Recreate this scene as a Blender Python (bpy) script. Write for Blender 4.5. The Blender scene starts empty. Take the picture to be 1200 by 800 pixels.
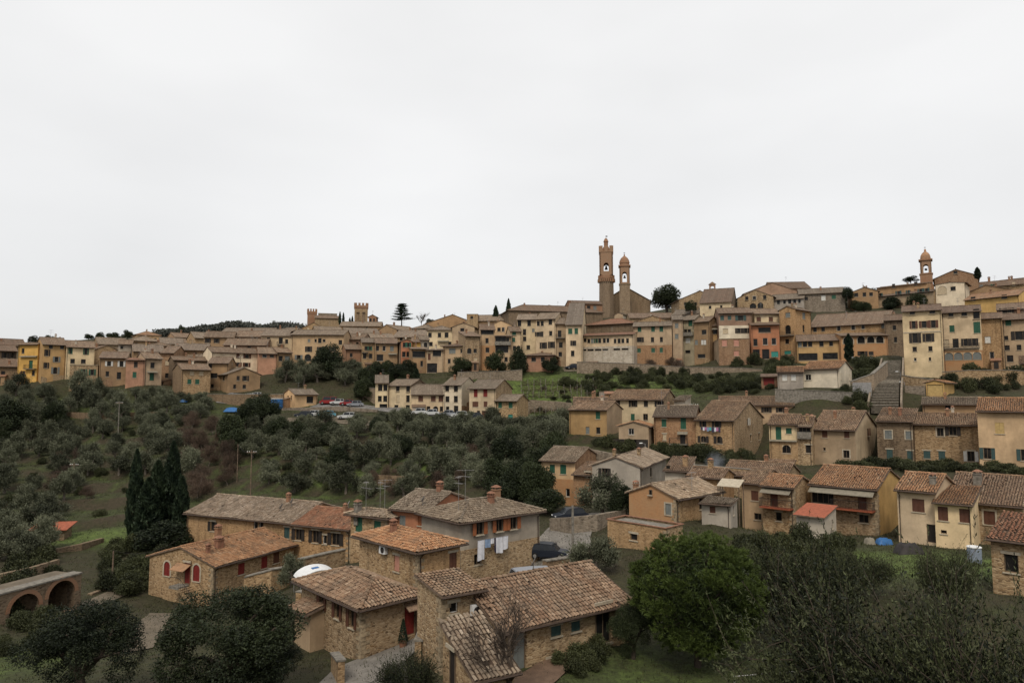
import bpy, math, random
import numpy as np
from mathutils import Vector, Matrix

rnd = random.Random(7)
NR = np.random.RandomState(11)
SC = bpy.context.scene
COL = SC.collection

# ------------------------------------------------------------------ camera, sky, sun, exposure
PITCH = math.radians(4.5)
F = 800.0
cam = bpy.data.cameras.new('camera')
cam.lens = 24.0
cam.sensor_width = 36.0
cam.clip_start = 0.5
cam.clip_end = 6000
camo = bpy.data.objects.new('camera', cam)
COL.objects.link(camo)
camo.location = (0, 0, 0)
camo.rotation_euler = (math.pi / 2 + PITCH, 0, 0)
SC.camera = camo

SUN_EL, SUN_AZ = math.radians(50), math.radians(190)     # azimuth clockwise from +Y
W = bpy.data.worlds.new('World')
SC.world = W
W.use_nodes = True
wn, wl = W.node_tree.nodes, W.node_tree.links
wn.clear()
wo = wn.new('ShaderNodeOutputWorld')
bgc = wn.new('ShaderNodeBackground')
bgs = wn.new('ShaderNodeBackground')
mixw = wn.new('ShaderNodeMixShader')
sky = wn.new('ShaderNodeTexSky')
sky.sky_type = 'NISHITA'
sky.sun_disc = False
sky.sun_elevation = SUN_EL
sky.sun_rotation = SUN_AZ
wl.new(sky.outputs[0], bgs.inputs[0])
bgs.inputs[1].default_value = 0.10
tc = wn.new('ShaderNodeTexCoord')
mp = wn.new('ShaderNodeMapping')
mp.inputs['Scale'].default_value = (1.0, 1.0, 2.6)
nz = wn.new('ShaderNodeTexNoise')
nz.inputs['Scale'].default_value = 1.7
nz.inputs['Detail'].default_value = 4
nz.inputs['Roughness'].default_value = 0.45
rp = wn.new('ShaderNodeValToRGB')
rp.color_ramp.elements[0].position = 0.38
rp.color_ramp.elements[0].color = (0.545, 0.544, 0.543, 1)
rp.color_ramp.elements[1].position = 0.92
rp.color_ramp.elements[1].color = (0.70, 0.697, 0.692, 1)
wl.new(tc.outputs['Generated'], mp.inputs[0])
wl.new(mp.outputs[0], nz.inputs['Vector'])
sepw = wn.new('ShaderNodeSeparateXYZ')          # an overcast sky is brighter overhead than at the horizon
wl.new(tc.outputs['Generated'], sepw.inputs[0])
mrw = wn.new('ShaderNodeMapRange')
mrw.inputs['From Min'].default_value = 0.0
mrw.inputs['From Max'].default_value = 0.9
mrw.inputs['To Max'].default_value = 0.7
wl.new(sepw.outputs[2], mrw.inputs['Value'])
addw = wn.new('ShaderNodeMath')
addw.operation = 'MULTIPLY_ADD'
wl.new(nz.outputs[0], addw.inputs[0])
addw.inputs[1].default_value = 0.95
wl.new(mrw.outputs[0], addw.inputs[2])
wl.new(addw.outputs[0], rp.inputs[0])
wl.new(rp.outputs[0], bgc.inputs[0])
bgc.inputs[1].default_value = 1.0
mixw.inputs[0].default_value = 0.94          # cloud cover over the blue sky
wl.new(bgs.outputs[0], mixw.inputs[1])
wl.new(bgc.outputs[0], mixw.inputs[2])
wl.new(mixw.outputs[0], wo.inputs[0])

sl = bpy.data.lights.new('sun', 'SUN')
sl.energy = 1.5
sl.angle = math.radians(18)
sl.color = (1.0, 0.92, 0.80)
so = bpy.data.objects.new('sun', sl)
COL.objects.link(so)
sd = Vector((math.sin(SUN_AZ) * math.cos(SUN_EL), math.cos(SUN_AZ) * math.cos(SUN_EL), math.sin(SUN_EL)))
so.rotation_euler = (-sd).to_track_quat('-Z', 'Y').to_euler()

SC.view_settings.view_transform = 'Standard'
SC.view_settings.look = 'None'
SC.view_settings.exposure = 0.45
SC.view_settings.gamma = 1.0
SC.view_settings.use_curve_mapping = False
SC.cycles.use_denoising = True
SC.cycles.max_bounces = 5
SC.cycles.diffuse_bounces = 3
SC.cycles.glossy_bounces = 2
SC.cycles.transparent_max_bounces = 6
SC.cycles.caustics_reflective = False
SC.cycles.caustics_refractive = False

# ------------------------------------------------------------------ surveying: photo pixel + distance -> point of the place
cP, sP = math.cos(PITCH), math.sin(PITCH)
def ray(px, py):
    u, v = (px - 600) / F, (400 - py) / F
    return np.array((u, cP - v * sP, sP + v * cP))
def at(px, py, D):
    r = ray(px, py)
    return r * (D / r[1])
def kx(px, py):
    r = ray(px, py)
    return r[0] / r[1]

# ------------------------------------------------------------------ tagging and mesh helpers
def tag(o, label=None, cat=None, group=None, kind=None):
    if label: o['label'] = label
    if cat: o['category'] = cat
    if group: o['group'] = group
    if kind: o['kind'] = kind
    return o
def empty(name, loc=(0, 0, 0), rz=0.0):
    o = bpy.data.objects.new(name, None)
    o.empty_display_size = 0.5
    COL.objects.link(o)
    o.location = [float(c) for c in loc]
    o.rotation_euler = (0, 0, rz)
    return o
def link(name, me, parent=None, loc=None, rz=None):
    o = bpy.data.objects.new(name, me)
    COL.objects.link(o)
    if parent is not None: o.parent = parent
    if loc is not None: o.location = [float(c) for c in loc]
    if rz is not None: o.rotation_euler = (0, 0, rz)
    return o

class MB:
    """collects shapes; build() links them as one mesh object"""
    def __init__(s):
        s.v, s.f, s.uv, s.mi = [], [], [], []
    def poly(s, pts, uvs=None, mi=0):
        b = len(s.v)
        s.v += [tuple(float(c) for c in p) for p in pts]
        s.f.append(list(range(b, b + len(pts))))
        s.uv.append(uvs if uvs else [(0, 0)] * len(pts))
        s.mi.append(mi)
    def hexa(s, p, mi=0):
        """8 corners: 4 bottom then 4 top"""
        b = len(s.v)
        s.v += [tuple(float(c) for c in q) for q in p]
        for f in ((3, 2, 1, 0), (4, 5, 6, 7), (0, 1, 5, 4), (1, 2, 6, 5), (2, 3, 7, 6), (3, 0, 4, 7)):
            s.f.append([b + i for i in f]); s.uv.append([(0, 0)] * 4); s.mi.append(mi)
    def box(s, x0, x1, y0, y1, z0, z1, mi=0):
        s.hexa([(x0, y0, z0), (x1, y0, z0), (x1, y1, z0), (x0, y1, z0), (x0, y0, z1), (x1, y0, z1), (x1, y1, z1), (x0, y1, z1)], mi)
    def tube(s, pts, r, n=6, mi=0, r2=None):
        pts = [Vector(p) for p in pts]
        rings = []
        m = len(pts)
        for i, p in enumerate(pts):
            d = (pts[min(i + 1, m - 1)] - pts[max(i - 1, 0)]).normalized()
            a = d.cross(Vector((0, 0, 1)))
            if a.length < 1e-3: a = Vector((1, 0, 0))
            a.normalize(); bb = d.cross(a)
            rr = r if r2 is None else r + (r2 - r) * i / max(1, m - 1)
            b = len(s.v)
            for k in range(n):
                t = 2 * math.pi * k / n
                s.v.append(tuple(p + a * (rr * math.cos(t)) + bb * (rr * math.sin(t))))
            rings.append(b)
        for i in range(m - 1):
            for k in range(n):
                s.f.append([rings[i] + k, rings[i] + (k + 1) % n, rings[i + 1] + (k + 1) % n, rings[i + 1] + k])
                s.uv.append([(0, 0)] * 4); s.mi.append(mi)
        s.f.append([rings[0] + k for k in range(n)][::-1]); s.uv.append([(0, 0)] * n); s.mi.append(mi)
        s.f.append([rings[-1] + k for k in range(n)]); s.uv.append([(0, 0)] * n); s.mi.append(mi)
    def lathe(s, prof, c=(0, 0, 0), n=12, mi=0, rot=0.0):
        """prof: (radius, z) list"""
        b = len(s.v)
        for r, z in prof:
            for k in range(n):
                t = 2 * math.pi * k / n + rot
                s.v.append((c[0] + r * math.cos(t), c[1] + r * math.sin(t), c[2] + z))
        for i in range(len(prof) - 1):
            for k in range(n):
                s.f.append([b + i * n + k, b + i * n + (k + 1) % n, b + (i + 1) * n + (k + 1) % n, b + (i + 1) * n + k])
                s.uv.append([(0, 0)] * 4); s.mi.append(mi)
        s.f.append([b + k for k in range(n)][::-1]); s.uv.append([(0, 0)] * n); s.mi.append(mi)
        e = b + (len(prof) - 1) * n
        s.f.append([e + k for k in range(n)]); s.uv.append([(0, 0)] * n); s.mi.append(mi)
    def archwall(s, p0, p1, z0, z1, holes, th, mi=0, seg=8):
        """wall from p0 to p1 (xy), thickness th to the left of the direction, arched openings (uc, half, zbase, zspring)"""
        p0, p1 = np.array(p0, float), np.array(p1, float)
        L = np.linalg.norm(p1 - p0); d = (p1 - p0) / L; nrm = np.array((-d[1], d[0])) * th
        us = {0.0, L}
        for uc, hw, zb, zs in holes:
            for i in range(seg + 1): us.add(max(0, min(L, uc - hw * math.cos(math.pi * i / seg))))
        us = sorted(us)
        def col(ua, ub, za, zb_, zc, zd):
            a, b2 = p0 + d * ua, p0 + d * ub
            a2, b3 = a + nrm, b2 + nrm
            s.hexa([(*a, za), (*b2, zb_), (*b3, zb_), (*a2, za), (*a, zc), (*b2, zd), (*b3, zd), (*a2, zc)], mi)
        for ua, ub in zip(us, us[1:]):
            if ub - ua < 1e-5: continue
            um = (ua + ub) / 2
            h = None
            for q in holes:
                if abs(um - q[0]) < q[1]: h = q
            if h is None: col(ua, ub, z0, z0, z1, z1); continue
            uc, hw, zb, zs = h
            ca = zs + math.sqrt(max(0, hw * hw - (ua - uc) ** 2)); cb = zs + math.sqrt(max(0, hw * hw - (ub - uc) ** 2))
            if zb > z0 + 1e-3: col(ua, ub, z0, z0, zb, zb)
            col(ua, ub, ca, cb, z1, z1)
    def mesh(s, name, mats):
        me = bpy.data.meshes.new(name)
        me.from_pydata(s.v, [], s.f)
        uvl = me.uv_layers.new(name='UVMap')
        flat = [c for u in s.uv for p in u for c in p]
        uvl.data.foreach_set('uv', flat)
        if not isinstance(mats, (list, tuple)): mats = [mats]
        for m in mats: me.materials.append(m)
        if len(mats) > 1: me.polygons.foreach_set('material_index', s.mi)
        me.update()
        return me
    def build(s, name, mats, parent=None, loc=None, rz=None):
        return link(name, s.mesh(name, mats), parent, loc, rz)

def np_mesh(name, V, Fc, mat, tint=None, uv=None, smooth=False):
    """V (n,3), Fc (m,k) numpy; tint per vertex; uv per loop"""
    me = bpy.data.meshes.new(name)
    n, (m, k) = len(V), Fc.shape
    me.vertices.add(n); me.vertices.foreach_set('co', np.ascontiguousarray(V, dtype=np.float32).ravel())
    me.loops.add(m * k); me.loops.foreach_set('vertex_index', np.ascontiguousarray(Fc, dtype=np.int32).ravel())
    me.polygons.add(m)
    me.polygons.foreach_set('loop_start', np.arange(0, m * k, k, dtype=np.int32))
    me.polygons.foreach_set('loop_total', np.full(m, k, dtype=np.int32))
    if smooth: me.polygons.foreach_set('use_smooth', np.ones(m, dtype=bool))
    if tint is not None:
        a = me.attributes.new('tint', 'FLOAT', 'POINT'); a.data.foreach_set('value', np.ascontiguousarray(tint, dtype=np.float32))
    if uv is not None:
        l = me.uv_layers.new(name='UVMap'); l.data.foreach_set('uv', np.ascontiguousarray(uv, dtype=np.float32).ravel())
    me.materials.append(mat)
    me.update(calc_edges=True)
    return me

# ------------------------------------------------------------------ materials
def newmat(name):
    m = bpy.data.materials.new(name); m.use_nodes = True
    nt = m.node_tree
    b = nt.nodes['Principled BSDF']
    b.inputs['Specular IOR Level'].default_value = 0.25
    return m, nt, b
def nd(nt, t, **kw):
    n = nt.nodes.new(t)
    for k, v in kw.items():
        if hasattr(n, k): setattr(n, k, v)
        else: n.inputs[k.replace('_', ' ')].default_value = v
    return n
def mixc(nt, fac, a, b, mode='MIX'):
    n = nt.nodes.new('ShaderNodeMix'); n.data_type = 'RGBA'; n.blend_type = mode
    for i, x in ((0, fac), (6, a), (7, b)):
        if hasattr(x, 'links') or isinstance(x, bpy.types.NodeSocket): nt.links.new(x, n.inputs[i])
        elif i == 0: n.inputs[0].default_value = x
        else: n.inputs[i].default_value = (*x, 1) if len(x) == 3 else x
    return n.outputs[2]
def ramp(nt, src, stops):
    n = nt.nodes.new('ShaderNodeValToRGB')
    cr = n.color_ramp
    while len(cr.elements) < len(stops): cr.elements.new(0.5)
    for e, (p, c) in zip(cr.elements, stops):
        e.position = p; e.color = (*c, 1) if len(c) == 3 else c
    nt.links.new(src, n.inputs[0])
    return n.outputs[0]
def mathn(nt, op, a, b=None):
    n = nt.nodes.new('ShaderNodeMath'); n.operation = op
    for i, x in ((0, a), (1, b)):
        if x is None: continue
        if isinstance(x, bpy.types.NodeSocket): nt.links.new(x, n.inputs[i])
        else: n.inputs[i].default_value = x
    return n.outputs[0]
def objco(nt, scale=(1, 1, 1)):
    t = nt.nodes.new('ShaderNodeTexCoord'); m = nt.nodes.new('ShaderNodeMapping')
    m.inputs['Scale'].default_value = scale
    oi = nt.nodes.new('ShaderNodeObjectInfo')
    a = nt.nodes.new('ShaderNodeVectorMath'); a.operation = 'MULTIPLY_ADD'
    nt.links.new(oi.outputs['Random'], a.inputs[0]); a.inputs[1].default_value = (37.0, 53.0, 11.0)
    nt.links.new(t.outputs['Object'], a.inputs[2])
    nt.links.new(a.outputs[0], m.inputs[0])
    return m.outputs[0]
def noise(nt, vec, scale, detail=3, rough=0.6):
    n = nd(nt, 'ShaderNodeTexNoise'); n.inputs['Scale'].default_value = scale
    n.inputs['Detail'].default_value = detail; n.inputs['Roughness'].default_value = rough
    if vec is not None: nt.links.new(vec, n.inputs['Vector'])
    return n.outputs[0]
def bump(nt, b, h, strength, dist):
    n = nt.nodes.new('ShaderNodeBump'); n.inputs['Strength'].default_value = strength; n.inputs['Distance'].default_value = dist
    nt.links.new(h, n.inputs['Height']); nt.links.new(n.outputs[0], b.inputs['Normal'])
def mul(c, k): return tuple(min(1, x * k) for x in c)

def vary(nt, c, lo, hi, warm=.06):
    """every building its own batch of colour"""
    oi = nt.nodes.new('ShaderNodeObjectInfo')
    m_ = (lo + hi) / 2
    return mixc(nt, 1.0, c, ramp(nt, oi.outputs['Random'], [(0.0, (lo, lo, lo)), (.3, (hi, hi * (1 - warm), hi * (1 - warm * 2))), (.55, (m_, m_, m_)), (.8, (lo * 1.1, lo * 1.1, lo * 1.14)), (1.0, (hi, hi, hi))]), 'MULTIPLY')
def plain(name, col, rough=0.7, metal=0.0, var=0.12):
    m, nt, b = newmat(name)
    n = noise(nt, objco(nt), 3.0, 3)
    b.inputs['Roughness'].default_value = rough; b.inputs['Metallic'].default_value = metal
    nt.links.new(ramp(nt, n, [(0.3, mul(col, 1 - var * 2)), (0.7, mul(col, 1 + var))]), b.inputs['Base Color'])
    return m
def plaster(name, col, worn=0.35, under=(0.20, 0.145, 0.09)):
    """lime render: mottled, rain-streaked, with worn patches showing the masonry"""
    m, nt, b = newmat(name)
    co = objco(nt)
    big = noise(nt, co, 0.35, 4, 0.65)
    fine = noise(nt, co, 5.0, 3)
    streak = noise(nt, objco(nt, (0.9, 0.9, 0.13)), 1.0, 5, 0.7)
    c = mixc(nt, ramp(nt, big, [(0.35, (0, 0, 0)), (0.68, (1, 1, 1))]), mul(col, 0.70), mul(col, 1.10))
    c = mixc(nt, ramp(nt, streak, [(0.50, (0, 0, 0)), (0.74, (0.45, 0.45, 0.45))]), c, (col[0] * 0.50, col[1] * 0.48, col[2] * 0.46))
    c = mixc(nt, ramp(nt, fine, [(0.35, (0.16, 0.16, 0.16)), (0.6, (0, 0, 0))]), c, mul(col, 0.55))
    pat = noise(nt, objco(nt, (1, 1, 0.8)), 0.55, 5, 0.7)
    c = mixc(nt, ramp(nt, pat, [(0.585 - 0.10 * worn, (0, 0, 0)), (0.635 - 0.10 * worn, (0.75 * min(1, worn * 2), 0, 0))]), c, under)
    c = vary(nt, c, .80, 1.10)
    nt.links.new(c, b.inputs['Base Color'])
    b.inputs['Roughness'].default_value = 0.9
    bump(nt, b, fine, 0.35, 0.02)
    return m
def masonry(name, cols, mortar, scale=2.6, mw=0.06, tone=0.5):
    """rubble stone: irregular courses, per-stone colour, recessed mortar"""
    m, nt, b = newmat(name)
    co = objco(nt, (1.0, 1.0, 2.1))
    wob = nd(nt, 'ShaderNodeTexNoise'); wob.inputs['Scale'].default_value = 1.2
    nt.links.new(co, wob.inputs['Vector'])
    add = nt.nodes.new('ShaderNodeVectorMath'); add.operation = 'MULTIPLY_ADD'
    nt.links.new(wob.outputs['Color'], add.inputs[0]); add.inputs[1].default_value = (0.25, 0.25, 0.25); nt.links.new(co, add.inputs[2])
    v1 = nd(nt, 'ShaderNodeTexVoronoi'); v1.inputs['Scale'].default_value = scale
    v2 = nd(nt, 'ShaderNodeTexVoronoi', feature='DISTANCE_TO_EDGE'); v2.inputs['Scale'].default_value = scale
    for v in (v1, v2): nt.links.new(add.outputs[0], v.inputs['Vector'])
    sep = nt.nodes.new('ShaderNodeSeparateColor'); nt.links.new(v1.outputs['Color'], sep.inputs[0])
    st = ramp(nt, sep.outputs[0], [(i / max(1, len(cols) - 1), c) for i, c in enumerate(cols)])
    edge = ramp(nt, v2.outputs['Distance'], [(mw * 0.4, (1, 1, 1)), (mw * 1.4, (0, 0, 0))])
    c = mixc(nt, edge, st, mortar)
    big = noise(nt, objco(nt), 0.3, 5, 0.65)
    c = mixc(nt, ramp(nt, big, [(0.4, (0.0, 0, 0)), (0.7, (tone, tone, tone))]), c, mul(mortar, 1.05))
    streak = noise(nt, objco(nt, (1.4, 1.4, 0.15)), 1.0, 3)
    c = mixc(nt, ramp(nt, streak, [(0.5, (0, 0, 0)), (0.75, (0.5, 0.5, 0.5))]), c, mul(cols[0], 0.5))
    c = vary(nt, c, .82, 1.10)
    nt.links.new(c, b.inputs['Base Color'])
    b.inputs['Roughness'].default_value = 0.95
    bump(nt, b, v2.outputs['Distance'], 0.8, 0.06)
    return m
def brickmat(name, c1, c2, mortar):
    m, nt, b = newmat(name)
    t = nt.nodes.new('ShaderNodeTexCoord')
    sx = nt.nodes.new('ShaderNodeSeparateXYZ'); nt.links.new(t.outputs['Object'], sx.inputs[0])
    cx = nt.nodes.new('ShaderNodeCombineXYZ')
    nt.links.new(mathn(nt, 'ADD', sx.outputs[0], sx.outputs[1]), cx.inputs[0]); nt.links.new(sx.outputs[2], cx.inputs[1])
    br = nd(nt, 'ShaderNodeTexBrick'); nt.links.new(cx.outputs[0], br.inputs['Vector'])
    br.inputs['Scale'].default_value = 1.0; br.inputs['Brick Width'].default_value = 0.28; br.inputs['Row Height'].default_value = 0.08
    br.inputs['Mortar Size'].default_value = 0.010
    br.inputs['Color1'].default_value = (*c1, 1); br.inputs['Color2'].default_value = (*c2, 1); br.inputs['Mortar'].default_value = (*mortar, 1)
    big = noise(nt, objco(nt), 0.5, 5, 0.7)
    c = mixc(nt, ramp(nt, big, [(0.38, (0, 0, 0)), (0.72, (0.8, 0.8, 0.8))]), br.outputs[0], mul(mortar, 0.95))
    nt.links.new(c, b.inputs['Base Color']); b.inputs['Roughness'].default_value = 0.9
    bump(nt, b, br.outputs['Fac'], -0.3, 0.02)
    return m
def tilemat(name, cols, lichen, lich=0.45):
    """terracotta: every tile its own tone (uv cell), weathering patches and lichen"""
    m, nt, b = newmat(name)
    uv = nt.nodes.new('ShaderNodeUVMap')
    sc_ = nt.nodes.new('ShaderNodeVectorMath'); sc_.operation = 'MULTIPLY'; sc_.inputs[1].default_value = (1 / 0.24, 1 / 0.36, 0)
    nt.links.new(uv.outputs[0], sc_.inputs[0])
    fl = nt.nodes.new('ShaderNodeVectorMath'); fl.operation = 'FLOOR'; nt.links.new(sc_.outputs[0], fl.inputs[0])
    wn_ = nd(nt, 'ShaderNodeTexWhiteNoise', noise_dimensions='2D'); nt.links.new(fl.outputs[0], wn_.inputs['Vector'])
    c = ramp(nt, wn_.outputs['Value'], [(i / (len(cols) - 1), k) for i, k in enumerate(cols)])
    co = objco(nt)
    big = noise(nt, co, 0.45, 5, 0.7)
    c = mixc(nt, ramp(nt, big, [(0.42, (0, 0, 0)), (0.66, (lich, lich, lich))]), c, lichen)
    f = noise(nt, co, 7.0, 3)
    c = mixc(nt, 0.30, c, mul(cols[2], 0.85))
    wc = nd(nt, 'ShaderNodeTexWhiteNoise', noise_dimensions='1D')
    sxx = nt.nodes.new('ShaderNodeSeparateXYZ'); nt.links.new(fl.outputs[0], sxx.inputs[0]); nt.links.new(sxx.outputs[0], wc.inputs['W'])
    c = mixc(nt, ramp(nt, wc.outputs['Value'], [(0.0, (0.0, 0, 0)), (1.0, (0.5, 0.5, 0.5))]), c, mul(cols[1], 0.62))
    c = mixc(nt, ramp(nt, f, [(0.3, (0.4, 0.4, 0.4)), (0.6, (0, 0, 0))]), c, mul(cols[0], 0.6))
    d = noise(nt, co, 0.9, 4, 0.6)
    c = mixc(nt, ramp(nt, d, [(0.48, (0, 0, 0)), (0.68, (0.55, 0.55, 0.55))]), c, (0.085, 0.066, 0.048))
    c = vary(nt, c, .84, 1.12, .03)
    nt.links.new(c, b.inputs['Base Color']); b.inputs['Roughness'].default_value = 0.92
    sf = nt.nodes.new('ShaderNodeVectorMath'); sf.operation = 'FRACTION'; nt.links.new(sc_.outputs[0], sf.inputs[0])
    sx = nt.nodes.new('ShaderNodeSeparateXYZ'); nt.links.new(sf.outputs[0], sx.inputs[0])
    w = mathn(nt, 'SINE', mathn(nt, 'MULTIPLY', sx.outputs[0], math.pi))
    bump(nt, b, w, 0.7, 0.06)
    return m
def leafmat(name, dark, light, trans=0.12, rough=0.6):
    m, nt, b = newmat(name)
    a = nd(nt, 'ShaderNodeAttribute', attribute_name='tint')
    oi = nt.nodes.new('ShaderNodeObjectInfo')
    t = mathn(nt, 'ADD', a.outputs['Fac'], mathn(nt, 'MULTIPLY', mathn(nt, 'SUBTRACT', oi.outputs['Random'], 0.5), 0.55))
    nt.links.new(ramp(nt, t, [(0.05, dark), (0.95, light)]), b.inputs['Base Color'])
    b.inputs['Roughness'].default_value = rough
    b.inputs['Specular IOR Level'].default_value = 0.2
    return m

M = {}
# plaster walls
for k, c, w in (('cream', (0.66, 0.505, 0.325), 0.22), ('yellow', (0.62, 0.385, 0.115), 0.2), ('ochre', (0.46, 0.295, 0.135), 0.45), ('pale', (0.69, 0.60, 0.455), 0.10),
                ('lemon', (0.70, 0.555, 0.345), 0.12), ('beige', (0.47, 0.345, 0.22), 0.5), ('tan', (0.36, 0.235, 0.13), 0.65), ('grey', (0.40, 0.35, 0.285), 0.3), ('salmon', (0.44, 0.25, 0.165), 0.5),
                ('orange', (0.44, 0.19, 0.10), 0.4), ('peach', (0.62, 0.43, 0.25), 0.3), ('white', (0.58, 0.51, 0.41), 0.45), ('gold', (0.56, 0.355, 0.13), 0.06), ('olive', (0.38, 0.32, 0.21), 0.4),
                ('dusky', (0.33, 0.21, 0.14), 0.55)):
    M[k] = plaster('plaster_' + k, c, w)
# stone
M['stone'] = masonry('stone_warm', [(0.105, 0.066, 0.036), (0.24, 0.16, 0.088), (0.40, 0.29, 0.17), (0.22, 0.135, 0.065), (0.46, 0.35, 0.22)], (0.36, 0.265, 0.16), 4.0, .05, .25)
M['stoned'] = masonry('stone_dark', [(0.075, 0.052, 0.034), (0.15, 0.105, 0.065), (0.23, 0.17, 0.11), (0.16, 0.10, 0.058)], (0.21, 0.155, 0.10), 3.4)
M['stoneg'] = masonry('stone_grey', [(0.09, 0.072, 0.054), (0.19, 0.155, 0.115), (0.29, 0.24, 0.18), (0.15, 0.115, 0.08)], (0.24, 0.195, 0.145), 2.9)
M['stonew'] = masonry('stone_whitish', [(0.30, 0.25, 0.19), (0.44, 0.38, 0.30), (0.55, 0.49, 0.40), (0.36, 0.29, 0.21)], (0.46, 0.40, 0.32), 2.1)
M['stoneo'] = masonry('stone_ochre', [(0.15, 0.088, 0.042), (0.30, 0.185, 0.09), (0.44, 0.285, 0.15), (0.24, 0.14, 0.065)], (0.38, 0.26, 0.145), 3.6)
M['stoner'] = masonry('stone_brick_mix', [(0.15, 0.075, 0.042), (0.25, 0.135, 0.07), (0.34, 0.215, 0.125), (0.20, 0.11, 0.058)], (0.30, 0.20, 0.12), 3.8)
M['church'] = masonry('church_stone', [(0.10, 0.07, 0.045), (0.19, 0.135, 0.085), (0.27, 0.20, 0.13), (0.17, 0.115, 0.07)], (0.235, 0.175, 0.115), 3.0)
M['brickc'] = brickmat('church_brick', (0.29, 0.165, 0.098), (0.23, 0.13, 0.077), (0.27, 0.185, 0.12))
M['brick'] = brickmat('brick_orange', (0.42, 0.20, 0.085), (0.33, 0.15, 0.065), (0.40, 0.26, 0.14))
M['brickd'] = brickmat('brick_dark', (0.27, 0.125, 0.065), (0.20, 0.09, 0.05), (0.27, 0.18, 0.115))
# roofs
M['rtan'] = tilemat('tile_tan', [(0.085, 0.048, 0.03), (0.27, 0.155, 0.09), (0.42, 0.29, 0.185), (0.18, 0.095, 0.055), (0.52, 0.39, 0.27)], (0.34, 0.275, 0.19), 0.5)
M['rpale'] = tilemat('tile_pale', [(0.10, 0.068, 0.046), (0.30, 0.215, 0.14), (0.46, 0.36, 0.26), (0.21, 0.14, 0.09), (0.56, 0.47, 0.36)], (0.36, 0.305, 0.225), 0.55)
M['rred'] = tilemat('tile_red', [(0.14, 0.055, 0.032), (0.31, 0.135, 0.075), (0.40, 0.21, 0.125), (0.22, 0.09, 0.05), (0.43, 0.28, 0.185)], (0.32, 0.205, 0.135), 0.4)
M['rorange'] = tilemat('tile_orange', [(0.20, 0.085, 0.04), (0.40, 0.195, 0.095), (0.50, 0.295, 0.16), (0.30, 0.135, 0.065), (0.52, 0.37, 0.235)], (0.42, 0.285, 0.175), 0.35)
M['rgrey'] = tilemat('tile_grey', [(0.085, 0.063, 0.046), (0.22, 0.165, 0.115), (0.33, 0.265, 0.195), (0.155, 0.108, 0.073), (0.41, 0.345, 0.265)], (0.27, 0.23, 0.17), 0.6)
M['rbrown'] = tilemat('tile_brown', [(0.075, 0.046, 0.03), (0.20, 0.12, 0.075), (0.29, 0.19, 0.125), (0.145, 0.082, 0.052), (0.35, 0.255, 0.175)], (0.23, 0.175, 0.12), 0.5)
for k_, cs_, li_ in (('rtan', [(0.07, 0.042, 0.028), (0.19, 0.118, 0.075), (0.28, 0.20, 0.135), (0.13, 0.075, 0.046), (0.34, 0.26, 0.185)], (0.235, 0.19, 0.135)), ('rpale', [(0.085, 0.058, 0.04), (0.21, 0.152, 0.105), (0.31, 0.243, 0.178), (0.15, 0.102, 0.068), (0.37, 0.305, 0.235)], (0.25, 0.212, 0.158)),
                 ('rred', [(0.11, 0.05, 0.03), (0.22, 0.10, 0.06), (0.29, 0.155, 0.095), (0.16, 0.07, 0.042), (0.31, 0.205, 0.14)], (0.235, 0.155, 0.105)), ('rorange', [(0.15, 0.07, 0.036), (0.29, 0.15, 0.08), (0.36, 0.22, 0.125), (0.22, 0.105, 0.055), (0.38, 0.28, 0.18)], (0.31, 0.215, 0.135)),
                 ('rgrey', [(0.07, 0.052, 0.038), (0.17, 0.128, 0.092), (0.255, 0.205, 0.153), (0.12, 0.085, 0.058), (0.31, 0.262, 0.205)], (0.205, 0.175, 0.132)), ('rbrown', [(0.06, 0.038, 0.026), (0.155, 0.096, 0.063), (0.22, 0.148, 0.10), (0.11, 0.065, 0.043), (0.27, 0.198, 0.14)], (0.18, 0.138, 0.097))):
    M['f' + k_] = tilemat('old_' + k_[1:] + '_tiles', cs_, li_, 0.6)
M['under_tile'] = plain('tile_channel_shade', (0.075, 0.05, 0.034), 0.95, 0, 0.3)  # dark base between cover tiles: shade of the channels put into the colour
# woodwork and fittings
SH = dict(g=(0.022, 0.085, 0.05), b=(0.10, 0.042, 0.025), r=(0.17, 0.022, 0.018), d=(0.028, 0.022, 0.018), k=(0.16, 0.17, 0.16), w=(0.55, 0.54, 0.50), t=(0.04, 0.22, 0.18), y=(0.46, 0.32, 0.13),
          o=(0.26, 0.09, 0.035), e=(0.04, 0.075, 0.07), p=(0.45, 0.22, 0.16), c=(0.45, 0.36, 0.24))
for k, c in SH.items(): M['sh' + k] = plain('painted_wood_' + k, c, 0.6, 0, 0.1)
M['glass'], nt_, b_ = newmat('window_glass')
b_.inputs['Base Color'].default_value = (0.018, 0.019, 0.02, 1); b_.inputs['Roughness'].default_value = 0.25; b_.inputs['Specular IOR Level'].default_value = 0.18
nt_.links.new(ramp(nt_, noise(nt_, objco(nt_), 1.4, 2), [(0.35, (0.008, 0.008, 0.008)), (0.75, (0.03, 0.028, 0.026))]), b_.inputs['Base Color'])
M['sill'] = plain('travertine_trim', (0.42, 0.36, 0.27), 0.85)
M['quoin'] = plain('dressed_corner_stone', (0.33, 0.255, 0.165), 0.9, 0, 0.3)
M['frame'] = plain('window_joinery', (0.16, 0.115, 0.075), 0.6)
M['framew'] = plain('window_joinery_white', (0.55, 0.53, 0.48), 0.6)
M['metal'] = plain('galvanised_metal', (0.30, 0.29, 0.28), 0.5, 0.5)
M['iron'] = plain('dark_iron', (0.035, 0.03, 0.028), 0.6, 0.3)
M['copper'] = plain('brown_gutter', (0.075, 0.052, 0.04), 0.55, 0.4)
M['concrete'] = plain('concrete', (0.20, 0.18, 0.15), 0.95, 0, 0.25)
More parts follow.
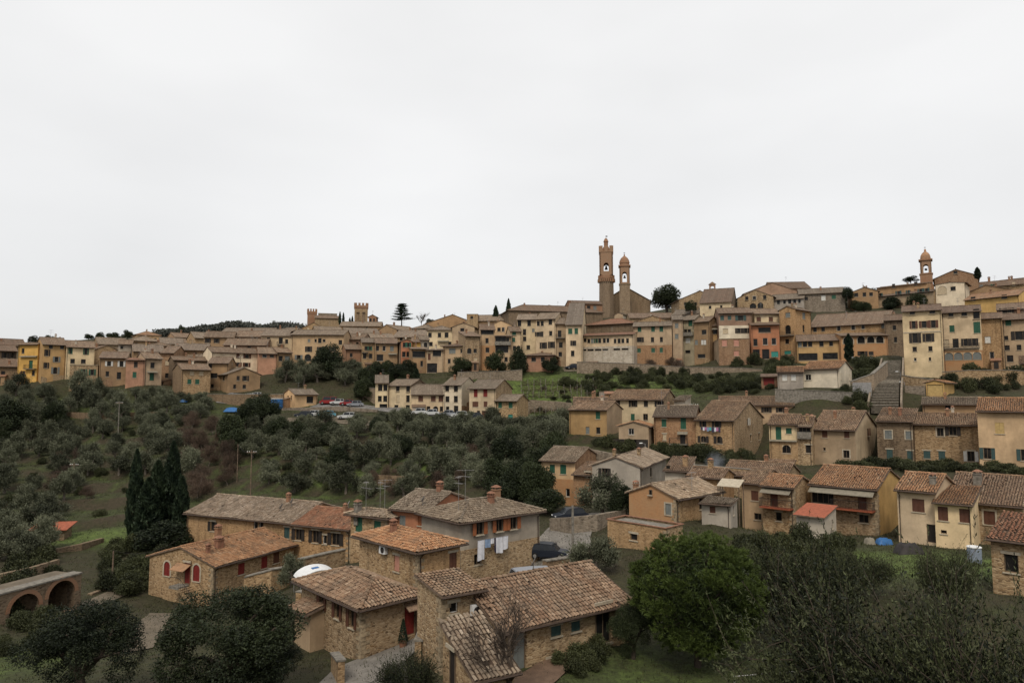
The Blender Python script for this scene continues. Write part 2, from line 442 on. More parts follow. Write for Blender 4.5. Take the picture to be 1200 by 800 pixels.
M['tread'] = plain('lit_tread', (0.27, 0.24, 0.195), 0.95, 0, 0.25)  # paler than the step below: light from above put into the colour
M['stepstone'] = plain('shaded_step_stone', (0.10, 0.085, 0.065), 0.95, 0, 0.3)  # darkened so risers look shaded against their treads
M['wood'] = plain('weathered_wood', (0.17, 0.12, 0.085), 0.85, 0, 0.25)
M['bark'] = plain('bark', (0.085, 0.065, 0.05), 0.95, 0, 0.3)
M['barkl'] = plain('bark_grey', (0.155, 0.13, 0.105), 0.95, 0, 0.3)
M['blue'] = plain('blue_plastic', (0.03, 0.12, 0.30), 0.5)
M['whitep'] = plain('white_plastic', (0.66, 0.66, 0.65), 0.5, 0, 0.06)
M['greyp'] = plain('grey_blue_plastic', (0.22, 0.25, 0.31), 0.5)
M['terr'] = plain('terracotta', (0.24, 0.12, 0.075), 0.85, 0, 0.2)
M['redroof'] = plain('red_sheet_roof', (0.30, 0.085, 0.042), 0.75, 0, 0.15)
M['awn'] = plain('faded_awning', (0.21, 0.185, 0.14), 0.85)
M['cloth'] = plain('laundry_white', (0.62, 0.62, 0.66), 0.9, 0, 0.08)
M['clothb'] = plain('laundry_blue', (0.22, 0.30, 0.44), 0.9)
M['clothd'] = plain('laundry_dark', (0.05, 0.05, 0.09), 0.9)
M['clothp'] = plain('laundry_pink', (0.42, 0.16, 0.30), 0.9)
M['clotht'] = plain('laundry_teal', (0.10, 0.40, 0.40), 0.9)
M['tyre'] = plain('tyre_rubber', (0.015, 0.015, 0.015), 0.8)
M['carglass'] = plain('car_glass', (0.02, 0.023, 0.027), 0.1)
for k, c in dict(red=(0.22, 0.02, 0.02), white=(0.48, 0.48, 0.47), grey=(0.22, 0.23, 0.25), blue=(0.10, 0.26, 0.33), dark=(0.018, 0.022, 0.032), silver=(0.24, 0.25, 0.27)).items():
    M['car' + k] = plain('car_paint_' + k, c, 0.3, 0.1, 0.03)
# foliage
M['lolive'] = leafmat('leaf_olive', (0.010, 0.013, 0.006), (0.158, 0.166, 0.105))
M['loak'] = leafmat('leaf_holm_oak', (0.005, 0.009, 0.004), (0.036, 0.046, 0.018))
M['lcyp'] = leafmat('leaf_cypress', (0.009, 0.017, 0.010), (0.038, 0.056, 0.028))
M['lpine'] = leafmat('leaf_pine', (0.005, 0.011, 0.003), (0.082, 0.112, 0.026))
M['lbush'] = leafmat('leaf_bush', (0.008, 0.011, 0.004), (0.062, 0.068, 0.028))
M['ltwig'] = leafmat('twig_brown', (0.035, 0.024, 0.017), (0.115, 0.078, 0.055))
M['lfar'] = leafmat('leaf_far_wood', (0.045, 0.05, 0.042), (0.135, 0.135, 0.112))  # paled and greyed: distance haze put into the leaf colour
M['lgrass'] = leafmat('grass_blades', (0.05, 0.085, 0.015), (0.16, 0.22, 0.045))
M['lcover'] = leafmat('undergrowth_leaves', (0.016, 0.020, 0.007), (0.085, 0.085, 0.034))

# ------------------------------------------------------------------ terrain: survey points -> smooth hillside
CTRL = []                       # (x, y, z)
def cp(px, py, D): CTRL.append(tuple(at(px, py, D)))
HOUSES = []
def solve_house(xl, xc, xr, ye, D, th, dep):
    """corner C nearest the viewer, local X along the right-hand face, local Y along the left-hand face"""
    kc = kx(xc, ye); C = np.array((kc * D, D))
    if th is None:
        m = kx((xl if xr is None else xr) * 0.5 + xc * 0.5, ye)
        th = math.atan(m) if xr is None else math.pi / 2 + math.atan(m)
    else: th = math.radians(th)
    dR = np.array((math.sin(th), math.cos(th))); dL = np.array((-math.cos(th), math.sin(th)))
    if xl is not None:
        k = kx(xl, ye); t = (C[0] - k * C[1]) / (math.cos(th) + k * math.sin(th))
    else: t = dep
    if xr is not None:
        k = kx(xr, ye); s = (k * C[1] - C[0]) / (math.sin(th) - k * math.cos(th))
    else: s = dep
    return C, th, dR, dL, s, t
def H(label, xl, xc, xr, ye, yb, D, th, roof, wall, tile, wins=(), dep=8.0, ctrl=True, name='house', cat='house', group='houses of the hill town', **kw):
    nH = len(HOUSES); Rh = random.Random(nH * 17 + 3)
    if D > 172 and th is None and xr is None and xl is not None and name == 'house' and kw.get('skew', True):
        th = math.degrees(math.atan(kx((xl + xc) / 2, ye))) + Rh.choice([-16, -9, -4, 4, 8, 14, 20])
        if roof == 'l' and yb is None and Rh.random() < .35: roof = Rh.choice(['h', 'r', 'h'])
    if D > 195 and 'pitch' not in kw: kw['pitch'] = Rh.uniform(.32, .46)
    C, th, dR, dL, s, t = solve_house(xl, xc, xr, ye, D, th, dep)
    if s > 24 or t > 24: print('BIG', round(s), round(t), label)
    if not (0.5 < s < 60 and 0.5 < t < 60): print('BAD HOUSE', label, s, t)
    s = min(max(abs(s), 1.5), 45); t = min(max(abs(t), 1.5), 45)
    ze = at(xc, ye, D)[2]
    zb = None if yb is None else at(xc, yb, D)[2]
    h = dict(label=label, C=C, th=th, dR=dR, dL=dL, s=s, t=t, ze=ze, zb=zb, D=D, roof=roof, wall=wall, tile=tile, wins=wins, name=name, cat=cat, group=group, kw=kw)
    HOUSES.append(h)
    if zb is not None and ctrl:
        for p in (C - dR * 0.5 - dL * 0.5, C + dL * t * 0.9 - dR * 0.6, C + dR * s * 0.9 - dL * 0.6): CTRL.append((p[0], p[1], zb))
    return h

def fit_terrain():
    global TP, TW
    P = np.array(CTRL); TP = P[:, :2] / 100.0
    n = len(P)
    d = np.linalg.norm(TP[:, None] - TP[None], axis=2)
    K = np.where(d > 0, d * d * np.log(d + 1e-12), 0.0) + np.eye(n) * 0.004
    A = np.zeros((n + 3, n + 3)); A[:n, :n] = K; A[:n, n] = 1; A[:n, n + 1:] = TP; A[n, :n] = 1; A[n + 1:, :n] = TP.T
    TW = np.linalg.solve(A, np.concatenate([P[:, 2], np.zeros(3)]))
def tps(X, Y):
    X = np.atleast_1d(np.asarray(X, float)) / 100; Y = np.atleast_1d(np.asarray(Y, float)) / 100
    out = np.empty(len(X)); n = len(TP)
    for i in range(0, len(X), 4000):
        a = np.stack([X[i:i + 4000], Y[i:i + 4000]], 1)
        d = np.linalg.norm(a[:, None] - TP[None], axis=2)
        out[i:i + 4000] = np.where(d > 0, d * d * np.log(d + 1e-12), 0) @ TW[:n] + TW[n] + a @ TW[n + 1:]
    return out
GRID = None
def gz(x, y):
    """ground height, from the ground sheet itself"""
    xs, ys, Z = GRID
    i = min(max(np.searchsorted(xs, x) - 1, 0), len(xs) - 2); j = min(max(np.searchsorted(ys, y) - 1, 0), len(ys) - 2)
    a = (x - xs[i]) / (xs[i + 1] - xs[i]); b = (y - ys[j]) / (ys[j + 1] - ys[j])
    return float(Z[j, i] * (1 - a) * (1 - b) + Z[j, i + 1] * a * (1 - b) + Z[j + 1, i] * (1 - a) * b + Z[j + 1, i + 1] * a * b)
def hit(px, py, y0=20.0, y1=500.0, st=1.5):
    """where the sight line meets the ground"""
    r = ray(px, py); y = y0
    while y < y1:
        p = r * (y / r[1])
        if gz(p[0], p[1]) >= p[2]:
            lo = y - st
            for _ in range(5):
                m = (lo + y) / 2; q = r * (m / r[1])
                if gz(q[0], q[1]) >= q[2]: y = m
                else: lo = m
            p = r * (y / r[1]); return np.array((p[0], p[1], gz(p[0], p[1])))
        y += st
    p = r * (y1 / r[1]); return np.array((p[0], p[1], gz(p[0], p[1])))
def gz_many(X, Y):
    xs, ys, Z = GRID
    i = np.clip(np.searchsorted(xs, X) - 1, 0, len(xs) - 2); j = np.clip(np.searchsorted(ys, Y) - 1, 0, len(ys) - 2)
    a = (X - xs[i]) / (xs[i + 1] - xs[i]); b = (Y - ys[j]) / (ys[j + 1] - ys[j])
    return Z[j, i] * (1 - a) * (1 - b) + Z[j, i + 1] * a * (1 - b) + Z[j + 1, i] * (1 - a) * b + Z[j + 1, i + 1] * a * b

# ------------------------------------------------------------------ windows and doors
MC = {}
def cached(key, fn):
    if key not in MC: MC[key] = fn()
    return MC[key]
def b_box(*a):
    mb = MB(); mb.box(*a); return mb
def shutter_mesh(w, h, y0, y1, mat, key):
    def f():
        mb = MB()
        r = min(0.07, w * 0.2)
        mb.box(-w / 2, -w / 2 + r, y0, y1, 0, h); mb.box(w / 2 - r, w / 2, y0, y1, 0, h)
        mb.box(-w / 2 + r, w / 2 - r, y0, y1, 0, r); mb.box(-w / 2 + r, w / 2 - r, y0, y1, h - r, h)
        n = max(4, int(h / 0.12)); q = (h - 2 * r) / n; ym = (y0 + y1) / 2
        for i in range(n):
            z = r + q * i
            mb.hexa([(-w / 2 + r, ym - .012, z), (w / 2 - r, ym - .012, z), (w / 2 - r, ym + .004, z), (-w / 2 + r, ym + .004, z),
                     (-w / 2 + r, ym + .002, z + q * 1.02), (w / 2 - r, ym + .002, z + q * 1.02), (w / 2 - r, ym + .016, z + q * 1.02), (-w / 2 + r, ym + .016, z + q * 1.02)])
        return mb.mesh('shutter', mat)
    return cached(('sh', round(w, 2), round(h, 2), round(y0, 2), key), f)
def add_window(par, loc, rz, w, h, code, near, wallmat):
    w, h = round(w, 2), round(h, 2)
    st = code[0]; colr = code[1] if len(code) > 1 else 'b'; ex = code[2:]
    isdoor = st in 'dDG'
    nm = {'d': 'door', 'D': 'door', 'G': 'garage_door'}.get(st, 'window')
    rd = 0.22
    fm = M['framew'] if 'W' in ex else M['frame']
    def frame():
        mb = MB(); r = 0.06
        mb.box(-w / 2, -w / 2 + r, rd - .09, rd - .02, 0, h); mb.box(w / 2 - r, w / 2, rd - .09, rd - .02, 0, h)
        mb.box(-w / 2 + r, w / 2 - r, rd - .09, rd - .02, h - r, h); mb.box(-w / 2 + r, w / 2 - r, rd - .09, rd - .02, 0, r)
        if near and st in 'onV' and w > .5:
            nb = max(1, int(round(w / .55))) - 1 if st != 'V' else int(round(w / .5))
            for i in range(nb):
                x = -w / 2 + w * (i + 1) / (nb + 1); mb.box(x - .022, x + .022, rd - .085, rd - .03, r, h - r)
        if 'S' in ex:     # stone surround, proud of the wall
            e = .16
            mb.box(-w / 2 - e, -w / 2, -.035, .03, -.02, h + e, 1); mb.box(w / 2, w / 2 + e, -.035, .03, -.02, h + e, 1); mb.box(-w / 2, w / 2, -.035, .03, h, h + e, 1)
        return mb.mesh(nm, [fm, M['sill']])
    o = link(nm, cached(('fr', w, h, st in 'onV', near, ex, fm.name, nm), frame), par, loc, rz)
    if st in 'dDG':
        def leaf():
            mb = MB(); n = max(1, int(round(w / .45)))
            for i in range(n):
                a, b = -w / 2 + .06 + (w - .12) * i / n, -w / 2 + .06 + (w - .12) * (i + 1) / n
                mb.box(a + .006, b - .006, rd - .06, rd - .03, .02, h - .06)
            mb.box(-w / 2 + .05, w / 2 - .05, rd - .029, rd - .012, 0.01, h - .05)
            return mb.mesh('leaf', M['sh' + colr])
        link('door_leaf', cached(('lf', w, h, colr, st), leaf), o)
    else:
        link('pane', cached(('pn', w, h), lambda: b_box(-w / 2 + .02, w / 2 - .02, rd - .05, rd - .035, .02, h - .02).mesh('pane', M['glass'])), o)
    if not isdoor and 'x' not in ex:
        def sill():
            mb = MB(); mb.box(-w / 2 - .1, w / 2 + .1, -.09, rd - .1, -.09, -.004); return mb.mesh('sill', M['sill'])
        link('sill', cached(('sl', w), sill), o)
    if st == 'o':
        for sx in (-1, 1):
            sh = link('shutter', shutter_mesh(w / 2, h, -.075, -.03, M['sh' + colr], colr), o, (sx * (w * .75 + .02), 0, 0))
            if near: sh.rotation_euler = (0, 0, -sx * rnd.uniform(0, .14))
    elif st == 'c':
        for sx in (-1, 1): link('shutter', shutter_mesh(w / 2 - .01, h - .02, .03, .075, M['sh' + colr], colr), o, (sx * w * .25, 0, .01))
    elif st == 'h':
        link('shutter', shutter_mesh(w / 2, h, -.075, -.03, M['sh' + colr], colr), o, (-(w * .75 + .02), 0, 0))
        link('shutter', shutter_mesh(w / 2 - .01, h - .02, .03, .075, M['sh' + colr], colr), o, (w * .25, 0, .01))
    elif st == 'v':       # roller blind down
        link('blind', cached(('bl', w, h, colr), lambda: b_box(-w / 2 + .01, w / 2 - .01, .10, .125, h * .02, h).mesh('blind', M['sh' + colr])), o)
    if near and wallmat.name.startswith('stone') and 'S' not in ex and 'A' not in ex:
        def lint():
            mb = MB(); mb.box(-w / 2 - .16, w / 2 + .16, -.03, .04, h + .003, h + .2); return mb.mesh('lintel', M['sill'])
        link('lintel', cached(('li', w, h), lint), o)
    if 'A' in ex:         # round-headed: spandrels fill the corners of the opening
        def spand():
            mb = MB(); n = 6; r = w / 2
            for sx in (-1, 1):
                for i in range(n):
                    a0, a1 = math.pi / 2 * i / n, math.pi / 2 * (i + 1) / n
                    xa, xb = r * math.cos(a0), r * math.cos(a1); za, zb = h - r + r * math.sin(a0), h - r + r * math.sin(a1)
                    pts = [(sx * xb, .0, zb), (sx * xa, .0, za), (sx * xa, rd - .1, za), (sx * xb, rd - .1, zb), (sx * xb, .0, h), (sx * xa, .0, h), (sx * xa, rd - .1, h), (sx * xb, rd - .1, h)]
                    mb.hexa(pts)
            return mb.mesh('arch', wallmat)
        link('arch', cached(('ar', w, h, wallmat.name), spand), o)
        if 'R' in ex:
            def ring():
                mb = MB(); n = 10; r = w / 2; e = .18
                P = [(-r, 0)] + [(-r * math.cos(math.pi * i / n), h - r + r * math.sin(math.pi * i / n)) for i in range(n + 1)] + [(r, 0)]
                Q = [(-r - e, 0)] + [(-(r + e) * math.cos(math.pi * i / n), h - r + (r + e) * math.sin(math.pi * i / n)) for i in range(n + 1)] + [(r + e, 0)]
                for (a, b), (c, d) in zip(zip(P, P[1:]), zip(Q, Q[1:])):
                    mb.hexa([(a[0], -.03, a[1]), (b[0], -.03, b[1]), (b[0], .02, b[1]), (a[0], .02, a[1]), (c[0], -.03, c[1]), (d[0], -.03, d[1]), (d[0], .02, d[1]), (c[0], .02, c[1])])
                return mb.mesh('brick_arch', M['brickd'] if 'r' in ex else M['sill'])
            link('brick_surround', cached(('rg', w, h, ex), ring), o)
    return o

# ------------------------------------------------------------------ roof tiles as geometry
def tile_field(planes, near, seed):
    """half-round cover tiles in rows; one mesh"""
    R = np.random.RandomState(seed)
    seg = 4 if near else 3
    ang = np.linspace(0, math.pi, seg + 1)
    Vs, Fs, UVs = [], [], []; base = 0
    for O, U, V, poly in planes:
        O, U, V = np.array(O), np.array(U), np.array(V)
        N = np.cross(U, V)
        if N[2] < 0: N = -N
        pu = np.array([p[0] for p in poly]); pv = np.array([p[1] for p in poly])
        du, dv = .24, .36
        us = np.arange(pu.min() + du / 2, pu.max(), du); vs = np.arange(pv.min(), pv.max() - .05, dv)
        uu, vv = np.meshgrid(us, vs); uu = uu.ravel(); vv = vv.ravel(); cu = uu.copy(); cv = vv + dv / 2
        ins = np.ones(len(uu), bool)
        m = len(poly)
        area = sum(poly[i][0] * poly[(i + 1) % m][1] - poly[(i + 1) % m][0] * poly[i][1] for i in range(m))
        for i in range(m):
            a, b = poly[i], poly[(i + 1) % m]
            cr = (b[0] - a[0]) * (cv - a[1]) - (b[1] - a[1]) * (cu - a[0])
            ins &= (cr * (1 if area > 0 else -1)) >= -1e-6
        ins &= R.rand(len(uu)) > .010
        uu, vv = uu[ins], vv[ins]; n = len(uu)
        if n == 0: continue
        ju = R.normal(0, .016, n); jv = R.normal(0, .022, n); tw = R.normal(0, .035, n) + (R.rand(n) < .02) * R.normal(0, .35, n)
        sag = .055 * np.sin(uu * .9 + seed) * np.sin(vv * .8 + seed * 2) + R.normal(0, .007, n)
        r0, r1, L = .092, .078, .43
        ring = []
        for end in (0, 1):
            r = r0 if end == 0 else r1
            lift = .055 if end == 0 else .012
            for a in ang:
                x = uu + ju - r * math.cos(a) + (tw * L * end)
                y = vv + jv + L * end
                z = lift + sag + r * .85 * math.sin(a) - .01
                ring.append(O[None] + x[:, None] * U[None] + y[:, None] * V[None] + z[:, None] * N[None])
        P = np.stack(ring, 1)            # n, 2*(seg+1), 3
        k = seg + 1
        fl = [[i, i + 1, k + i + 1, k + i] for i in range(seg)]
        if near: fl += [[0, 2, 3, 4]] if False else []
        f = np.array(fl)[None] + (np.arange(n) * 2 * k)[:, None, None] + base
        Vs.append(P.reshape(-1, 3)); Fs.append(f.reshape(-1, 4))
        cell = np.stack([uu + O[0] * 3.1 + seed * 1.37, vv + dv / 2 + O[1] * 2.3 + seed], 1)
        cell = np.stack([(np.floor(cell[:, 0] / .24) + .5) * .24, (np.floor(cell[:, 1] / .36) + .5) * .36], 1)
        UVs.append(np.repeat(cell, 4 * len(fl), 0))
        base += n * 2 * k
    if not Vs: return None
    return np.concatenate(Vs), np.concatenate(Fs), np.concatenate(UVs)
def ridge_tiles(segs, seed):
    R = np.random.RandomState(seed + 5)
    mb = MB()
    for a, b in segs:
        a, b = Vector(a), Vector(b); L = (b - a).length; d = (b - a) / max(L, 1e-6)
        sd_ = d.cross(Vector((0, 0, 1))).normalized(); up = sd_.cross(d)
        n = max(1, int(L / .40))
        for i in range(n):
            p = a + d * (L * i / n); q = a + d * (L * (i + 1) / n + .05)
            o = up * (.02 + R.normal(0, .01)) + sd_ * R.normal(0, .012)
            uvc = ((R.randint(0, 400) + .5) * .24, (R.randint(0, 400) + .5) * .36)
            pr = []
            for e, r, lf in ((p, .14, .03), (q, .12, .0)):
                pr.append([e + o + sd_ * (-r * math.cos(t)) + up * (r * .8 * math.sin(t) + lf - .02) for t in (0, .8, 1.57, 2.34, math.pi)])
            for k in range(4): mb.poly([pr[0][k], pr[0][k + 1], pr[1][k + 1], pr[1][k]], [uvc] * 4)
    return mb

def roof_geo(roof, s, t, ze, pitch, oh, og):
    """roof planes: (origin, U, V, polygon) plus ridge lines; local frame"""
    pl, rid = [], []
    q = math.sqrt(1 + pitch * pitch)
    def plane(O, U, V2, poly):       # V2 horizontal up-slope direction
        V = np.array((V2[0], V2[1], pitch)) / q
        pl.append((np.array(O, float), np.array((U[0], U[1], 0.0)), V, poly))
    z0 = ze - pitch * oh
    if roof == 'r':                  # ridge parallel to the right-hand face
        L = (t / 2 + oh) * q
        plane((-og, -oh, z0), (1, 0), (0, 1), [(0, 0), (s + 2 * og, 0), (s + 2 * og, L), (0, L)])
        plane((s + og, t + oh, z0), (-1, 0), (0, -1), [(0, 0), (s + 2 * og, 0), (s + 2 * og, L), (0, L)])
        zr = ze + pitch * t / 2; rid.append(((-og, t / 2, zr), (s + og, t / 2, zr)))
    elif roof == 'l':
        L = (s / 2 + oh) * q
        plane((-oh, t + og, z0), (0, -1), (1, 0), [(0, 0), (t + 2 * og, 0), (t + 2 * og, L), (0, L)])
        plane((s + oh, -og, z0), (0, 1), (-1, 0), [(0, 0), (t + 2 * og, 0), (t + 2 * og, L), (0, L)])
        zr = ze + pitch * s / 2; rid.append(((s / 2, t + og, zr), (s / 2, -og, zr)))
    elif roof == 'sr':
        L = (t + oh + .15) * q
        plane((-og, -oh, z0), (1, 0), (0, 1), [(0, 0), (s + 2 * og, 0), (s + 2 * og, L), (0, L)])
    elif roof == 'sl':
        L = (s + oh + .15) * q
        plane((-oh, t + og, z0), (0, -1), (1, 0), [(0, 0), (t + 2 * og, 0), (t + 2 * og, L), (0, L)])
    elif roof == 'h':
        a, b = s + 2 * oh, t + 2 * oh; m = min(a, b) / 2; Lh = m * q
        x0, y0, x1, y1 = -oh, -oh, s + oh, t + oh
        plane((x0, y0, z0), (1, 0), (0, 1), [(0, 0), (a, 0), (a - m, Lh), (m, Lh)])
        plane((x1, y1, z0), (-1, 0), (0, -1), [(0, 0), (a, 0), (a - m, Lh), (m, Lh)])
        plane((x0, y1, z0), (0, -1), (1, 0), [(0, 0), (b, 0), (b - m, Lh), (m, Lh)])
        plane((x1, y0, z0), (0, 1), (-1, 0), [(0, 0), (b, 0), (b - m, Lh), (m, Lh)])
        zr = z0 + pitch * m
        if a >= b: r1, r2 = (x0 + m, y0 + m, zr), (x1 - m, y0 + m, zr); en = [((x0, y0), r1), ((x0, y1), r1), ((x1, y0), r2), ((x1, y1), r2)]
        else: r1, r2 = (x0 + m, y0 + m, zr), (x0 + m, y1 - m, zr); en = [((x0, y0), r1), ((x1, y0), r1), ((x0, y1), r2), ((x1, y1), r2)]
        if abs(a - b) > .4: rid.append((r1, r2))
        for e, r in en: rid.append(((e[0], e[1], z0 + .02), r))
    return pl, rid

def facade(mb, fn, L, z0, z1, holes, depth=.22, back=True):
    """wall plane with real openings and reveals; fn(u, d, z) -> point (d = depth inwards)"""
    us = sorted({0.0, L} | {min(max(c, 0), L) for a in holes for c in (a[0], a[1])})
    zs = sorted({z0, z1} | {min(max(c, z0), z1) for a in holes for c in (a[2], a[3])})
    for ua, ub in zip(us, us[1:]):
        if ub - ua < 1e-4: continue
        run = None
        for za, zb in list(zip(zs, zs[1:])) + [(None, None)]:
            solid = za is not None and zb - za > 1e-5 and not any(h[0] <= (ua + ub) / 2 <= h[1] and h[2] <= (za + zb) / 2 <= h[3] for h in holes)
            if solid and run is None: run = [za, zb]
            elif solid: run[1] = zb
            elif run is not None and (za is None or zb - za > 1e-5):
                mb.poly([fn(ua, 0, run[0]), fn(ub, 0, run[0]), fn(ub, 0, run[1]), fn(ua, 0, run[1])]); run = None
    for a, b, c, d in holes:
        mb.poly([fn(a, 0, c), fn(b, 0, c), fn(b, depth, c), fn(a, depth, c)]); mb.poly([fn(a, 0, d), fn(b, 0, d), fn(b, depth, d), fn(a, depth, d)])
        mb.poly([fn(a, 0, c), fn(a, 0, d), fn(a, depth, d), fn(a, depth, c)]); mb.poly([fn(b, 0, c), fn(b, 0, d), fn(b, depth, d), fn(b, depth, c)])
        if back: mb.poly([fn(a, depth, c), fn(b, depth, c), fn(b, depth, d), fn(a, depth, d)])

def chimney(par, x, y, z, seed, big=1.0, mat='brickd'):
    R = random.Random(seed)
    w, h = R.uniform(.22, .33) * big, R.uniform(.65, 1.1) * big
    mb = MB()
    mb.box(x - w, x + w, y - w * .8, y + w * .8, z - 1.2, z + h)
    mb.box(x - w - .07, x + w + .07, y - w * .8 - .07, y + w * .8 + .07, z + h, z + h + .08)
    for sx in (-1, 1):
        for sy in (-1, 1): mb.box(x + sx * w * .8 - .05, x + sx * w * .8 + .05, y + sy * w * .6 - .05, y + sy * w * .6 + .05, z + h + .08, z + h + .3)
    mb.hexa([(x - w - .08, y - w - .02, z + h + .3), (x + w + .08, y - w - .02, z + h + .3), (x + w + .08, y + w + .02, z + h + .3), (x - w - .08, y + w + .02, z + h + .3),
             (x - w * .3, y - w * .3, z + h + .5), (x + w * .3, y - w * .3, z + h + .5), (x + w * .3, y + w * .3, z + h + .5), (x - w * .3, y + w * .3, z + h + .5)], 1)
    return mb.build('chimney', [M[mat], M['terr']], par)
def antenna(par, x, y, z, h, seed, name='antenna'):
    R = random.Random(seed); mb = MB()
    mb.tube([(x, y, z - .6), (x, y, z + h)], .022, 5)
    for zz in (h - .1, h - .7):
        a = R.uniform(0, math.pi); d = (math.cos(a), math.sin(a)); L = R.uniform(.5, .9)
        mb.tube([(x - d[0] * L, y - d[1] * L, z + zz), (x + d[0] * L, y + d[1] * L, z + zz)], .014, 4)
        for i in range(5):
            c = (-.9 + i * .42) * L; q = .32 - .03 * i
            mb.tube([(x + d[0] * c - d[1] * q, y + d[1] * c + d[0] * q, z + zz), (x + d[0] * c + d[1] * q, y + d[1] * c - d[0] * q, z + zz)], .009, 4)
    return mb.build(name, M['metal'], par)
def dish(par, x, y, z, r, az, mat='metal'):
    """satellite dish facing azimuth az (local)"""
    mb = MB(); n = 14
    prof = [(0.02, -.16 * r), (.45 * r, -.12 * r), (.8 * r, -.03 * r), (r, .06 * r), (r * .98, .09 * r), (.78 * r, .01 * r), (.4 * r, -.09 * r), (.02, -.13 * r)]
    mb.lathe(prof, n=n)
    rot = Matrix.Rotation(az, 3, 'Z') @ Matrix.Rotation(math.radians(62), 3, 'Y')
    mb.v = [tuple(rot @ Vector(v) + Vector((x, y, z))) for v in mb.v]
    mb.tube([(x, y, z - .9), (x, y, z)], .03, 5)
    f = rot @ Vector((0, 0, r * .8)) + Vector((x, y, z))
    mb.tube([(x, y, z - r * .8), tuple(f)], .015, 4)
    return mb.build('satellite_dish', M[mat], par)

def make_house(h, idx):
    s, t, ze, D, kw = h['s'], h['t'], h['ze'], h['D'], h['kw']
    C, dR, dL = h['C'], h['dR'], h['dL']
    near = D < 135
    corners = [C, C + dR * s, C + dL * t, C + dR * s + dL * t]
    gmin = min(gz(*c) for c in corners)
    zb = min(gmin, h['zb'] if h['zb'] is not None else 1e9, ze - 2.2) - .5
    root = empty(h['name'], (C[0], C[1], zb), math.pi / 2 - h['th'])
    tag(root, h['label'], h['cat'], h['group'])
    zE = ze - zb
    jit = (idx % 7) * .004
    roof = h['roof']; pitch = kw.get('pitch', .32 if D < 150 else .40); oh = kw.get('oh', .52 if near else .62); og = kw.get('og', .18)
    wm = h['wall']; wmat = M[wm[0] if isinstance(wm, tuple) else wm]; wmat2 = M[wm[1]] if isinstance(wm, tuple) else wmat
    # windows
    ca, sa = math.cos(math.pi / 2 - h['th']), math.sin(math.pi / 2 - h['th'])
    hl, hr, todo = [], [], []
    for face, py, pxs, w, hh, code in h['wins']:
        z = None
        for px in pxs:
            r = ray(px, py)
            n = dR if face == 'l' else dL          # plane normal
            den = r[0] * n[0] + r[1] * n[1]
            if abs(den) < 1e-4: continue
            if z is None:
                k = (C @ n) / den; z = r[2] * k - zb
                p = r[:2] * k
            else:                                   # same level along the row
                py2 = py
                for _ in range(12):
                    r = ray(px, py2); k = (C @ n) / (r[0] * n[0] + r[1] * n[1]); dz = r[2] * k - zb - z
                    py2 += dz * F / max(5, r[1] * k)
                p = r[:2] * k
            d = p - C
            u = float(d @ (dL if face == 'l' else dR)); Lf = t if face == 'l' else s
            if u < .25 or u > Lf - .25: continue
            ww = min(w * ((.85 if near else .66) if code[0] == 'o' else 1), Lf - .3); u = min(max(u, ww / 2 + .12), Lf - ww / 2 - .12)
            Rw = random.Random(idx * 101 + len(todo)); hh0 = hh
            if D > 95 and code[0] in 'onc' and w < 2.2: ww *= Rw.uniform(.86, 1.08); hh = hh * Rw.uniform(.88, 1.08); u += Rw.uniform(-.1, .1); u = min(max(u, ww / 2 + .12), Lf - ww / 2 - .12)
            if D > 95 and code[0] == 'o' and Rw.random() < .22: code_ = Rw.choice(['h', 'c']) + code[1:]
            elif D > 95 and code[0] == 'n' and len(code) == 2 and Rw.random() < .18: code_ = Rw.choice(['nkW', 'vc', 'h' + Rw.choice('gbd'), 'vk'])
            else: code_ = code
            z0 = z - hh / 2
            if 'B' in code: z0 = z - hh            # given by its foot... centre otherwise
            holes = hl if face == 'l' else hr
            box = (u - ww / 2, u + ww / 2, z0, z0 + hh)
            if any(not (box[1] < q[0] - .02 or box[0] > q[1] + .02 or box[3] < q[2] - .02 or box[2] > q[3] + .02) for q in holes): hh = hh0; continue
            if z0 < .2: hh = hh0; continue
            inw = z0 + hh < zE - .05
            if inw: holes.append(box)
            todo.append((face, u, z0, ww, hh, code_, inw)); hh = hh0
    wall = MB()
    facade(wall, lambda u, d, z: (jit + d, u, z), t, 0, zE, hl)
    b1 = len(wall.f)
    facade(wall, lambda u, d, z: (u, jit + d, z), s, 0, zE, hr)
    b2 = len(wall.f)
    wall.poly([(s, jit, 0), (s, t, 0), (s, t, zE), (s, jit, zE)]); wall.poly([(jit, t, 0), (s, t, 0), (s, t, zE), (jit, t, zE)])
    if roof == 'r':
        zr = zE + pitch * t / 2
        wall.poly([(jit, 0, zE), (jit, t, zE), (jit, t / 2, zr)]); wall.poly([(s, 0, zE), (s, t, zE), (s, t / 2, zr)])
    elif roof == 'l':
        zr = zE + pitch * s / 2
        wall.poly([(0, jit, zE), (s, jit, zE), (s / 2, jit, zr)]); wall.poly([(0, t, zE), (s, t, zE), (s / 2, t, zr)])
    elif roof == 'sr':
        zr = zE + pitch * t
        wall.poly([(jit, 0, zE), (jit, t, zE), (jit, t, zr)]); wall.poly([(s, 0, zE), (s, t, zE), (s, t, zr)]); wall.poly([(0, t, zE), (s, t, zE), (s, t, zr), (0, t, zr)])
    elif roof == 'sl':
        zr = zE + pitch * s
        wall.poly([(0, jit, zE), (s, jit, zE), (s, jit, zr)]); wall.poly([(0, t, zE), (s, t, zE), (s, t, zr)]); wall.poly([(s, 0, zE), (s, t, zE), (s, t, zr), (s, 0, zr)])
    elif roof == 'f':
        wall.poly([(0, 0, zE - .25), (s, 0, zE - .25), (s, t, zE - .25), (0, t, zE - .25)])
    wall.mi = [0 if i < b1 else 1 for i in range(len(wall.f))]
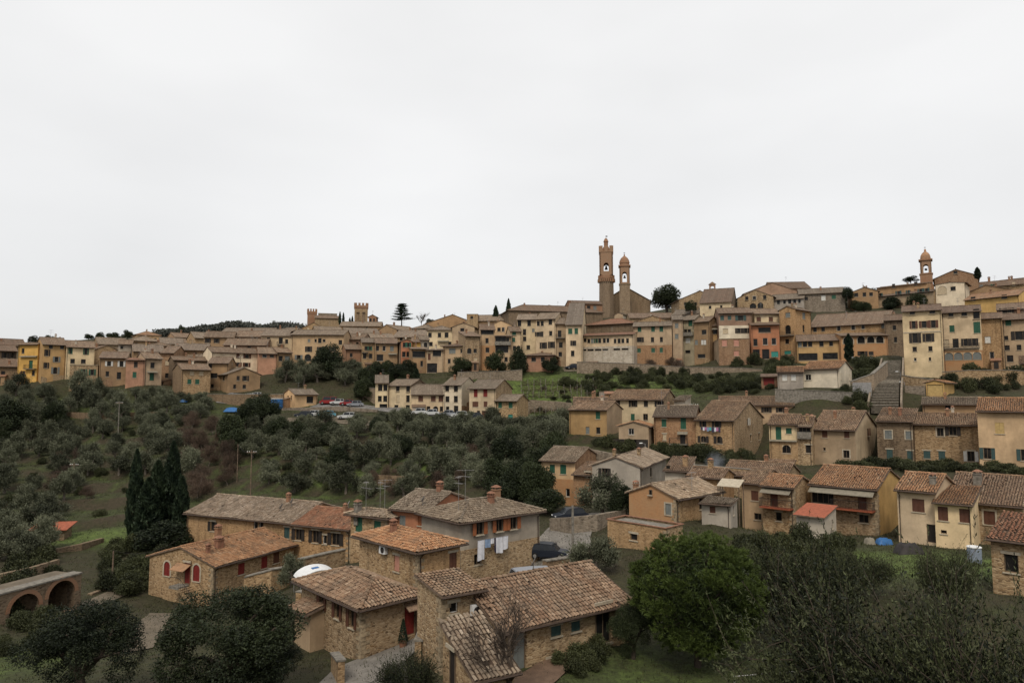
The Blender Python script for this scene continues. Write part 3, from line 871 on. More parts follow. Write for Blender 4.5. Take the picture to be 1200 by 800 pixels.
    if roof in ('r',) :
        for i in range(b2 + 2, len(wall.f)): wall.mi[i] = 0
    if 'under' in kw:      # masonry storey left unplastered below a level (pixel at the corner)
        pyu, um = kw['under']
        zu = at((C[0] / C[1]) * F + 600, pyu, C[1])[2] - zb
        sk = MB()
        for face, Lf in (('l', t), ('r', s)):
            hs = [(a, b, max(c, 0), min(d, zu)) for a, b, c, d in (hl if face == 'l' else hr) if c < zu - .05]
            fn = (lambda u, d, z: (jit - .03 + d, u, z)) if face == 'l' else (lambda u, d, z: (u, jit - .03 + d, z))
            facade(sk, fn, Lf, 0, zu, hs, .03, False)
        sk.poly([(-.03, -.03, zu), (s, -.03, zu), (s, jit, zu), (-.03, jit, zu)]); sk.poly([(-.03, -.03, zu), (jit, -.03, zu), (jit, t, zu), (-.03, t, zu)])
        sk.build('stone_base', M[um], root)
    wo_ = wall.build('wall', [wmat, wmat2], root)
    for face, u, z0, ww, hh, code, inw in todo:
        off = 0 if inw else -.19
        if face == 'l': add_window(root, (jit + off, u, z0), -math.pi / 2, ww, hh, code, near, wmat)
        else: add_window(root, (u, jit + off, z0), 0, ww, hh, code, near, wmat2)
    if D < 92 and (wmat.name.startswith('stone') or wmat2.name.startswith('stone')):     # corner stones
        zc = .3; kq = 0
        while zc < zE - .35:
            a_, b_ = (.62, .30) if kq % 2 else (.30, .62); hq = (.27, .31, .25)[kq % 3]
            def q_(a_=a_, b_=b_, hq=hq):
                mb = MB(); mb.box(-.03, a_, -.03, .02, 0, hq - .025); mb.box(-.03, .02, .021, b_, 0, hq - .025); return mb.mesh('corner_stone', M['quoin'])
            link('corner_stone', cached(('qn', kq % 2, kq % 3), q_), wo_, (jit, jit, zc)); zc += hq; kq += 1
    if D > 135 and h['zb'] is not None and 'under' not in kw and idx % 3 == 0:
        # rough masonry left showing at the foot
        zu = max(1.0, (h['zb'] - zb) + 1.2 + (idx % 5) * .5)
        if zu < zE - 2:
            sk = MB(); Rq = random.Random(idx)
            for face, Lf in (('l', t), ('r', s)):
                nseg = max(2, int(Lf / 1.3)); cuts = [Lf * i / nseg for i in range(nseg + 1)]
                for ua, ub in zip(cuts, cuts[1:]):
                    zt_q = zu * Rq.uniform(.6, 1.15)
                    if any(q[0] < ub and q[1] > ua and q[2] < zt_q for q in (hl if face == 'l' else hr)): continue
                    if face == 'l': sk.poly([(jit - .02, ua, 0), (jit - .02, ub, 0), (jit - .02, ub, zt_q), (jit - .02, ua, zt_q * Rq.uniform(.85, 1.1))])
                    else: sk.poly([(ua, jit - .02, 0), (ub, jit - .02, 0), (ub, jit - .02, zt_q), (ua, jit - .02, zt_q * Rq.uniform(.85, 1.1))])
            if sk.v: sk.build('bare_masonry', M[('stone', 'stoner', 'stoned')[idx % 3 if idx % 2 else 1]], root)['kind'] = 'stuff'
    if D > 135 and h['zb'] is not None and kw.get('annex', idx % 4 == 1) and roof != 'f':
        # small lean-to built against the foot of the facade
        Rq = random.Random(idx + 99); fL = t if h['th'] < .9 else s
        wA = min(fL * .45, Rq.uniform(2.4, 4.0)); u0 = Rq.uniform(.2, max(.3, fL - wA - .2)); dA = Rq.uniform(1.2, 2.2); hA = (h['zb'] - zb) + Rq.uniform(1.9, 2.6)
        mbA = MB(); pA_ = [(-dA, u0, 0), (-.03, u0, 0), (-.03, u0 + wA, 0), (-dA, u0 + wA, 0)]; pB_ = [(-dA, u0, hA - .4), (-.03, u0, hA), (-.03, u0 + wA, hA), (-dA, u0 + wA, hA - .4)]
        pR = [(-dA - .25, u0 - .15, hA - .46), (-.03, u0 - .15, hA + .04), (-.03, u0 + wA + .15, hA + .04), (-dA - .25, u0 + wA + .15, hA - .46)]
        if h['th'] >= .9: sw = lambda P: [(p[1], p[0], p[2]) for p in P]
        else: sw = lambda P: P
        mbA.hexa(sw(pA_) + sw(pB_)); an = mbA.build('annexe', M[Rq.choice(['stone', 'beige', 'tan', 'stoner', 'grey'])], root)
        mbA = MB(); mbA.hexa(sw(pR) + sw([(p[0], p[1], p[2] + .13) for p in pR])); mbA.build('annexe_roof', M[Rq.choice(['rtan', 'rbrown', 'rgrey', 'rred'])], an)
        mbA = MB(); um = u0 + wA / 2
        mbA.hexa(sw([(-dA - .03, um - .4, h['zb'] - zb), (-dA + .01, um - .4, h['zb'] - zb), (-dA + .01, um + .4, h['zb'] - zb), (-dA - .03, um + .4, h['zb'] - zb)]) + sw([(-dA - .03, um - .4, hA - .7), (-dA + .01, um - .4, hA - .7), (-dA + .01, um + .4, hA - .7), (-dA - .03, um + .4, hA - .7)])); mbA.build('annexe_door', M['shd'], an)
    # roof
    tm = M[h['tile']] if D < 135 or h['tile'] == 'redroof' else M['f' + h['tile']]
    if roof != 'f':
        pl, rid = roof_geo(roof, s, t, zE, pitch, oh, og)
        th_ = .13
        mb = MB()
        for O, U, V, poly in pl:
            O = O + np.array((0, 0, th_))
            P = [O + U * a + V * b for a, b in poly]
            mb.poly(P, [(a + O[0] * 3.1 + idx * 1.37, b + O[1] * 2.3 + idx) for a, b in poly])
            B = [p - np.array((0, 0, th_)) for p in P]
            mb.poly(B[::-1], mi=1)
            for i in range(len(P)):
                j = (i + 1) % len(P); mb.poly([P[i], P[j], B[j], B[i]], mi=1)
        ro = mb.build('roof', [M['under_tile'] if near and h['tile'] != 'redroof' else tm, M['wood']], root)
        if near and h['tile'] != 'redroof':
            pl2 = [(O + np.array((0, 0, th_)), U, V, poly) for O, U, V, poly in pl]
            g = tile_field(pl2, D < 90, idx)
            if g:
                to = link('roof_tiles', np_mesh('roof_tiles', g[0], g[1], tm, uv=g[2]), ro); to['kind'] = 'stuff'
        up = .13 if not near else .17
        rs = ridge_tiles([((a[0], a[1], a[2] + up), (b[0], b[1], b[2] + up)) for a, b in rid], idx)
        if rs.v:
            rt = rs.build('ridge_tiles', tm, ro); rt['kind'] = 'stuff'
        R = random.Random(idx * 31 + 5)
        def zroof(x, y):
            if roof == 'r': return zE + pitch * min(y, t - y)
            if roof == 'l': return zE + pitch * min(x, s - x)
            if roof == 'sr': return zE + pitch * y
            if roof == 'sl': return zE + pitch * x
            return zE + pitch * min(x, s - x, y, t - y)
        ch = kw.get('chim')
        if ch is None: ch = [(R.uniform(.2, .8), R.uniform(.3, .7)) for _ in range(R.choice([0, 1, 1, 2]))]
        for i, c in enumerate(ch):
            x, y = c[0] * s, c[1] * t
            chimney(ro, x, y, zroof(x, y), idx * 7 + i, c[2] if len(c) > 2 else 1.0, c[3] if len(c) > 3 else R.choice(['brickd', 'stone', 'brickd', 'white']))
        ant = kw.get('ant')
        if ant is None and D > 135 and R.random() < .4: ant = [(R.uniform(.2, .8), R.uniform(.4, .6), R.uniform(1.5, 2.5))]
        for i, (fx, fy, hh) in enumerate(ant or []): antenna(ro, fx * s, fy * t, zroof(fx * s, fy * t) + .1, hh, idx + i)
        for (fx, fy, r, az) in kw.get('dish', []): dish(ro, fx * s, fy * t, zroof(fx * s, fy * t) + .8, r, az)
        # gutters and downpipe on the eaves in view
        if D < 210 and kw.get('gut', True):
            zg = zE - pitch * oh + .03
            ea = []
            if roof in ('r', 'sr', 'h'): ea.append(((-og if roof != 'h' else -oh, -oh - .04, zg), (s + (og if roof != 'h' else oh), -oh - .04, zg)))
            if roof in ('l', 'sl', 'h'): ea.append(((-oh - .04, -og if roof != 'h' else -oh, zg), (-oh - .04, t + (og if roof != 'h' else oh), zg)))
            for a, b in ea:
                g = MB(); g.tube([a, b], .065 if near else .08, 6); g.build('gutter', M['copper'], ro)
            if ea:
                a = ea[0]; p = MB()
                if roof in ('r', 'sr', 'h'): x = s - .22 if idx % 2 else .22; p.tube([(x, -oh - .02, zg), (x, -.07, zg - .45), (x, -.07, .2)], .05, 6)
                else: y = .22 if idx % 2 else t - .22; p.tube([(-oh - .02, y, zg), (-.07, y, zg - .45), (-.07, y, .2)], .05, 6)
                p.build('downpipe', M['copper'], root)
    else:
        mb = MB()
        mb.box(-.1, s + .1, -.1, .12, zE, zE + .07); mb.box(-.1, s + .1, t - .12, t + .1, zE, zE + .07)
        mb.box(-.1, .12, .12, t - .12, zE, zE + .07); mb.box(s - .12, s + .1, .12, t - .12, zE, zE + .07)
        sl_ = MB(); sl_.box(.05, s - .05, .05, t - .05, zE - .24, zE - .18); sl_.build('roof_slab', M['concrete'], root)
        mb.build('parapet_coping', M['terr'] if kw.get('redcap') else M['sill'], root)
    # balconies / awnings / verandas given by pixel along a face
    for item in kw.get('bal', ()):
        face, px0, px1, py, out, style = item
        n = dR if face == 'l' else dL; e = dL if face == 'l' else dR
        us = []
        for px in (px0, px1):
            r = ray(px, py); k = (C @ n) / (r[0] * n[0] + r[1] * n[1]); us.append(float((r[:2] * k - C) @ e)); zz = r[2] * k - zb
        Lf = t if face == 'l' else s
        u0, u1 = max(0.05, min(us)), min(Lf - .05, max(us))
        if u1 - u0 < .3: continue
        bm_ = MB()
        if style in ('bal', 'balr', 'balw'):
            bm_.box(u0, u1, -out, -.02, -.14, 0, 0)
            bm_.box(u0, u1, -out - .01, -out + .03, .95, 1.0, 1); bm_.box(u0, u1, -out - .005, -out + .02, .1, .13, 1)
            if style == 'balw': bm_.box(u0, u1, -out - .02, -out + .06, .0, .9, 0)
            nb = max(2, int((u1 - u0) / .16))
            for i in range(nb + 1):
                x = u0 + (u1 - u0) * i / nb; bm_.box(x - .011, x + .011, -out, -out + .022, 0, .95, 1)
            for x in (u0, u1):
                bm_.box(x - .012, x + .012, -out, -.02, .95, 1.0, 1)
                for i in range(1, 5): bm_.box(x - .01, x + .01, -out * i / 5 - .01, -out * i / 5 + .01, 0, .95, 1)
            mats = [M['redroof'] if style == 'balr' else M['concrete'], M['iron']]; nm = 'balcony'
        elif style in ('awn', 'canopy', 'teal'):
            bm_.hexa([(u0, -out, -.5 * out), (u1, -out, -.5 * out), (u1, -.02, 0), (u0, -.02, 0), (u0, -out, -.5 * out + .06), (u1, -out, -.5 * out + .06), (u1, -.02, .07), (u0, -.02, .07)])
            mats = M['awn'] if style == 'awn' else (tm if style == 'canopy' else M['sht']); nm = 'awning' if style != 'canopy' else 'canopy'
        elif style == 'band':
            bm_.box(u0, u1, -out, -.01, -.1, .1); mats = M['sill']; nm = 'string_course'
        elif style == 'ac':
            um = (u0 + u1) / 2
            bm_.box(um - .42, um + .42, -.36, -.04, -.32, .32); bm_.v += []
            mats = M['whitep']; nm = 'air_conditioner'
        ob = bm_.build(nm, mats, root, (0, 0, zz) if face == 'r' else (0, 0, zz))
        if face == 'l':     # canonical face is y=0; turn to x=0
            ob.data.transform(Matrix(((0, 1, 0, 0), (1, 0, 0, 0), (0, 0, 1, 0), (0, 0, 0, 1))))
        if style == 'ac':
            f = MB(); um = (u0 + u1) / 2
            f.lathe([(.25, 0), (.25, .03), (.05, .035)], n=12)
            f.v = [(um - .08 + v[0], -.36 - v[2], v[1]) for v in f.v]
            fo = f.build('fan_grille', M['iron'], ob)
            if face == 'l': fo.data.transform(Matrix(((0, 1, 0, 0), (1, 0, 0, 0), (0, 0, 1, 0), (0, 0, 0, 1))))
    if 'laundry' in kw:
        face, px0, px1, py, items, out = kw['laundry']
        n = dR if face == 'l' else dL; e = dL if face == 'l' else dR
        us = []
        for px in (px0, px1):
            r = ray(px, py); k = (C @ n) / (r[0] * n[0] + r[1] * n[1]); us.append(float((r[:2] * k - C) @ e)); zz = r[2] * k
        pts = [C + e * u - n * out for u in us]
        LAUNDRY.append((pts[0], pts[1], zz, items, kw['laundry_label']))
    h['root'] = root; h['zbase'] = zb
    return root
LAUNDRY = []

# ------------------------------------------------------------------ ground survey points (pixel, pixel, metres)
for x in (-400, -200, -100, -40, 0, 40, 100, 200, 400):
    CTRL += [(x, -60, 6), (x, -6, -2.0)]
for x in (-60, -30, 0, 30, 60): CTRL += [(x, 12, -9.5), (x * 1.1, 24, -14.2)]
for a in ((430, 775, 46), (400, 800, 42), (470, 800, 41), (600, 795, 39), (660, 775, 41), (720, 800, 39), (820, 795, 41), (900, 790, 40), (960, 760, 43), (1060, 740, 44), (1180, 700, 44), (1150, 800, 38),
          (1190, 662, 60), (1060, 655, 60), (980, 660, 62), (900, 665, 62), (850, 645, 68), (700, 690, 57), (770, 650, 62), (660, 680, 60), (665, 650, 68), (645, 650, 70), (650, 622, 80), (685, 605, 86),
          (560, 700, 62), (30, 735, 60), (90, 722, 62), (200, 716, 72), (130, 770, 52), (20, 800, 46), (100, 800, 44), (280, 800, 42), (180, 760, 56), (330, 690, 66), (300, 655, 88),
          (120, 690, 76), (60, 665, 84), (160, 660, 90), (70, 632, 98), (10, 640, 95), (120, 600, 110), (20, 590, 116), (140, 560, 128), (30, 545, 134), (240, 600, 112), (250, 560, 124),
          (430, 575, 112), (350, 560, 118), (520, 575, 104), (600, 560, 104), (300, 530, 132), (430, 535, 126), (540, 540, 118), (620, 530, 116), (110, 515, 150), (30, 505, 156), (200, 505, 152), (300, 500, 148), (430, 505, 144), (540, 510, 138),
          (640, 505, 136), (100, 483, 168), (180, 482, 168), (240, 478, 168), (420, 486, 158), (350, 488, 160), (600, 492, 150), (380, 478, 166), (440, 476, 170),
          (640, 495, 152), (640, 478, 162), (650, 462, 172), (700, 470, 150), (760, 452, 160), (640, 448, 178), (700, 436, 182), (800, 440, 176), (860, 443, 168), (900, 440, 160),
          (560, 446, 178), (500, 450, 176), (430, 452, 182), (350, 450, 184), (330, 452, 182), (380, 440, 192),
          (0, 460, 178), (60, 458, 178), (140, 458, 176), (180, 455, 178),
          (690, 530, 118), (800, 540, 108), (900, 548, 100), (1010, 556, 98), (1100, 560, 92), (1180, 556, 86), (860, 556, 100), (730, 560, 100), (640, 585, 98), (690, 590, 90), (800, 618, 74), (870, 630, 76), (1000, 632, 74), (1060, 640, 68),
          (960, 462, 126), (1000, 465, 124), (1030, 484, 118), (1052, 438, 140), (1120, 448, 132), (1190, 452, 130), (1130, 470, 118), (930, 478, 124), (1010, 480, 120),
          (1045, 410, 160), (900, 425, 180), (960, 425, 172), (1000, 430, 168),
          (0, 420, 215), (0, 410, 260), (100, 405, 260), (100, 398, 330), (200, 410, 235), (200, 402, 300), (300, 400, 260), (300, 398, 330), (400, 395, 280), (420, 385, 330), (480, 388, 290), (380, 382, 350), (560, 385, 270), (600, 380, 280), (660, 380, 270), (730, 372, 300),
          (800, 368, 260), (780, 362, 285), (860, 362, 240), (950, 362, 235), (1000, 366, 215), (1100, 362, 205), (1190, 358, 205), (1050, 368, 200), (1120, 345, 225), (900, 358, 260), (900, 385, 210), (1000, 385, 190),
          (220, 392, 420), (150, 396, 420), (280, 386, 440), (250, 384, 520), (330, 384, 500), (60, 404, 420), (-100, 410, 420), (-200, 425, 260), (-300, 450, 200)): cp(*a)
for x in (-900, -600, -300, 0, 300, 600, 900): CTRL += [(x, 900, -60.0), (x, 1500, -160.0)]
CTRL += [(420, 260, 30), (360, 180, 18), (380, 120, 6), (260, 90, -4), (120, 40, -12), (100, 60, -10), (-220, 120, -8), (-160, 80, -18), (-120, 50, -22), (500, 480, 20), (150, 420, 18), (-80, 430, 20), (-350, 420, 8), (330, 330, 38), (100, 340, 44)]

O, N_ = 'o', 'n'
# ================================================================== the left quarter
H('dark brown stone house at the far left end of the town', -26, 20, None, 411, 440, 190, None, 'l', 'stoned', 'rbrown', [('l', 416, [6, 15], 1.2, 1.6, 'od')], ant=[])
H('low lean-to house at the left edge below the dark house', -22, 23, None, 429, 450, 184, None, 'sl', 'stoned', 'rbrown', [('l', 437, [4], 1, 1.2, 'nb')], dep=5, pitch=.4)
H('bright yellow house with balconies at the left end of the town', 22, 45, 50, 403, 446, 182, 4, 'l', 'yellow', 'rtan', [('l', 427, [36], 1.1, 2.2, 'dg'), ('l', 411, [27], .9, 1.3, 'nb'), ('l', 437, [28, 39], .9, 1.3, 'ng')], bal=[('l', 24, 46, 417, .6, 'awn'), ('l', 30, 44, 432, .9, 'bal')], dep=9)
H('tall ochre house right of the bright yellow one', 50, 78, None, 404, 447, 183, None, 'l', 'ochre', 'rtan', [('l', 413, [48, 55], 1.1, 1.6, 'od'), ('l', 406, [60, 73], 1.0, 1.1, 'nd'), ('l', 421, [66], 1.3, 1.5, 'ok'), ('l', 434, [65], 1.4, 1.9, 'okA'), ('l', 428, [54], 1.0, 1.4, 'od')], dep=10)
H('pale yellow house with roof terrace beside the tall ochre one', 78, 111, None, 407, 440, 186, None, 'l', 'lemon', 'rtan', [('l', 411, [83, 101], 1.1, 1.7, 'og'), ('l', 423, [85, 98], 1.1, 1.3, 'nd')], dep=9)
H('square stone block with flat terrace below the pale yellow house', 82, 115, None, 428, 457, 178, None, 'f', 'stone', 'rtan', [('l', 436, [98, 108], 1.1, 1.6, 'og')], dep=6)
H('brown stone house with paired windows left of the narrow pink one', 117, 149, None, 419, 450, 180, None, 'l', ('tan', 'stone'), 'rtan', [('l', 426, [128, 142], 1.3, 1.4, 'ow'), ('l', 438, [126], .9, 1.3, 'nd'), ('l', 440, [139], 1.0, 2.0, 'nb')], dep=8)
H('narrow pinkish house with red flat eave in the left quarter', 148, 170, None, 422, 452, 177, None, 'sl', 'salmon', 'rred', [('l', 427, [159], 1.0, 1.5, 'cd'), ('l', 439, [158], 1.0, 1.4, 'cg')], dep=7, pitch=.12)
H('grey-brown house with green door right of the narrow pinkish one', 170, 190, None, 420, 448, 180, None, 'l', 'beige', 'rtan', [('l', 428, [179], 1.1, 1.5, 'nb'), ('l', 441, [178], 1.1, 2.2, 'dg')], bal=[('l', 172, 184, 435, .8, 'awn')], dep=8)
H('grey block with small flat roof rising behind the left quarter', 139, 155, None, 403, None, 200, None, 'l', 'grey', 'rtan', [('l', 407, [143], .8, 1.0, 'nd')], dep=6)
H('long tan roofed house behind the narrow pinkish house', 156, 192, None, 412, None, 200, None, 'l', 'tan', 'rpale', [], dep=10)
H('low tan roofed house behind the brown house with paired windows', 110, 140, None, 411, None, 200, None, 'l', 'stone', 'rtan', [], dep=10)
H('brown house with long pale roof above the stone house with green shutters', 203, 243, None, 410, None, 200, None, 'l', 'tan', 'rpale', [('l', 415, [214, 228], 1, 1.3, 'nd')], dep=10)
H('dark brown gabled house beside the stone house with green shutters', 198, 203, 250, 421, 455, 186, 50, 'r', 'stoned', 'rtan', [('r', 428, [246, 212], 1.1, 1.4, 'nd')], dep=8)
H('stone house with small green shutters at the foot of the left quarter', 203, 213, 247, 432, 461, 173, 48, 'r', ('stoned', 'stone'), 'rtan', [('r', 437, [225, 236], 1.0, 1.0, 'vc'), ('r', 447, [222, 231], 1.1, 1.2, 'cg')])
H('brown stone house with veranda behind the house with green shutters', 244, 268, None, 425, 458, 182, None, 'l', 'tan', 'rtan', [('l', 440, [250], 1.9, 1.3, 'nd'), ('l', 429, [246], .9, 1.2, 'nd'), ('l', 452, [249], .8, 1.1, 'nd')], dep=8)
H('stone house with broad gable above the parking terrace', 247, 267, 305, 438, 459, 177, 50, 'l', ('tan', 'tan'), 'rgrey', [('r', 443, [279, 288], 1.2, 1.3, 'od'), ('r', 453, [286, 275], .9, 1.2, 'nd'), ('l', 443, [262], 1.6, 1.3, 'nd')])
# ---- filler roofs of the left quarter
H('red-brown house in the gap left of the dark gabled house', 189, 204, None, 413, 455, 190, None, 'l', 'stoner', 'rtan', [('l', 425, [196], 1, 1.4, 'nd'), ('l', 440, [195], 1, 1.4, 'nd')], dep=10)
H('brown house tucked behind the grey-brown one with green door', 178, 200, None, 405, None, 215, None, 'l', 'tan', 'rtan', [('l', 410, [188], 1, 1.2, 'nd')], dep=10)
H('pale roofed house above the brown house with long pale roof', 205, 232, None, 396, None, 262, None, 'l', 'tan', 'rtan', [], dep=12)
H('small dark house with grey roof on the left skyline', -30, 30, None, 405, None, 235, None, 'l', 'stoned', 'rbrown', [], dep=10)
H('reddish gable roof house on the skyline behind the yellow ones', 62, 84, None, 402, None, 240, None, 'r', 'dusky', 'rred', [], dep=10)
H('wide pale roof house behind the grey block', 115, 150, None, 404, None, 235, None, 'l', 'stone', 'rpale', [], dep=12)
H('low roof house on the skyline left of the pine wood', 150, 190, None, 400, None, 255, None, 'l', 'tan', 'rpale', [('l', 403, [160, 175], .9, 1, 'nd')], dep=12)
H('red roofed villa standing at the edge of the wood', 160, 188, None, 393, None, 330, None, 'l', 'peach', 'rorange', [('l', 397, [166, 174, 182], 1.1, 1.3, 'nd')], dep=12)
H('tan roofed house stepping down below the wood', 188, 215, None, 403, None, 245, None, 'l', 'tan', 'rpale', [('l', 407, [196, 206], 1, 1.2, 'nd')], dep=12)
H('grey roofed house in the second row under the wood', 212, 240, None, 402, None, 250, None, 'l', 'stone', 'rtan', [], dep=10)
# ================================================================== middle left
H('brown house with long hipped roof below the wood', 239, 274, None, 395, 413, 222, None, 'l', 'tan', 'rtan', [('l', 399, [243, 254], 1.5, 1.5, 'od')], dep=10, ctrl=False)
H('brown house with two shuttered windows left of the cream flats', 274, 306, None, 394, 412, 226, None, 'l', 'dusky', 'rtan', [('l', 398, [279, 299], 1.4, 1.5, 'ow')], dep=10, ctrl=False)
H('cream house with iron balcony left of the narrow grey house', 306, 344, None, 393, 416, 214, None, 'l', 'cream', 'rpale', [('l', 398, [315], 1.1, 1.5, 'nb'), ('l', 399, [329], 1.2, 1.9, 'nd'), ('l', 400, [336], 1, 1.4, 'nb')], bal=[('l', 325, 333, 404, .9, 'bal')], dep=10, ctrl=False)
H('cream house with four dark windows above the parking terrace', 248, 303, None, 414, 437, 196, None, 'l', 'pale', 'rtan', [('l', 417, [279, 290], 1.6, 1.2, 'ob'), ('l', 427, [279, 289], 1.5, 1.2, 'ob'), ('l', 420, [256, 263], 1.1, 1.2, 'nb')], dep=9)
H('salmon house with blank wall right of the four-window cream house', 303, 325, None, 414, 438, 194, None, 'l', 'salmon', 'rtan', [('l', 417, [310, 319], 1.2, .8, 'nd')], dep=9)
H('brown house between the blank salmon wall and the big yellow house', 325, 342, None, 413, 438, 196, None, 'l', 'tan', 'rtan', [('l', 420, [329, 337], 1.3, 1.7, 'nb')], dep=9)
H('narrow dark grey house left of the big yellow house', 344, 356, None, 388, None, 208, None, 'l', 'grey', 'rtan', [('l', 400, [351], 1.5, 1.6, 'ow'), ('l', 409, [349], 1.8, 1.2, 'nd')], dep=8)
H('big yellow house with loggia arch behind the dark round tree', 342, 403, None, 392, 430, 202, None, 'l', 'peach', 'rpale', [('l', 399, [362, 370, 380], .8, .9, 'nk'), ('l', 399, [375], 1.1, 1.6, 'nd'), ('l', 401, [399], 1, 1.3, 'nd'), ('l', 409, [362, 375, 390], 1.5, 1.5, 'od'), ('l', 418.5, [350], 1.6, 1.5, 'ok'), ('l', 419, [361], 2.0, 2.0, 'nkA')], dep=11)
H('brown house with grey roof right of the big yellow house', 403, 425, None, 397, None, 210, None, 'l', 'dusky', 'rtan', [('l', 403, [410, 419], 1, 1.2, 'nd')], dep=9)
H('red-brown brick house below the big yellow house', 405, 423, None, 409, 430, 197, None, 'l', 'brickd', 'rtan', [('l', 416, [412], .9, 1.2, 'nd')], dep=8)
H('tall narrow stone house with balcony and white cloth', 424, 440, None, 401, 435, 197, None, 'l', 'stone', 'rgrey', [('l', 408, [429, 434], 1, 1.3, 'nk'), ('l', 417, [427, 434], 1, 1.4, 'nk'), ('l', 427, [434], .9, 1.2, 'nk')], bal=[('l', 424, 431, 413, .9, 'bal')], dep=8)
H('brown ochre house with tall window right of the balcony house', 440, 466, None, 402, 435, 195, None, 'l', 'tan', 'rtan', [('l', 408, [442, 450, 459], 1, 1.4, 'nk'), ('l', 419, [445], 1.8, 2.1, 'nd'), ('l', 427, [451, 459], .9, 1.3, 'nk')], bal=[('l', 455, 465, 414, .8, 'awn')], dep=8)
H('beige and brick house with wide attic window', 464, 470, 483, 400, 437, 193, 70, 'l', ('beige', 'orange'), 'rpale', [('r', 404, [474, 480], 1.2, 1.4, 'nd'), ('r', 415, [473, 479], 1.1, 1.5, 'ng'), ('r', 430, [475], 2.2, 1.8, 'nd')])
H('small orange-yellow house beside the white one with round window', 482, 493, None, 400, None, 197, None, 'l', 'yellow', 'rtan', [], dep=7)
H('small white house with round-headed window', 492, 503, None, 398, None, 198, None, 'l', 'white', 'rpale', [('l', 404, [499], 1.2, 1.4, 'ndA')], dep=7)
H('brown house with long glazed veranda under the orange one', 482, 501, None, 409, 437, 191, None, 'sl', 'tan', 'rpale', [('l', 415, [491], 3.6, 1.8, 'Vw'), ('l', 428, [486], 1, 1.3, 'nk'), ('l', 426, [494], .8, 1.5, 'nk')], dep=6, pitch=.15)
H('beige house with tall ground floor glazing left of the round bay', 500, 520, None, 410, 438, 189, None, 'sl', 'beige', 'rpale', [('l', 414, [512], 2.4, 1.6, 'nk'), ('l', 431, [506], 2.9, 2.6, 'Vk'), ('l', 418, [503], .8, 1.8, 'db')], dep=6, pitch=.12)
H('round bayed beige house with wide pale window', 519, 546, None, 405, 434, 188, None, 'h', 'beige', 'rbrown', [('l', 411, [530], 1.9, 1.4, 'vk'), ('l', 423, [526], 1, 1.3, 'nk'), ('l', 411, [541], .9, 1.2, 'nk')], dep=6, pitch=.2)
H('brown stone house with arched window behind the dark shrubs', 545, 563, None, 394, 434, 187, None, 'sl', 'stone', 'rtan', [('l', 411, [550], 1.2, 1.5, 'ndA'), ('l', 411, [557], .9, 1.2, 'nk'), ('l', 421, [557], 1, 1.1, 'nk'), ('l', 427, [557], 1, .9, 'nk')], dep=7, pitch=.25)
H('cream house with three windows above the round bay', 501, 530, None, 386, None, 214, None, 'l', 'lemon', 'rpale', [('l', 392.5, [504, 515, 523], 1.2, 1.5, 'nb'), ('l', 403, [505, 527], 1.1, 1.4, 'nb')], bal=[('l', 513, 526, 399, .8, 'awn')], dep=9)
H('beige house with two tall windows right of the three-window cream one', 530, 556, None, 383, None, 212, None, 'l', 'beige', 'rpale', [('l', 387, [542], 1.2, 1.5, 'nb'), ('l', 399, [542, 550], 1.2, 1.9, 'nb')], dep=9)
H('beige and brick house with covered loggia and veranda', 563, 580, None, 386, 436, 190, None, 'l', ('beige', 'beige'), 'rbrown', [('l', 389, [571], 3.6, 1.3, 'nk'), ('l', 399, [564, 571], .9, 1.5, 'ng'), ('l', 410, [571], 1, 1.3, 'nk'), ('l', 420, [571], .9, 1.3, 'nk')], dep=9, under=(405, 'brick'))
H('cream house with blue glazed veranda and balconies', 580, 599, None, 394, 434, 188.5, None, 'sl', 'beige', 'rbrown', [('l', 397, [583], 3.0, 1.9, 'Vk'), ('l', 398.5, [595], 1, 1.5, 'nb'), ('l', 409, [584], 3.6, 1.9, 'Vk'), ('l', 410, [596], .9, 1.8, 'nk'), ('l', 421, [585, 593], 1, 1.3, 'nk')], bal=[('l', 580, 599, 404, 1.0, 'balw')], dep=6, pitch=.12)
H('peach house with two small attic windows', 574, 600, None, 381, None, 206, None, 'l', 'peach', 'rpale', [('l', 386, [585, 590], 1, 1.3, 'nb')], dep=9)
H('narrow cream house with green shutters left of the tall cream flats', 598, 611, None, 388, None, 194, None, 'l', 'cream', 'rtan', [('l', 389.8, [602], 1, 1.4, 'cg'), ('l', 398, [602], 1, 1.4, 'cg'), ('l', 408, [603, 608], 1, 1.4, 'nd')], dep=8)
H('tall lemon house with chimney on the upper terrace', 606, 628, None, 374, 424, 198, None, 'l', 'lemon', 'rpale', [('l', 378.5, [609, 620], 1, 1.7, 'nd'), ('l', 378.5, [614.5], 1.8, 1.7, 'nk'), ('l', 389, [614.5], 1, 1.7, 'ng'), ('l', 387, [625], .8, 1.1, 'nb'), ('l', 397, [614.5], 1, 1.4, 'ng'), ('l', 407, [610, 619], 1.1, 1.4, 'nd')], dep=11)
H('tall cream house with rows of paired shutters', 628, 651, None, 373, 424, 194, None, 'l', 'cream', 'rpale', [('l', 379, [631, 635], .9, 1.4, 'nd'), ('l', 377, [645], 1.1, 1.6, 'nd'), ('l', 391.5, [630, 635], 1.2, 1.4, 'od'), ('l', 390.5, [645], 1, 1.3, 'nb'), ('l', 405, [629, 637], 1.7, 1.7, 'od'), ('l', 404, [646], 1.7, 1.7, 'od')], dep=11)
H('beige house with iron balcony between tall cream flats', 651, 663, None, 379, 430, 194, None, 'l', 'beige', 'rpale', [('l', 391, [656], 1.2, 2.0, 'ng'), ('l', 404, [657], 1.1, 1.5, 'nd'), ('l', 415, [657], 1.1, 1.3, 'nd')], bal=[('l', 649, 662, 396, 1.0, 'bal')], dep=10)
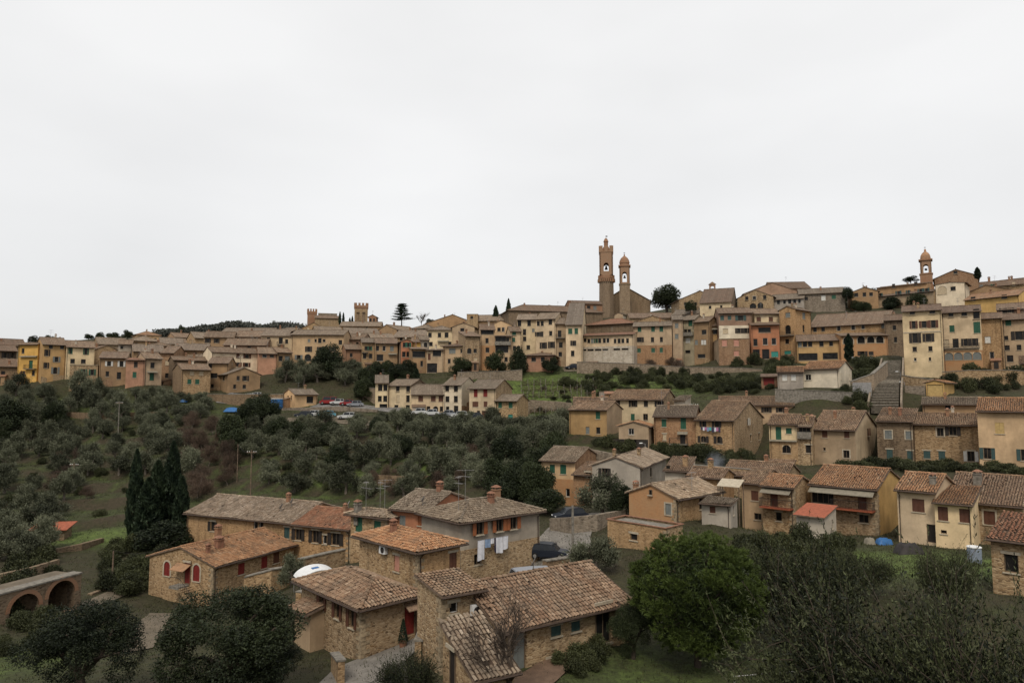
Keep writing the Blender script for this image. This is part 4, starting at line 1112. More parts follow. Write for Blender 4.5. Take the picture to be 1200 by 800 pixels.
H('cream gabled house with dark green shutters left of the long hall', 663, 682, 690, 380, 432, 190, 8, 'l', ('cream', 'lemon'), 'rgrey', [('l', 388, [668, 675], 1.1, 1.7, 'cg'), ('l', 402, [673], 1.7, 1.5, 'od'), ('l', 414, [671], 1, 1.5, 'nb')])
H('low pink house with wide eave under the tall cream flats', 617, 648, 655, 416, 436, 184, 10, 'h', 'salmon', 'rbrown', [('l', 421, [625, 636], 1.2, 1.2, 'nb')], pitch=.2)
# ---- hall group
H('long cream and white stone hall with many small windows on the terrace', 682, 742, None, 391.5, 432, 191, None, 'sl', 'cream', 'rred', [('l', 398.5, [685.5], .9, 1.2, 'nk'), ('l', 399.5, [690, 694, 699, 703, 708, 712], .85, 1.4, 'nk'), ('l', 399.5, [721, 725, 730, 735], .85, 1.4, 'nk'), ('l', 410, [685], .9, .6, 'nd'), ('l', 410, [692, 700.5, 709.5, 723, 732.5], 1.9, .6, 'nd')], dep=5, pitch=.2, chim=[], under=(405, 'stonew'))
H('brown upper hall with long red roof above the white hall', 688, 742, None, 378, None, 200, None, 'l', 'stoned', 'rred', [], dep=11, chim=[])
H('long red roofed wing continuing the upper hall', 741, 788, None, 377, None, 201, None, 'l', 'stone', 'rred', [], dep=11)
H('beige and brick house with green shutters right of the long hall', 742, 787, None, 381, 430, 193, None, 'l', ('beige', 'beige'), 'rgrey', [('l', 386, [749, 765, 775], 1, 1.5, 'cg'), ('l', 398, [749], 1.9, 1.5, 'od'), ('l', 398, [765, 775], 1, 1.4, 'nk'), ('l', 410.5, [749, 765, 775], 1, 1.3, 'cg')], dep=7, under=(404, 'stoner'))
H('narrow beige house with pale windows right of the green shuttered house', 788, 800, None, 374, 430, 194, None, 'l', 'beige', 'rgrey', [('l', 381.5, [793], 1, 1.4, 'vk'), ('l', 394, [793], 1, 1.4, 'vk')], dep=8)
H('grey-green house with green door and roof terrace', 800, 814, None, 374, 430, 195, None, 'l', 'olive', 'rgrey', [('l', 378, [809], 1.2, 2.0, 'dg'), ('l', 389, [803, 808], 1.0, 1.6, 'nd'), ('l', 399, [806], 1.4, 1.4, 'vw'), ('l', 412, [806], 1.8, 1, 'nk')], bal=[('l', 799, 813, 393, 1.2, 'balw')], dep=8)
H('orange-brown house with small windows beside the roof terrace', 813, 831, None, 376, 428, 192, None, 'l', ('tan', 'tan'), 'rtan', [('l', 389, [825], 1.3, 1.4, 'nk'), ('l', 401, [823, 826], .7, 1.4, 'vw'), ('l', 401, [816], .9, 1.3, 'nk'), ('l', 412, [814], .9, 1.3, 'nk'), ('l', 417, [822], 2.2, 1.1, 'nd')], dep=8)
H('tan house with dark awning and plants', 830, 844, None, 381, 420, 194, None, 'l', 'ochre', 'rbrown', [('l', 388, [838], 2.4, 1.6, 'nd')], bal=[('l', 830, 844, 384, 1.2, 'awn')], dep=8)
H('pink-brown house with wide green shutters over a cream storey', 842, 881, None, 366, 410, 189, None, 'l', 'dusky', 'rtan', [('l', 372.5, [846, 854.5], 1, 1.4, 'ce'), ('l', 372.5, [868], 2.2, 1.5, 'oe'), ('l', 388, [850], 1.6, 1.5, 'nd'), ('l', 387.5, [865.5, 874], 1.4, 1.5, 'od')], dep=9, under=(381, 'pale'))
H('brown stone garden building with bricked pink windows and climbers', 835, 842, 878, 397, 430, 182, 100, 'f', ('beige', 'stoner'), 'rtan', [('r', 402, [849, 863], 1.3, 1.7, 'vp'), ('r', 414, [863], 1.3, 1.4, 'vp'), ('r', 426, [859], .8, 1.2, 'nd')])
H('cream house with two brown windows behind the red-orange house', 884, 914, None, 367, None, 191, None, 'l', 'lemon', 'rtan', [('l', 374, [889.5, 903], 1.2, 1.3, 'cb')], dep=9)
H('red-orange house with porch openings and wide eave', 880, 913, None, 380, 424, 184, None, 'sl', 'orange', 'rbrown', [('l', 386.5, [896], 3.2, 1.4, 'ng'), ('l', 401, [885.5], 1.2, 1.9, 'nd'), ('l', 400, [896.5, 907], 1.2, 1.9, 'nkW'), ('l', 415, [885.5, 897], 2.0, 2.5, 'nd'), ('l', 415, [908], 1.8, 1.5, 'vt')], dep=5, pitch=.2, oh=.9)
H('tall brown stone tower house with balcony and arched door', 913, 932, 950, 362, 424, 185, 50, 'r', ('stoneo', 'stoneo'), 'rtan', [('l', 369, [923], 1.6, 1.2, 'nk'), ('l', 386, [923], 1.7, 2.5, 'nbA'), ('l', 400, [922], 1.1, 1.4, 'nb'), ('l', 414, [923], 1.9, 1.5, 'vt'), ('r', 370, [942], 1.6, 1.7, 'nb'), ('r', 385, [942], 1.1, 2.0, 'nk')], bal=[('l', 914, 931, 392.5, 1.0, 'bal')], dep=9)
H('long ochre house with porch and five small upper windows', 934, 985, None, 398, 426, 177, None, 'l', 'ochre', 'rtan', [('l', 403.5, [937, 943, 949, 963, 974], 1, 1.3, 'nb'), ('l', 418, [947], 4.6, 1.9, 'nd'), ('l', 417, [973], 3.6, 1.7, 'nd')], dep=9)
H('brick house with four arched windows behind the cypress', 985, 1040, None, 392.5, 432, 173, None, 'sl', ('brick', 'brick'), 'rtan', [('l', 398.5, [994], 2.4, 1.9, 'ndAR'), ('l', 398, [1009, 1020, 1031.5], 1.7, 1.8, 'ndAR'), ('l', 414, [1010.5, 1021], 1.7, 1.1, 'od')], dep=5, pitch=.2, chim=[])
H('brown house with white framed windows above the arched brick house', 948, 1040, 1052, 378, 430, 180, 36, 'l', ('stoneo', 'stoned'), 'rtan', [('l', 384.5, [983, 999.5], .9, 1.3, 'nbS'), ('l', 383, [1011, 1034.5], 1, 1.3, 'ng'), ('l', 386, [955, 965], 1, 1.3, 'nb')], ctrl=False)
H('long tan roof house behind the brown house with white frames', 958, 1050, None, 371, None, 196, None, 'l', 'tan', 'rbrown', [], dep=10)
# ================================================================== skyline behind, centre and right
H('long low house with grey-brown roof left of the church', 596, 706, None, 366, None, 262, None, 'l', 'stoned', 'rbrown', [], dep=14, chim=[(.5, .3, 1.6, 'brickd'), (.4, .8, 1.2, 'brickd')])
H('brick loggia house beside the church tower', 669, 706, None, 356, None, 282, None, 'l', 'brickd', 'rbrown', [('l', 360, [676, 683, 690, 697], 1.4, 1.6, 'nk')], dep=10, chim=[])
H('squat brick turret house on the long roof', 638, 653, None, 360, None, 275, None, 'h', 'brickd', 'rbrown', [('l', 363, [643, 649], 1, 1, 'nk')], dep=6, chim=[])
H('tan house with pale roof on the ridge left of the long roof', 556, 606, None, 375, None, 262, None, 'l', 'tan', 'rpale', [], dep=12)
H('stone house with flat tower top left of the two cypresses', 547, 560, None, 368, None, 262, None, 'f', 'stone', 'rtan', [('l', 372, [553], 1, 1, 'nk')], dep=6)
H('small pale gabled house at the foot of the church', 720, 730, 738, 368, None, 270, 35, 'r', ('beige', 'pale'), 'rpale', [], chim=[])
H('low tan roof house right of the church foot', 738, 790, None, 372, None, 235, None, 'l', 'stone', 'rtan', [], dep=12)
H('grey roofed house below the dark round tree', 788, 836, None, 366, None, 222, None, 'l', 'grey', 'rgrey', [('l', 370, [795, 806, 818], 1, 1.2, 'nk')], dep=11)
H('long stone building with bell gable on its roof', 796, 845, None, 351, None, 245, None, 'l', 'stone', 'rbrown', [('l', 356, [803, 815], 1, 1.3, 'nk')], dep=12, chim=[])
H('cream house with blank front below the bell gable', 820, 857, 864, 353, 368, 212, 22, 'l', ('lemon', 'stoned'), 'rbrown', [('l', 360, [832, 845], .8, 1, 'nk')], ctrl=False, chim=[])
H('brown house with two arches at its foot on the upper slope', 864, 906, None, 347, None, 222, None, 'l', 'stone', 'rbrown', [('l', 349.5, [875, 884, 896], 1.1, 1.4, 'nk'), ('l', 358.5, [882, 891], 2, 1.9, 'ndA')], dep=10)
H('grey row house with several narrow pale windows', 904, 942, None, 349, None, 220, None, 'l', 'grey', 'rgrey', [('l', 354, [912, 919, 925, 931, 937], 1, 1.5, 'nkW')], dep=10)
H('big palace with long sloping brown roof on the hilltop', 872, 938, None, 342, None, 262, None, 'l', 'dusky', 'rbrown', [], dep=20, chim=[])
H('dusky gabled house on top of the hill beside the palace', 905, 950, None, 337, None, 275, None, 'l', 'dusky', 'rbrown', [], dep=16, chim=[])
H('wide stone house with green window on the right ridge', 936, 990, None, 342, 362, 218, None, 'l', 'stoneg', 'rgrey', [('l', 349, [965], 1.3, 1.7, 'vw'), ('l', 348, [977], 1.2, 1.5, 'cg'), ('l', 350, [945], 1, 1.2, 'nk')], dep=12, ctrl=False, chim=[(.9, .9, 1.7, 'brickd'), (.3, .5)])
H('brown house with three small windows right of the ivy wall', 998, 1029, None, 341, None, 217, None, 'l', 'tan', 'rtan', [('l', 345.5, [1003, 1013, 1021], 1.1, 1.3, 'nk')], dep=10)
H('long beige house with shuttered windows below the brick bell tower', 1027, 1094, None, 341, 368, 206, 50, 'l', ('beige', 'stone'), 'rbrown', [('l', 346, [1032, 1053, 1065, 1079, 1086], 1.3, 1.5, 'oe'), ('l', 356, [1045, 1070], 1, 1.1, 'nk')], dep=9, ctrl=False, pitch=.22)
H('brick house with low roof just left of the brick bell tower', 1027, 1086, None, 331.5, None, 216, 45, 'l', 'tan', 'rtan', [('l', 335, [1047, 1073], 1, 1.3, 'ng')], dep=9, pitch=.16)
H('cream house with blind arch right of the bell tower', 1096, 1130, None, 331, 368, 202, None, 'r', 'pale', 'rbrown', [('l', 338, [1117], 1.3, 1.2, 'nk'), ('l', 340, [1104], 2.4, 2.6, 'vcA')], dep=10, ctrl=False, pitch=.12, chim=[])
H('yellow house with red roof right of the cream house with blind arch', 1130, 1194, None, 345, 372, 186, None, 'l', 'gold', 'rorange', [('l', 350, [1140], 1.2, 1.2, 'nd'), ('l', 347.5, [1177], 1.3, 1.2, 'nd')], dep=10, ctrl=False)
H('dark stone house with red chimneys on the right skyline', 1140, 1200, None, 332, None, 215, None, 'l', 'stone', 'rbrown', [('l', 336, [1150, 1165, 1188], 1, 1.2, 'nk')], dep=10, chim=[(.5, .3, 1.3, 'brickd'), (.5, .7, 1.3, 'brickd')])
H('second dark roofed house at the right edge of the skyline', 1165, 1240, None, 326, None, 230, None, 'l', 'dusky', 'rbrown', [], dep=12, chim=[(.5, .8, 1.2, 'brickd')])
H('tan roofed house between the skyline and the yellow red-roofed house', 1128, 1185, None, 339, None, 202, None, 'l', 'tan', 'rtan', [], dep=8)
# ---- roofs of the middle ridge
H('stone house with grey gable on the ridge left of the cedar', 441, 465, 492, 386, None, 255, 40, 'r', ('tan', 'dusky'), 'rpale', [('r', 389, [468, 474, 481], 1, 1.5, 'nb')], pitch=.36)
H('whitish house right of the ridge gable', 484, 506, None, 384, None, 262, None, 'l', 'white', 'rpale', [('l', 387.5, [497], 1.1, 1.6, 'nd')], dep=10)
H('wide tan roof house behind the whitish one', 500, 560, None, 380, None, 275, None, 'l', 'tan', 'rpale', [], dep=14)
H('tan roof house on the ridge below the crenellated tower', 398, 446, None, 382, None, 285, None, 'l', 'tan', 'rpale', [('l', 385, [410, 420, 430], 1, 1.4, 'nk')], dep=12)
H('orange gabled house under the fortress', 354, 381, None, 385, None, 290, None, 'r', 'stoneo', 'rtan', [('l', 386, [361, 372], 1, 1.5, 'nk')], dep=14, pitch=.5)
H('low roof house spreading right of the orange gable', 370, 402, None, 389, None, 262, None, 'l', 'tan', 'rpale', [('l', 391, [380, 392], 1, 1.2, 'nk')], dep=12)
H('brown roof house in front of the fortress ridge', 405, 445, None, 392, None, 240, None, 'l', 'stone', 'rpale', [('l', 395, [412, 425, 436], 1, 1.2, 'nk')], dep=12)
H('tan gabled house above the brown ochre house', 428, 462, None, 396, None, 222, None, 'l', 'tan', 'rpale', [('l', 399, [431, 455], 1.2, 1.3, 'nk')], dep=10)
H('pale roof house in the fold above the narrow brick house', 460, 502, None, 394, None, 225, None, 'l', 'stone', 'rpale', [('l', 397, [470, 490], 1, 1.2, 'nk')], dep=12)
H('long roof house below the fortress hill on the left', 312, 360, None, 389, None, 250, None, 'l', 'tan', 'rpale', [], dep=12)
H('low brown roof house left of the fortress hill', 258, 318, None, 390, None, 262, None, 'l', 'dusky', 'rpale', [('l', 393, [270, 290, 305], 1, 1.2, 'nk')], dep=12)
H('tan roof house stepping between the two brown houses', 228, 262, None, 397, None, 245, None, 'l', 'stone', 'rpale', [], dep=10)
H('brown gabled house with little roofs above the cream flats', 262, 312, None, 404, None, 208, None, 'l', 'dusky', 'rtan', [('l', 408, [275, 292], 1.2, 1.3, 'nk')], dep=9)
H('tan roofed house left of the four-window cream house', 218, 256, None, 418, None, 198, None, 'l', 'tan', 'rpale', [('l', 424, [228, 240], 1, 1.3, 'nd')], dep=9)
# ================================================================== the cream row below the wall
H('pale cream house at the left end of the cream row', 440, 455, None, 448, 478, 168, None, 'l', 'lemon', 'rgrey', [('l', 454, [445.5, 453], 1, 1.7, 'nd'), ('l', 467, [445.5, 453], 1, 1.5, 'nd'), ('l', 475.5, [450], 1.9, 1, 'nd')], dep=9)
H('lemon house with rough stone side wall in the cream row', 455, 482, 500, 451, 478, 166, 25, 'l', ('lemon', 'stoned'), 'rgrey', [('l', 454.5, [466.5, 478], 1.1, 1.7, 'nd'), ('l', 467, [466.5, 478], 1, 1.6, 'nd'), ('l', 476.5, [464, 478], 1.3, 1, 'nd')])
H('low cream house with brown shutters in the cream row', 482, 520, None, 461.5, 484, 163, None, 'l', 'cream', 'rgrey', [('l', 467, [493, 508, 518], 1.2, 1.4, 'cb'), ('l', 477.5, [492.5], 1.7, 1.3, 'nd'), ('l', 479, [502, 518], .8, 1.2, 'nb'), ('l', 480.5, [510], 1.3, 1.8, 'ndA')], dep=11)
H('pale three storey house with white side in the cream row', 520, 541, 558, 450.5, 486, 161, 20, 'l', ('pale', 'pale'), 'rgrey', [('l', 455, [524, 534], 1, 1.5, 'ng'), ('l', 467.5, [524, 534], 1, 1.5, 'ng'), ('l', 479.5, [524], 1, 1.3, 'ng'), ('l', 481, [534], 1.1, 2.2, 'nd')])
H('beige house with brown shutters near the end of the cream row', 550, 581, 600, 454.5, 490, 157, 22, 'l', ('cream', 'stone'), 'rgrey', [('l', 460.5, [557, 569], 1.1, 1.7, 'cr'), ('l', 473.5, [557], 1.5, 1.2, 'cb'), ('l', 473.5, [568.5], 1, 1.2, 'cb'), ('l', 486, [569.5], 2.1, 1.9, 'db'), ('l', 484, [560.5], .8, 1.2, 'nb')])
H('low stone house with green shutters closing the cream row', 581, 606, 619, 469, 492, 155, 25, 'l', ('stone', 'stone'), 'rgrey', [('l', 474.5, [586, 598.5], 1, 1.4, 'cg'), ('l', 487, [585], 1, 1.4, 'nk'), ('l', 489.5, [598], 1.2, 1.6, 'dt')])
H('small yellow house with porch by the parked cars', 332, 345, 372, 461.5, 477, 168, 46, 'r', ('peach', 'peach'), 'rgrey', [('l', 466, [337.5, 341.5], .7, 1.1, 'nd'), ('r', 468, [363], 1.9, 1.7, 'nd')], chim=[(.7, .5, 1.0, 'stone')])
# ================================================================== right, upper terrace
H('dark stone house closing the alley at the top of the stairs', 1036, 1062, None, 374, 428, 172, None, 'l', 'stoned', 'rbrown', [('l', 384, [1048], .8, 1.2, 'nk'), ('l', 398, [1050], .8, 1.4, 'nk')], dep=8, ctrl=False)  # added filler; its dark stone stands in for the alley's shade
H('tall cream house with shutters on every floor beside the stairs', 1057, 1103, None, 362.5, 444, 141, None, 'l', ('lemon', 'stoned'), 'rbrown', [('l', 366.5, [1069, 1092], 1, .75, 'nk'), ('l', 380.5, [1070], 1.2, 1.5, 'ob'), ('l', 380, [1083, 1094], 1.3, 1.5, 'ob'), ('l', 396, [1073, 1088], 1.5, 1.9, 'od'), ('l', 409, [1072, 1090], .8, 1.1, 'nk'), ('l', 421, [1073, 1090], .5, .7, 'nb')], dep=10, bal=[('l', 1057, 1103, 388, .1, 'band')])
H('big ochre house with blue glazed veranda and green shutters', 1103, 1149, None, 364, 436, 143, None, 'l', 'cream', 'rbrown', [('l', 368, [1114.5, 1129.5], 1, 1.2, 'nd'), ('l', 385, [1115.5], 1, 1.4, 'cg'), ('l', 383.5, [1145], 1.3, 2.3, 'cg'), ('l', 367.5, [1144.5], 1.1, 2.0, 'nd'), ('l', 402, [1108.5], 1, 1.6, 'vc'), ('l', 402, [1119.5], 1.1, 2.0, 'nk'), ('l', 401, [1131, 1142], 1.2, 1.6, 'od'), ('l', 417.5, [1112, 1123, 1134, 1145], 1.55, 1.6, 'vkA')], bal=[('l', 1104, 1148, 407, .5, 'bal')], dep=11, under=(410, 'brick'))
H('rough stone house between the veranda house and the right cream house', 1149, 1174, None, 372, 432, 142.5, None, 'l', 'stoneo', 'rbrown', [('l', 398, [1157.5], 1, 1.4, 'vw'), ('l', 416, [1163], .8, 1.4, 'nb')], dep=9)
H('cream house with open shutters at the right edge of the terrace', 1174, 1222, None, 372, 432, 142, None, 'l', 'beige', 'rbrown', [('l', 378, [1182], 1, 1.3, 'cg'), ('l', 393, [1194], 2.0, 1.7, 'od'), ('l', 396, [1179.5], .8, .9, 'nb'), ('l', 407.5, [1180.5, 1193.5], .9, 1.1, 'nb'), ('l', 420, [1183], 1.3, 1.4, 'nd')], dep=10)
H('set back top storey with loggia at the right edge', 1168, 1215, None, 360, None, 150, None, 'l', 'dusky', 'rtan', [('l', 364, [1176, 1183], 1.2, 1.2, 'od')], dep=8)
H('low garden building at the right edge of the terrace', 1195, 1225, None, 425, 440, 134, None, 'sl', 'ochre', 'rtan', [], dep=5)
H('cream house with orange roof below the cypress', 941, 983, 998, 431.5, 455, 130, 40, 'l', ('pale', 'pale'), 'rorange', [('l', 442, [947], 1.0, 1.3, 'nkW'), ('r', 441, [986], .5, 1.3, 'nb'), ('r', 442, [995.5], .5, 1.2, 'nb')], chim=[])
H('grey annexe left of the cream house with orange roof', 911, 941, None, 435.5, 455, 132, None, 'l', 'grey', 'rorange', [('l', 442.5, [919.5, 930], .9, 1.2, 'vw')], dep=6, chim=[])
H('small yellow garden shed with gabled roof above the stone houses', 1085, 1106, 1118, 448, 465, 120, 42, 'r', 'gold', 'rorange', [('l', 457, [1095], 2.6, 2.0, 'dy')], pitch=.28, chim=[], name='garden_shed', cat='shed', gut=False)
H('low long house with grey roof under the yellow shed', 1081, 1150, None, 473.5, 485, 110, None, 'l', 'tan', 'rgrey', [('l', 477, [1110], .9, .6, 'nd')], dep=6, ctrl=False)
# ================================================================== right, middle rows
H('low shed with grey roof at the edge of the vine terraces', 703, 735, None, 464, 470, 152, None, 'l', 'stoned', 'rgrey', [], dep=4, ctrl=False, chim=[], ant=[], name='garden_shed', cat='shed', gut=False)
H('dark red brick garage left of the grey annexe', 892, 911, None, 441, 453, 140, None, 'sl', 'brickd', 'rbrown', [('l', 447, [901], 2.2, 1.6, 'dr')], dep=5, ctrl=False, pitch=.12, chim=[], ant=[], name='garage', cat='garage', gut=False)
H('small white shed peeping out right of the yellow house gable', 790, 803, None, 469, 480, 132, 30, 'sl', 'white', 'rgrey', [], dep=4, ctrl=False, pitch=.2, chim=[], ant=[], name='garden_shed', cat='shed', gut=False)
H('stone wash house with tan roof below the laundry stone house', 893, 925, None, 549, 562, 98, 34, 'sl', 'stone', 'rtan', [('l', 554, [903], .7, .7, 'nd')], dep=4, ctrl=False, pitch=.2, chim=[], ant=[], name='outbuilding', cat='outbuilding')
H('low tan roofed shed between the pale blank house and the brick house', 806, 846, None, 560, 572, 86, 34, 'l', 'stoneo', 'rtan', [('l', 565, [820], .7, .7, 'nd')], dep=5, ctrl=False, chim=[(.5, .5, 1.1, 'stone')], ant=[], name='outbuilding', cat='outbuilding')
H('ochre house with flaking render left of the yellow house', 667, 711, 729, 480, 508, 122, 28, 'l', ('ochre', 'beige'), 'rtan', [('l', 486.5, [700.5], .9, 1.3, 'cg'), ('l', 504, [689, 701], .8, 1.2, 'ng')], chim=[(.55, .35)], ant=[(.3, .2, 2)])
H('narrow roof rising behind the flaking ochre house', 672, 712, None, 472.5, None, 128, None, 'l', 'beige', 'rtan', [], dep=6)
H('yellow house with four shuttered upper windows', 713, 777, 792, 468, 500, 130, 26, 'l', ('lemon', 'stone'), 'rtan', [('l', 472.7, [722, 741.5, 756.5, 773], 1.0, 1.15, 'od'), ('l', 488.5, [741.5], .8, 1.2, 'cg'), ('l', 488.5, [757], .9, 1.2, 'nd')], ctrl=False)
H('small beige gabled house in front of the yellow one', 725, 760, 766, 499.5, 527, 116, 22, 'r', 'beige', 'rorange', [('l', 505.5, [740], .9, 1.1, 'nkW'), ('l', 520, [752], 4, 1.5, 'nd')], pitch=.28, chim=[])
H('brick and stone house with green shutters and small balcony', 766, 815, None, 488, 530, 115, 20, 'l', 'stoner', 'rgrey', [('l', 495.5, [777.5], .8, 1.2, 'cg'), ('l', 496, [801], .9, 2.0, 'cg'), ('l', 512, [778.5], .6, 1.1, 'nk'), ('l', 514.5, [800], .9, 2.1, 'dd')], bal=[('l', 785, 806, 520, 1.0, 'bal'), ('l', 794, 806, 506, .8, 'awn')], dep=10, ant=[(.5, .9, 3)])
H('stone house with laundry under its upper windows', 815, 860, 894, 492.5, 538, 111, 34, 'l', ('stoneo', 'stone'), 'rtan', [('l', 496.5, [825.5, 839.5], .9, 1.1, 'od'), ('l', 514.5, [824.5, 843.5], 1.2, 1.2, 'odA'), ('r', 494, [876.5], .8, 1.2, 'ow'), ('r', 513, [880, 890], .9, 1.2, 'ng'), ('r', 530, [888], .8, 1.4, 'nd')],
  laundry=('l', 822, 845, 500.5, 'mixed', .45), laundry_label='small coloured laundry under the windows of a stone house')
H('long beige house with tan roof behind the laundry stone house', 842, 930, None, 474.5, 495, 126, None, 'l', 'beige', 'rtan', [('l', 480, [898, 914], 1, 1, 'od'), ('l', 480, [880], .9, 1, 'nd')], dep=9, ctrl=False, chim=[(.6, .62), (.5, .1)])
H('beige house with small gable right of the long beige house', 922, 968, 985, 475.5, 495, 124, 40, 'l', ('beige', 'beige'), 'rtan', [('r', 480, [975.5], .6, 1, 'nd'), ('l', 479, [935, 944], 1, 1, 'nd')], ctrl=False)
H('yellow house with green door and loggia beside the beige gable', 901, 934, None, 497, 544, 106, 30, 'l', 'lemon', 'rtan', [('l', 507.5, [912], .9, 1.9, 'cg'), ('l', 504.7, [925], .8, .9, 'cg'), ('l', 526, [921.5], 1.2, 1.4, 'ndA')], bal=[('l', 902, 934, 516, .4, 'awn')], dep=8, under=(517, 'stoneo'))
H('stone house with dark loggia between the yellow and beige houses', 934, 951, None, 499.5, 545, 105, 30, 'l', 'stone', 'rtan', [('l', 504.5, [942], 1.9, 1.3, 'nd'), ('l', 526, [947], .8, 1.3, 'nd')], bal=[('l', 934, 951, 513, .5, 'balw')], dep=8)
H('beige house with pale right gable and white framed window', 951, 1002, 1027, 504, 547, 104, 38, 'l', ('beige', 'cream'), 'rtan', [('l', 508, [966, 991.5], .8, 1.1, 'cb'), ('l', 532, [992], .9, 1.3, 'ndS'), ('l', 526, [966], .4, .5, 'nb'), ('r', 506, [1017], .9, 1.3, 'ob'), ('r', 530, [1020], .7, 1.5, 'nb')])
H('dark stone house with sloping parapet and four shutters', 1027, 1069, None, 494, 545, 105, 36, 'sl', 'stoned', 'rtan', [('l', 509, [1041.5, 1067], .9, 1.4, 'ckS'), ('l', 532.5, [1042, 1066], .8, 1.5, 'ce')], dep=8, pitch=.22, chim=[(.4, .4, 1.2, 'terr'), (.5, .7, 1, 'brickd')])
H('stone house with tan roof and dark open shutters right of the parapet house', 1069, 1146, None, 498, 548, 101, 36, 'l', 'stone', 'rtan', [('l', 506, [1101], 1.0, 1.4, 'ndS'), ('l', 505, [1116.5], 1.2, 1.3, 'od'), ('l', 532.5, [1085.5, 1104], .95, 1.3, 'ce'), ('l', 534.5, [1138], 1.2, 1.5, 'ow')], dep=9)
H('big ochre house with orange tiled roof at the right edge', 1145, 1250, None, 482.5, 552, 88, 38, 'l', 'peach', 'rorange', [('l', 501.5, [1171.5], 1.0, 1.5, 'cy'), ('l', 531, [1157], 1.0, 1.5, 'oe'), ('l', 533, [1201], 1.0, 1.5, 'oe')], dep=10, chim=[(.3, .35, 1.5, 'terr')])
# ================================================================== right, lower rows
H('peach house with green shutters among the olives', 634, 674, 702, 540.5, 600, 101, 28, 'l', ('peach', 'stoner'), 'rgrey', [('l', 549, [647, 660], .9, 1.3, 'cg'), ('l', 577, [666], .7, 1.1, 'nkW')], chim=[], under=(562, 'brick'))
H('low stone annexe with tan roof beside the peach house', 672, 700, None, 557, 595, 97, 26, 'sl', 'stoner', 'rtan', [('l', 556, [690], .9, .7, 'nd')], dep=6, pitch=.2, chim=[])
H('grey rendered house with wide gable among dark olives', 694, 750, 781, 547.5, 592, 92, 24, 'r', ('grey', 'grey'), 'rpale', [('l', 554, [708.5], 1.0, 1.3, 'od'), ('r', 553, [763], 1.2, 1.3, 'nd')], pitch=.36, chim=[(.1, .6, .9, 'stone'), (.45, .3, 1.2, 'stone')])
H('low pale house with blank wall right of the grey gable', 779, 806, None, 552, 585, 90, 24, 'sl', 'white', 'rtan', [('l', 547.5, [783], .6, .6, 'nd')], dep=6, pitch=.2, chim=[(.3, .2, 1.2, 'stone')])
H('orange brick house with plain gable and grey roof', 737, 792, 845, 584, 616, 75, 48, 'r', ('brick', 'stoneo'), 'rpale', [('l', 576.5, [762.5], .45, .6, 'nb'), ('l', 596.5, [783], .75, 1.2, 'ckS'), ('r', 590, [822], .8, 1.25, 'nd')], pitch=.36, chim=[(.1, .95, 1.1, 'brickd')], ant=[(.45, .1, 2.2)])
H('small grey outbuilding with flat roof beside the brick house', 822, 856, 864, 592, 614, 73, 30, 'sl', 'grey', 'rgrey', [('l', 597, [835], .6, .7, 'cb'), ('r', 598, [860], .5, 1, 'nd')], pitch=.06, chim=[], name='outbuilding', cat='outbuilding')
H('low stone building with ruined flat roof and red tile edge', 712, 780, 800, 619, 650, 63, 45, 'f', ('stoneo', 'stone'), 'rred', [('l', 629, [742.5], .8, .6, 'nd')], redcap=True)
H('tan roofed house behind the cream house with brown shutters', 846, 920, None, 560, None, 92, 34, 'l', 'stone', 'rtan', [], dep=9)
H('cream house with brown shutters left of the stone balcony house', 869, 893, None, 566.5, 640, 85, 40, 'l', 'beige', 'rtan', [('l', 580.5, [884.5], .9, 1.2, 'cb'), ('l', 605, [888], .9, .8, 'nd')], dep=8, chim=[])
H('stone house with brown door and red balcony', 893, 930, 950, 571, 640, 80, 42, 'l', ('stone', 'stone'), 'rorange', [('l', 586, [907], .9, 2.0, 'db'), ('l', 605, [912.5], .7, 1, 'nd')], bal=[('l', 894, 930, 595.5, 1.1, 'balr'), ('l', 893, 928, 574, 1.0, 'awn')], chim=[])
H('long stone house with porch awning and plain yellow gable', 950, 1028, 1056, 573, 626, 77, 42, 'l', ('stone', 'gold'), 'rorange', [('l', 582, [964], 2.4, 1.5, 'nd'), ('l', 582, [970], 1.2, 1.5, 'nd'), ('l', 590, [1010.5], .9, 1.9, 'db'), ('l', 607.5, [1012], 1, .9, 'nd')], bal=[('l', 951, 1026, 574.5, 1.3, 'awn'), ('l', 977, 1026, 598, 1.2, 'balr')], chim=[])
H('small white outbuilding with red sheet roof', 933, 966, 980, 606, 634, 72, 42, 'sl', 'white', 'redroof', [('r', 614, [976], .5, 1, 'nd')], pitch=.16, chim=[], name='outbuilding', cat='outbuilding', gut=False)
H('pale cream house with closed brown shutter at the lower right', 1051, 1096, None, 576.5, 640, 69, 44, 'l', 'cream', 'rorange', [('l', 592, [1076], 1.1, 1.3, 'cb'), ('l', 625, [1092], .8, 1.8, 'dd')], dep=8, chim=[(.2, .15, 1.1, 'concrete')])
H('pale yellow house front with veranda windows at the lower right', 1095, 1139, 1150, 592, 645, 66.5, 40, 'sl', ('lemon', 'lemon'), 'rorange', [('l', 601.5, [1105], .85, 1.35, 'cb'), ('l', 603, [1117.5], 1.1, 1.3, 'nd'), ('l', 604, [1130], .8, 1.3, 'cb'), ('l', 623, [1106], .5, .35, 'nb')], pitch=.12, chim=[])
H('stone house with long tan roof behind the veranda windows', 1110, 1198, 1215, 593, 645, 68, 42, 'l', ('stone', 'stone'), 'rtan', [('l', 606.5, [1159.5], .95, 1.35, 'cbS')], chim=[(.3, .65, 1.3, 'concrete')])
H('stone shed with brown roof at the lower right edge', 1161, 1215, None, 637, 705, 46, 44, 'sl', 'stone', 'rred', [('l', 660, [1185], .8, 1.2, 'nd')], dep=6, pitch=.15, chim=[], name='stone_shed', cat='shed')
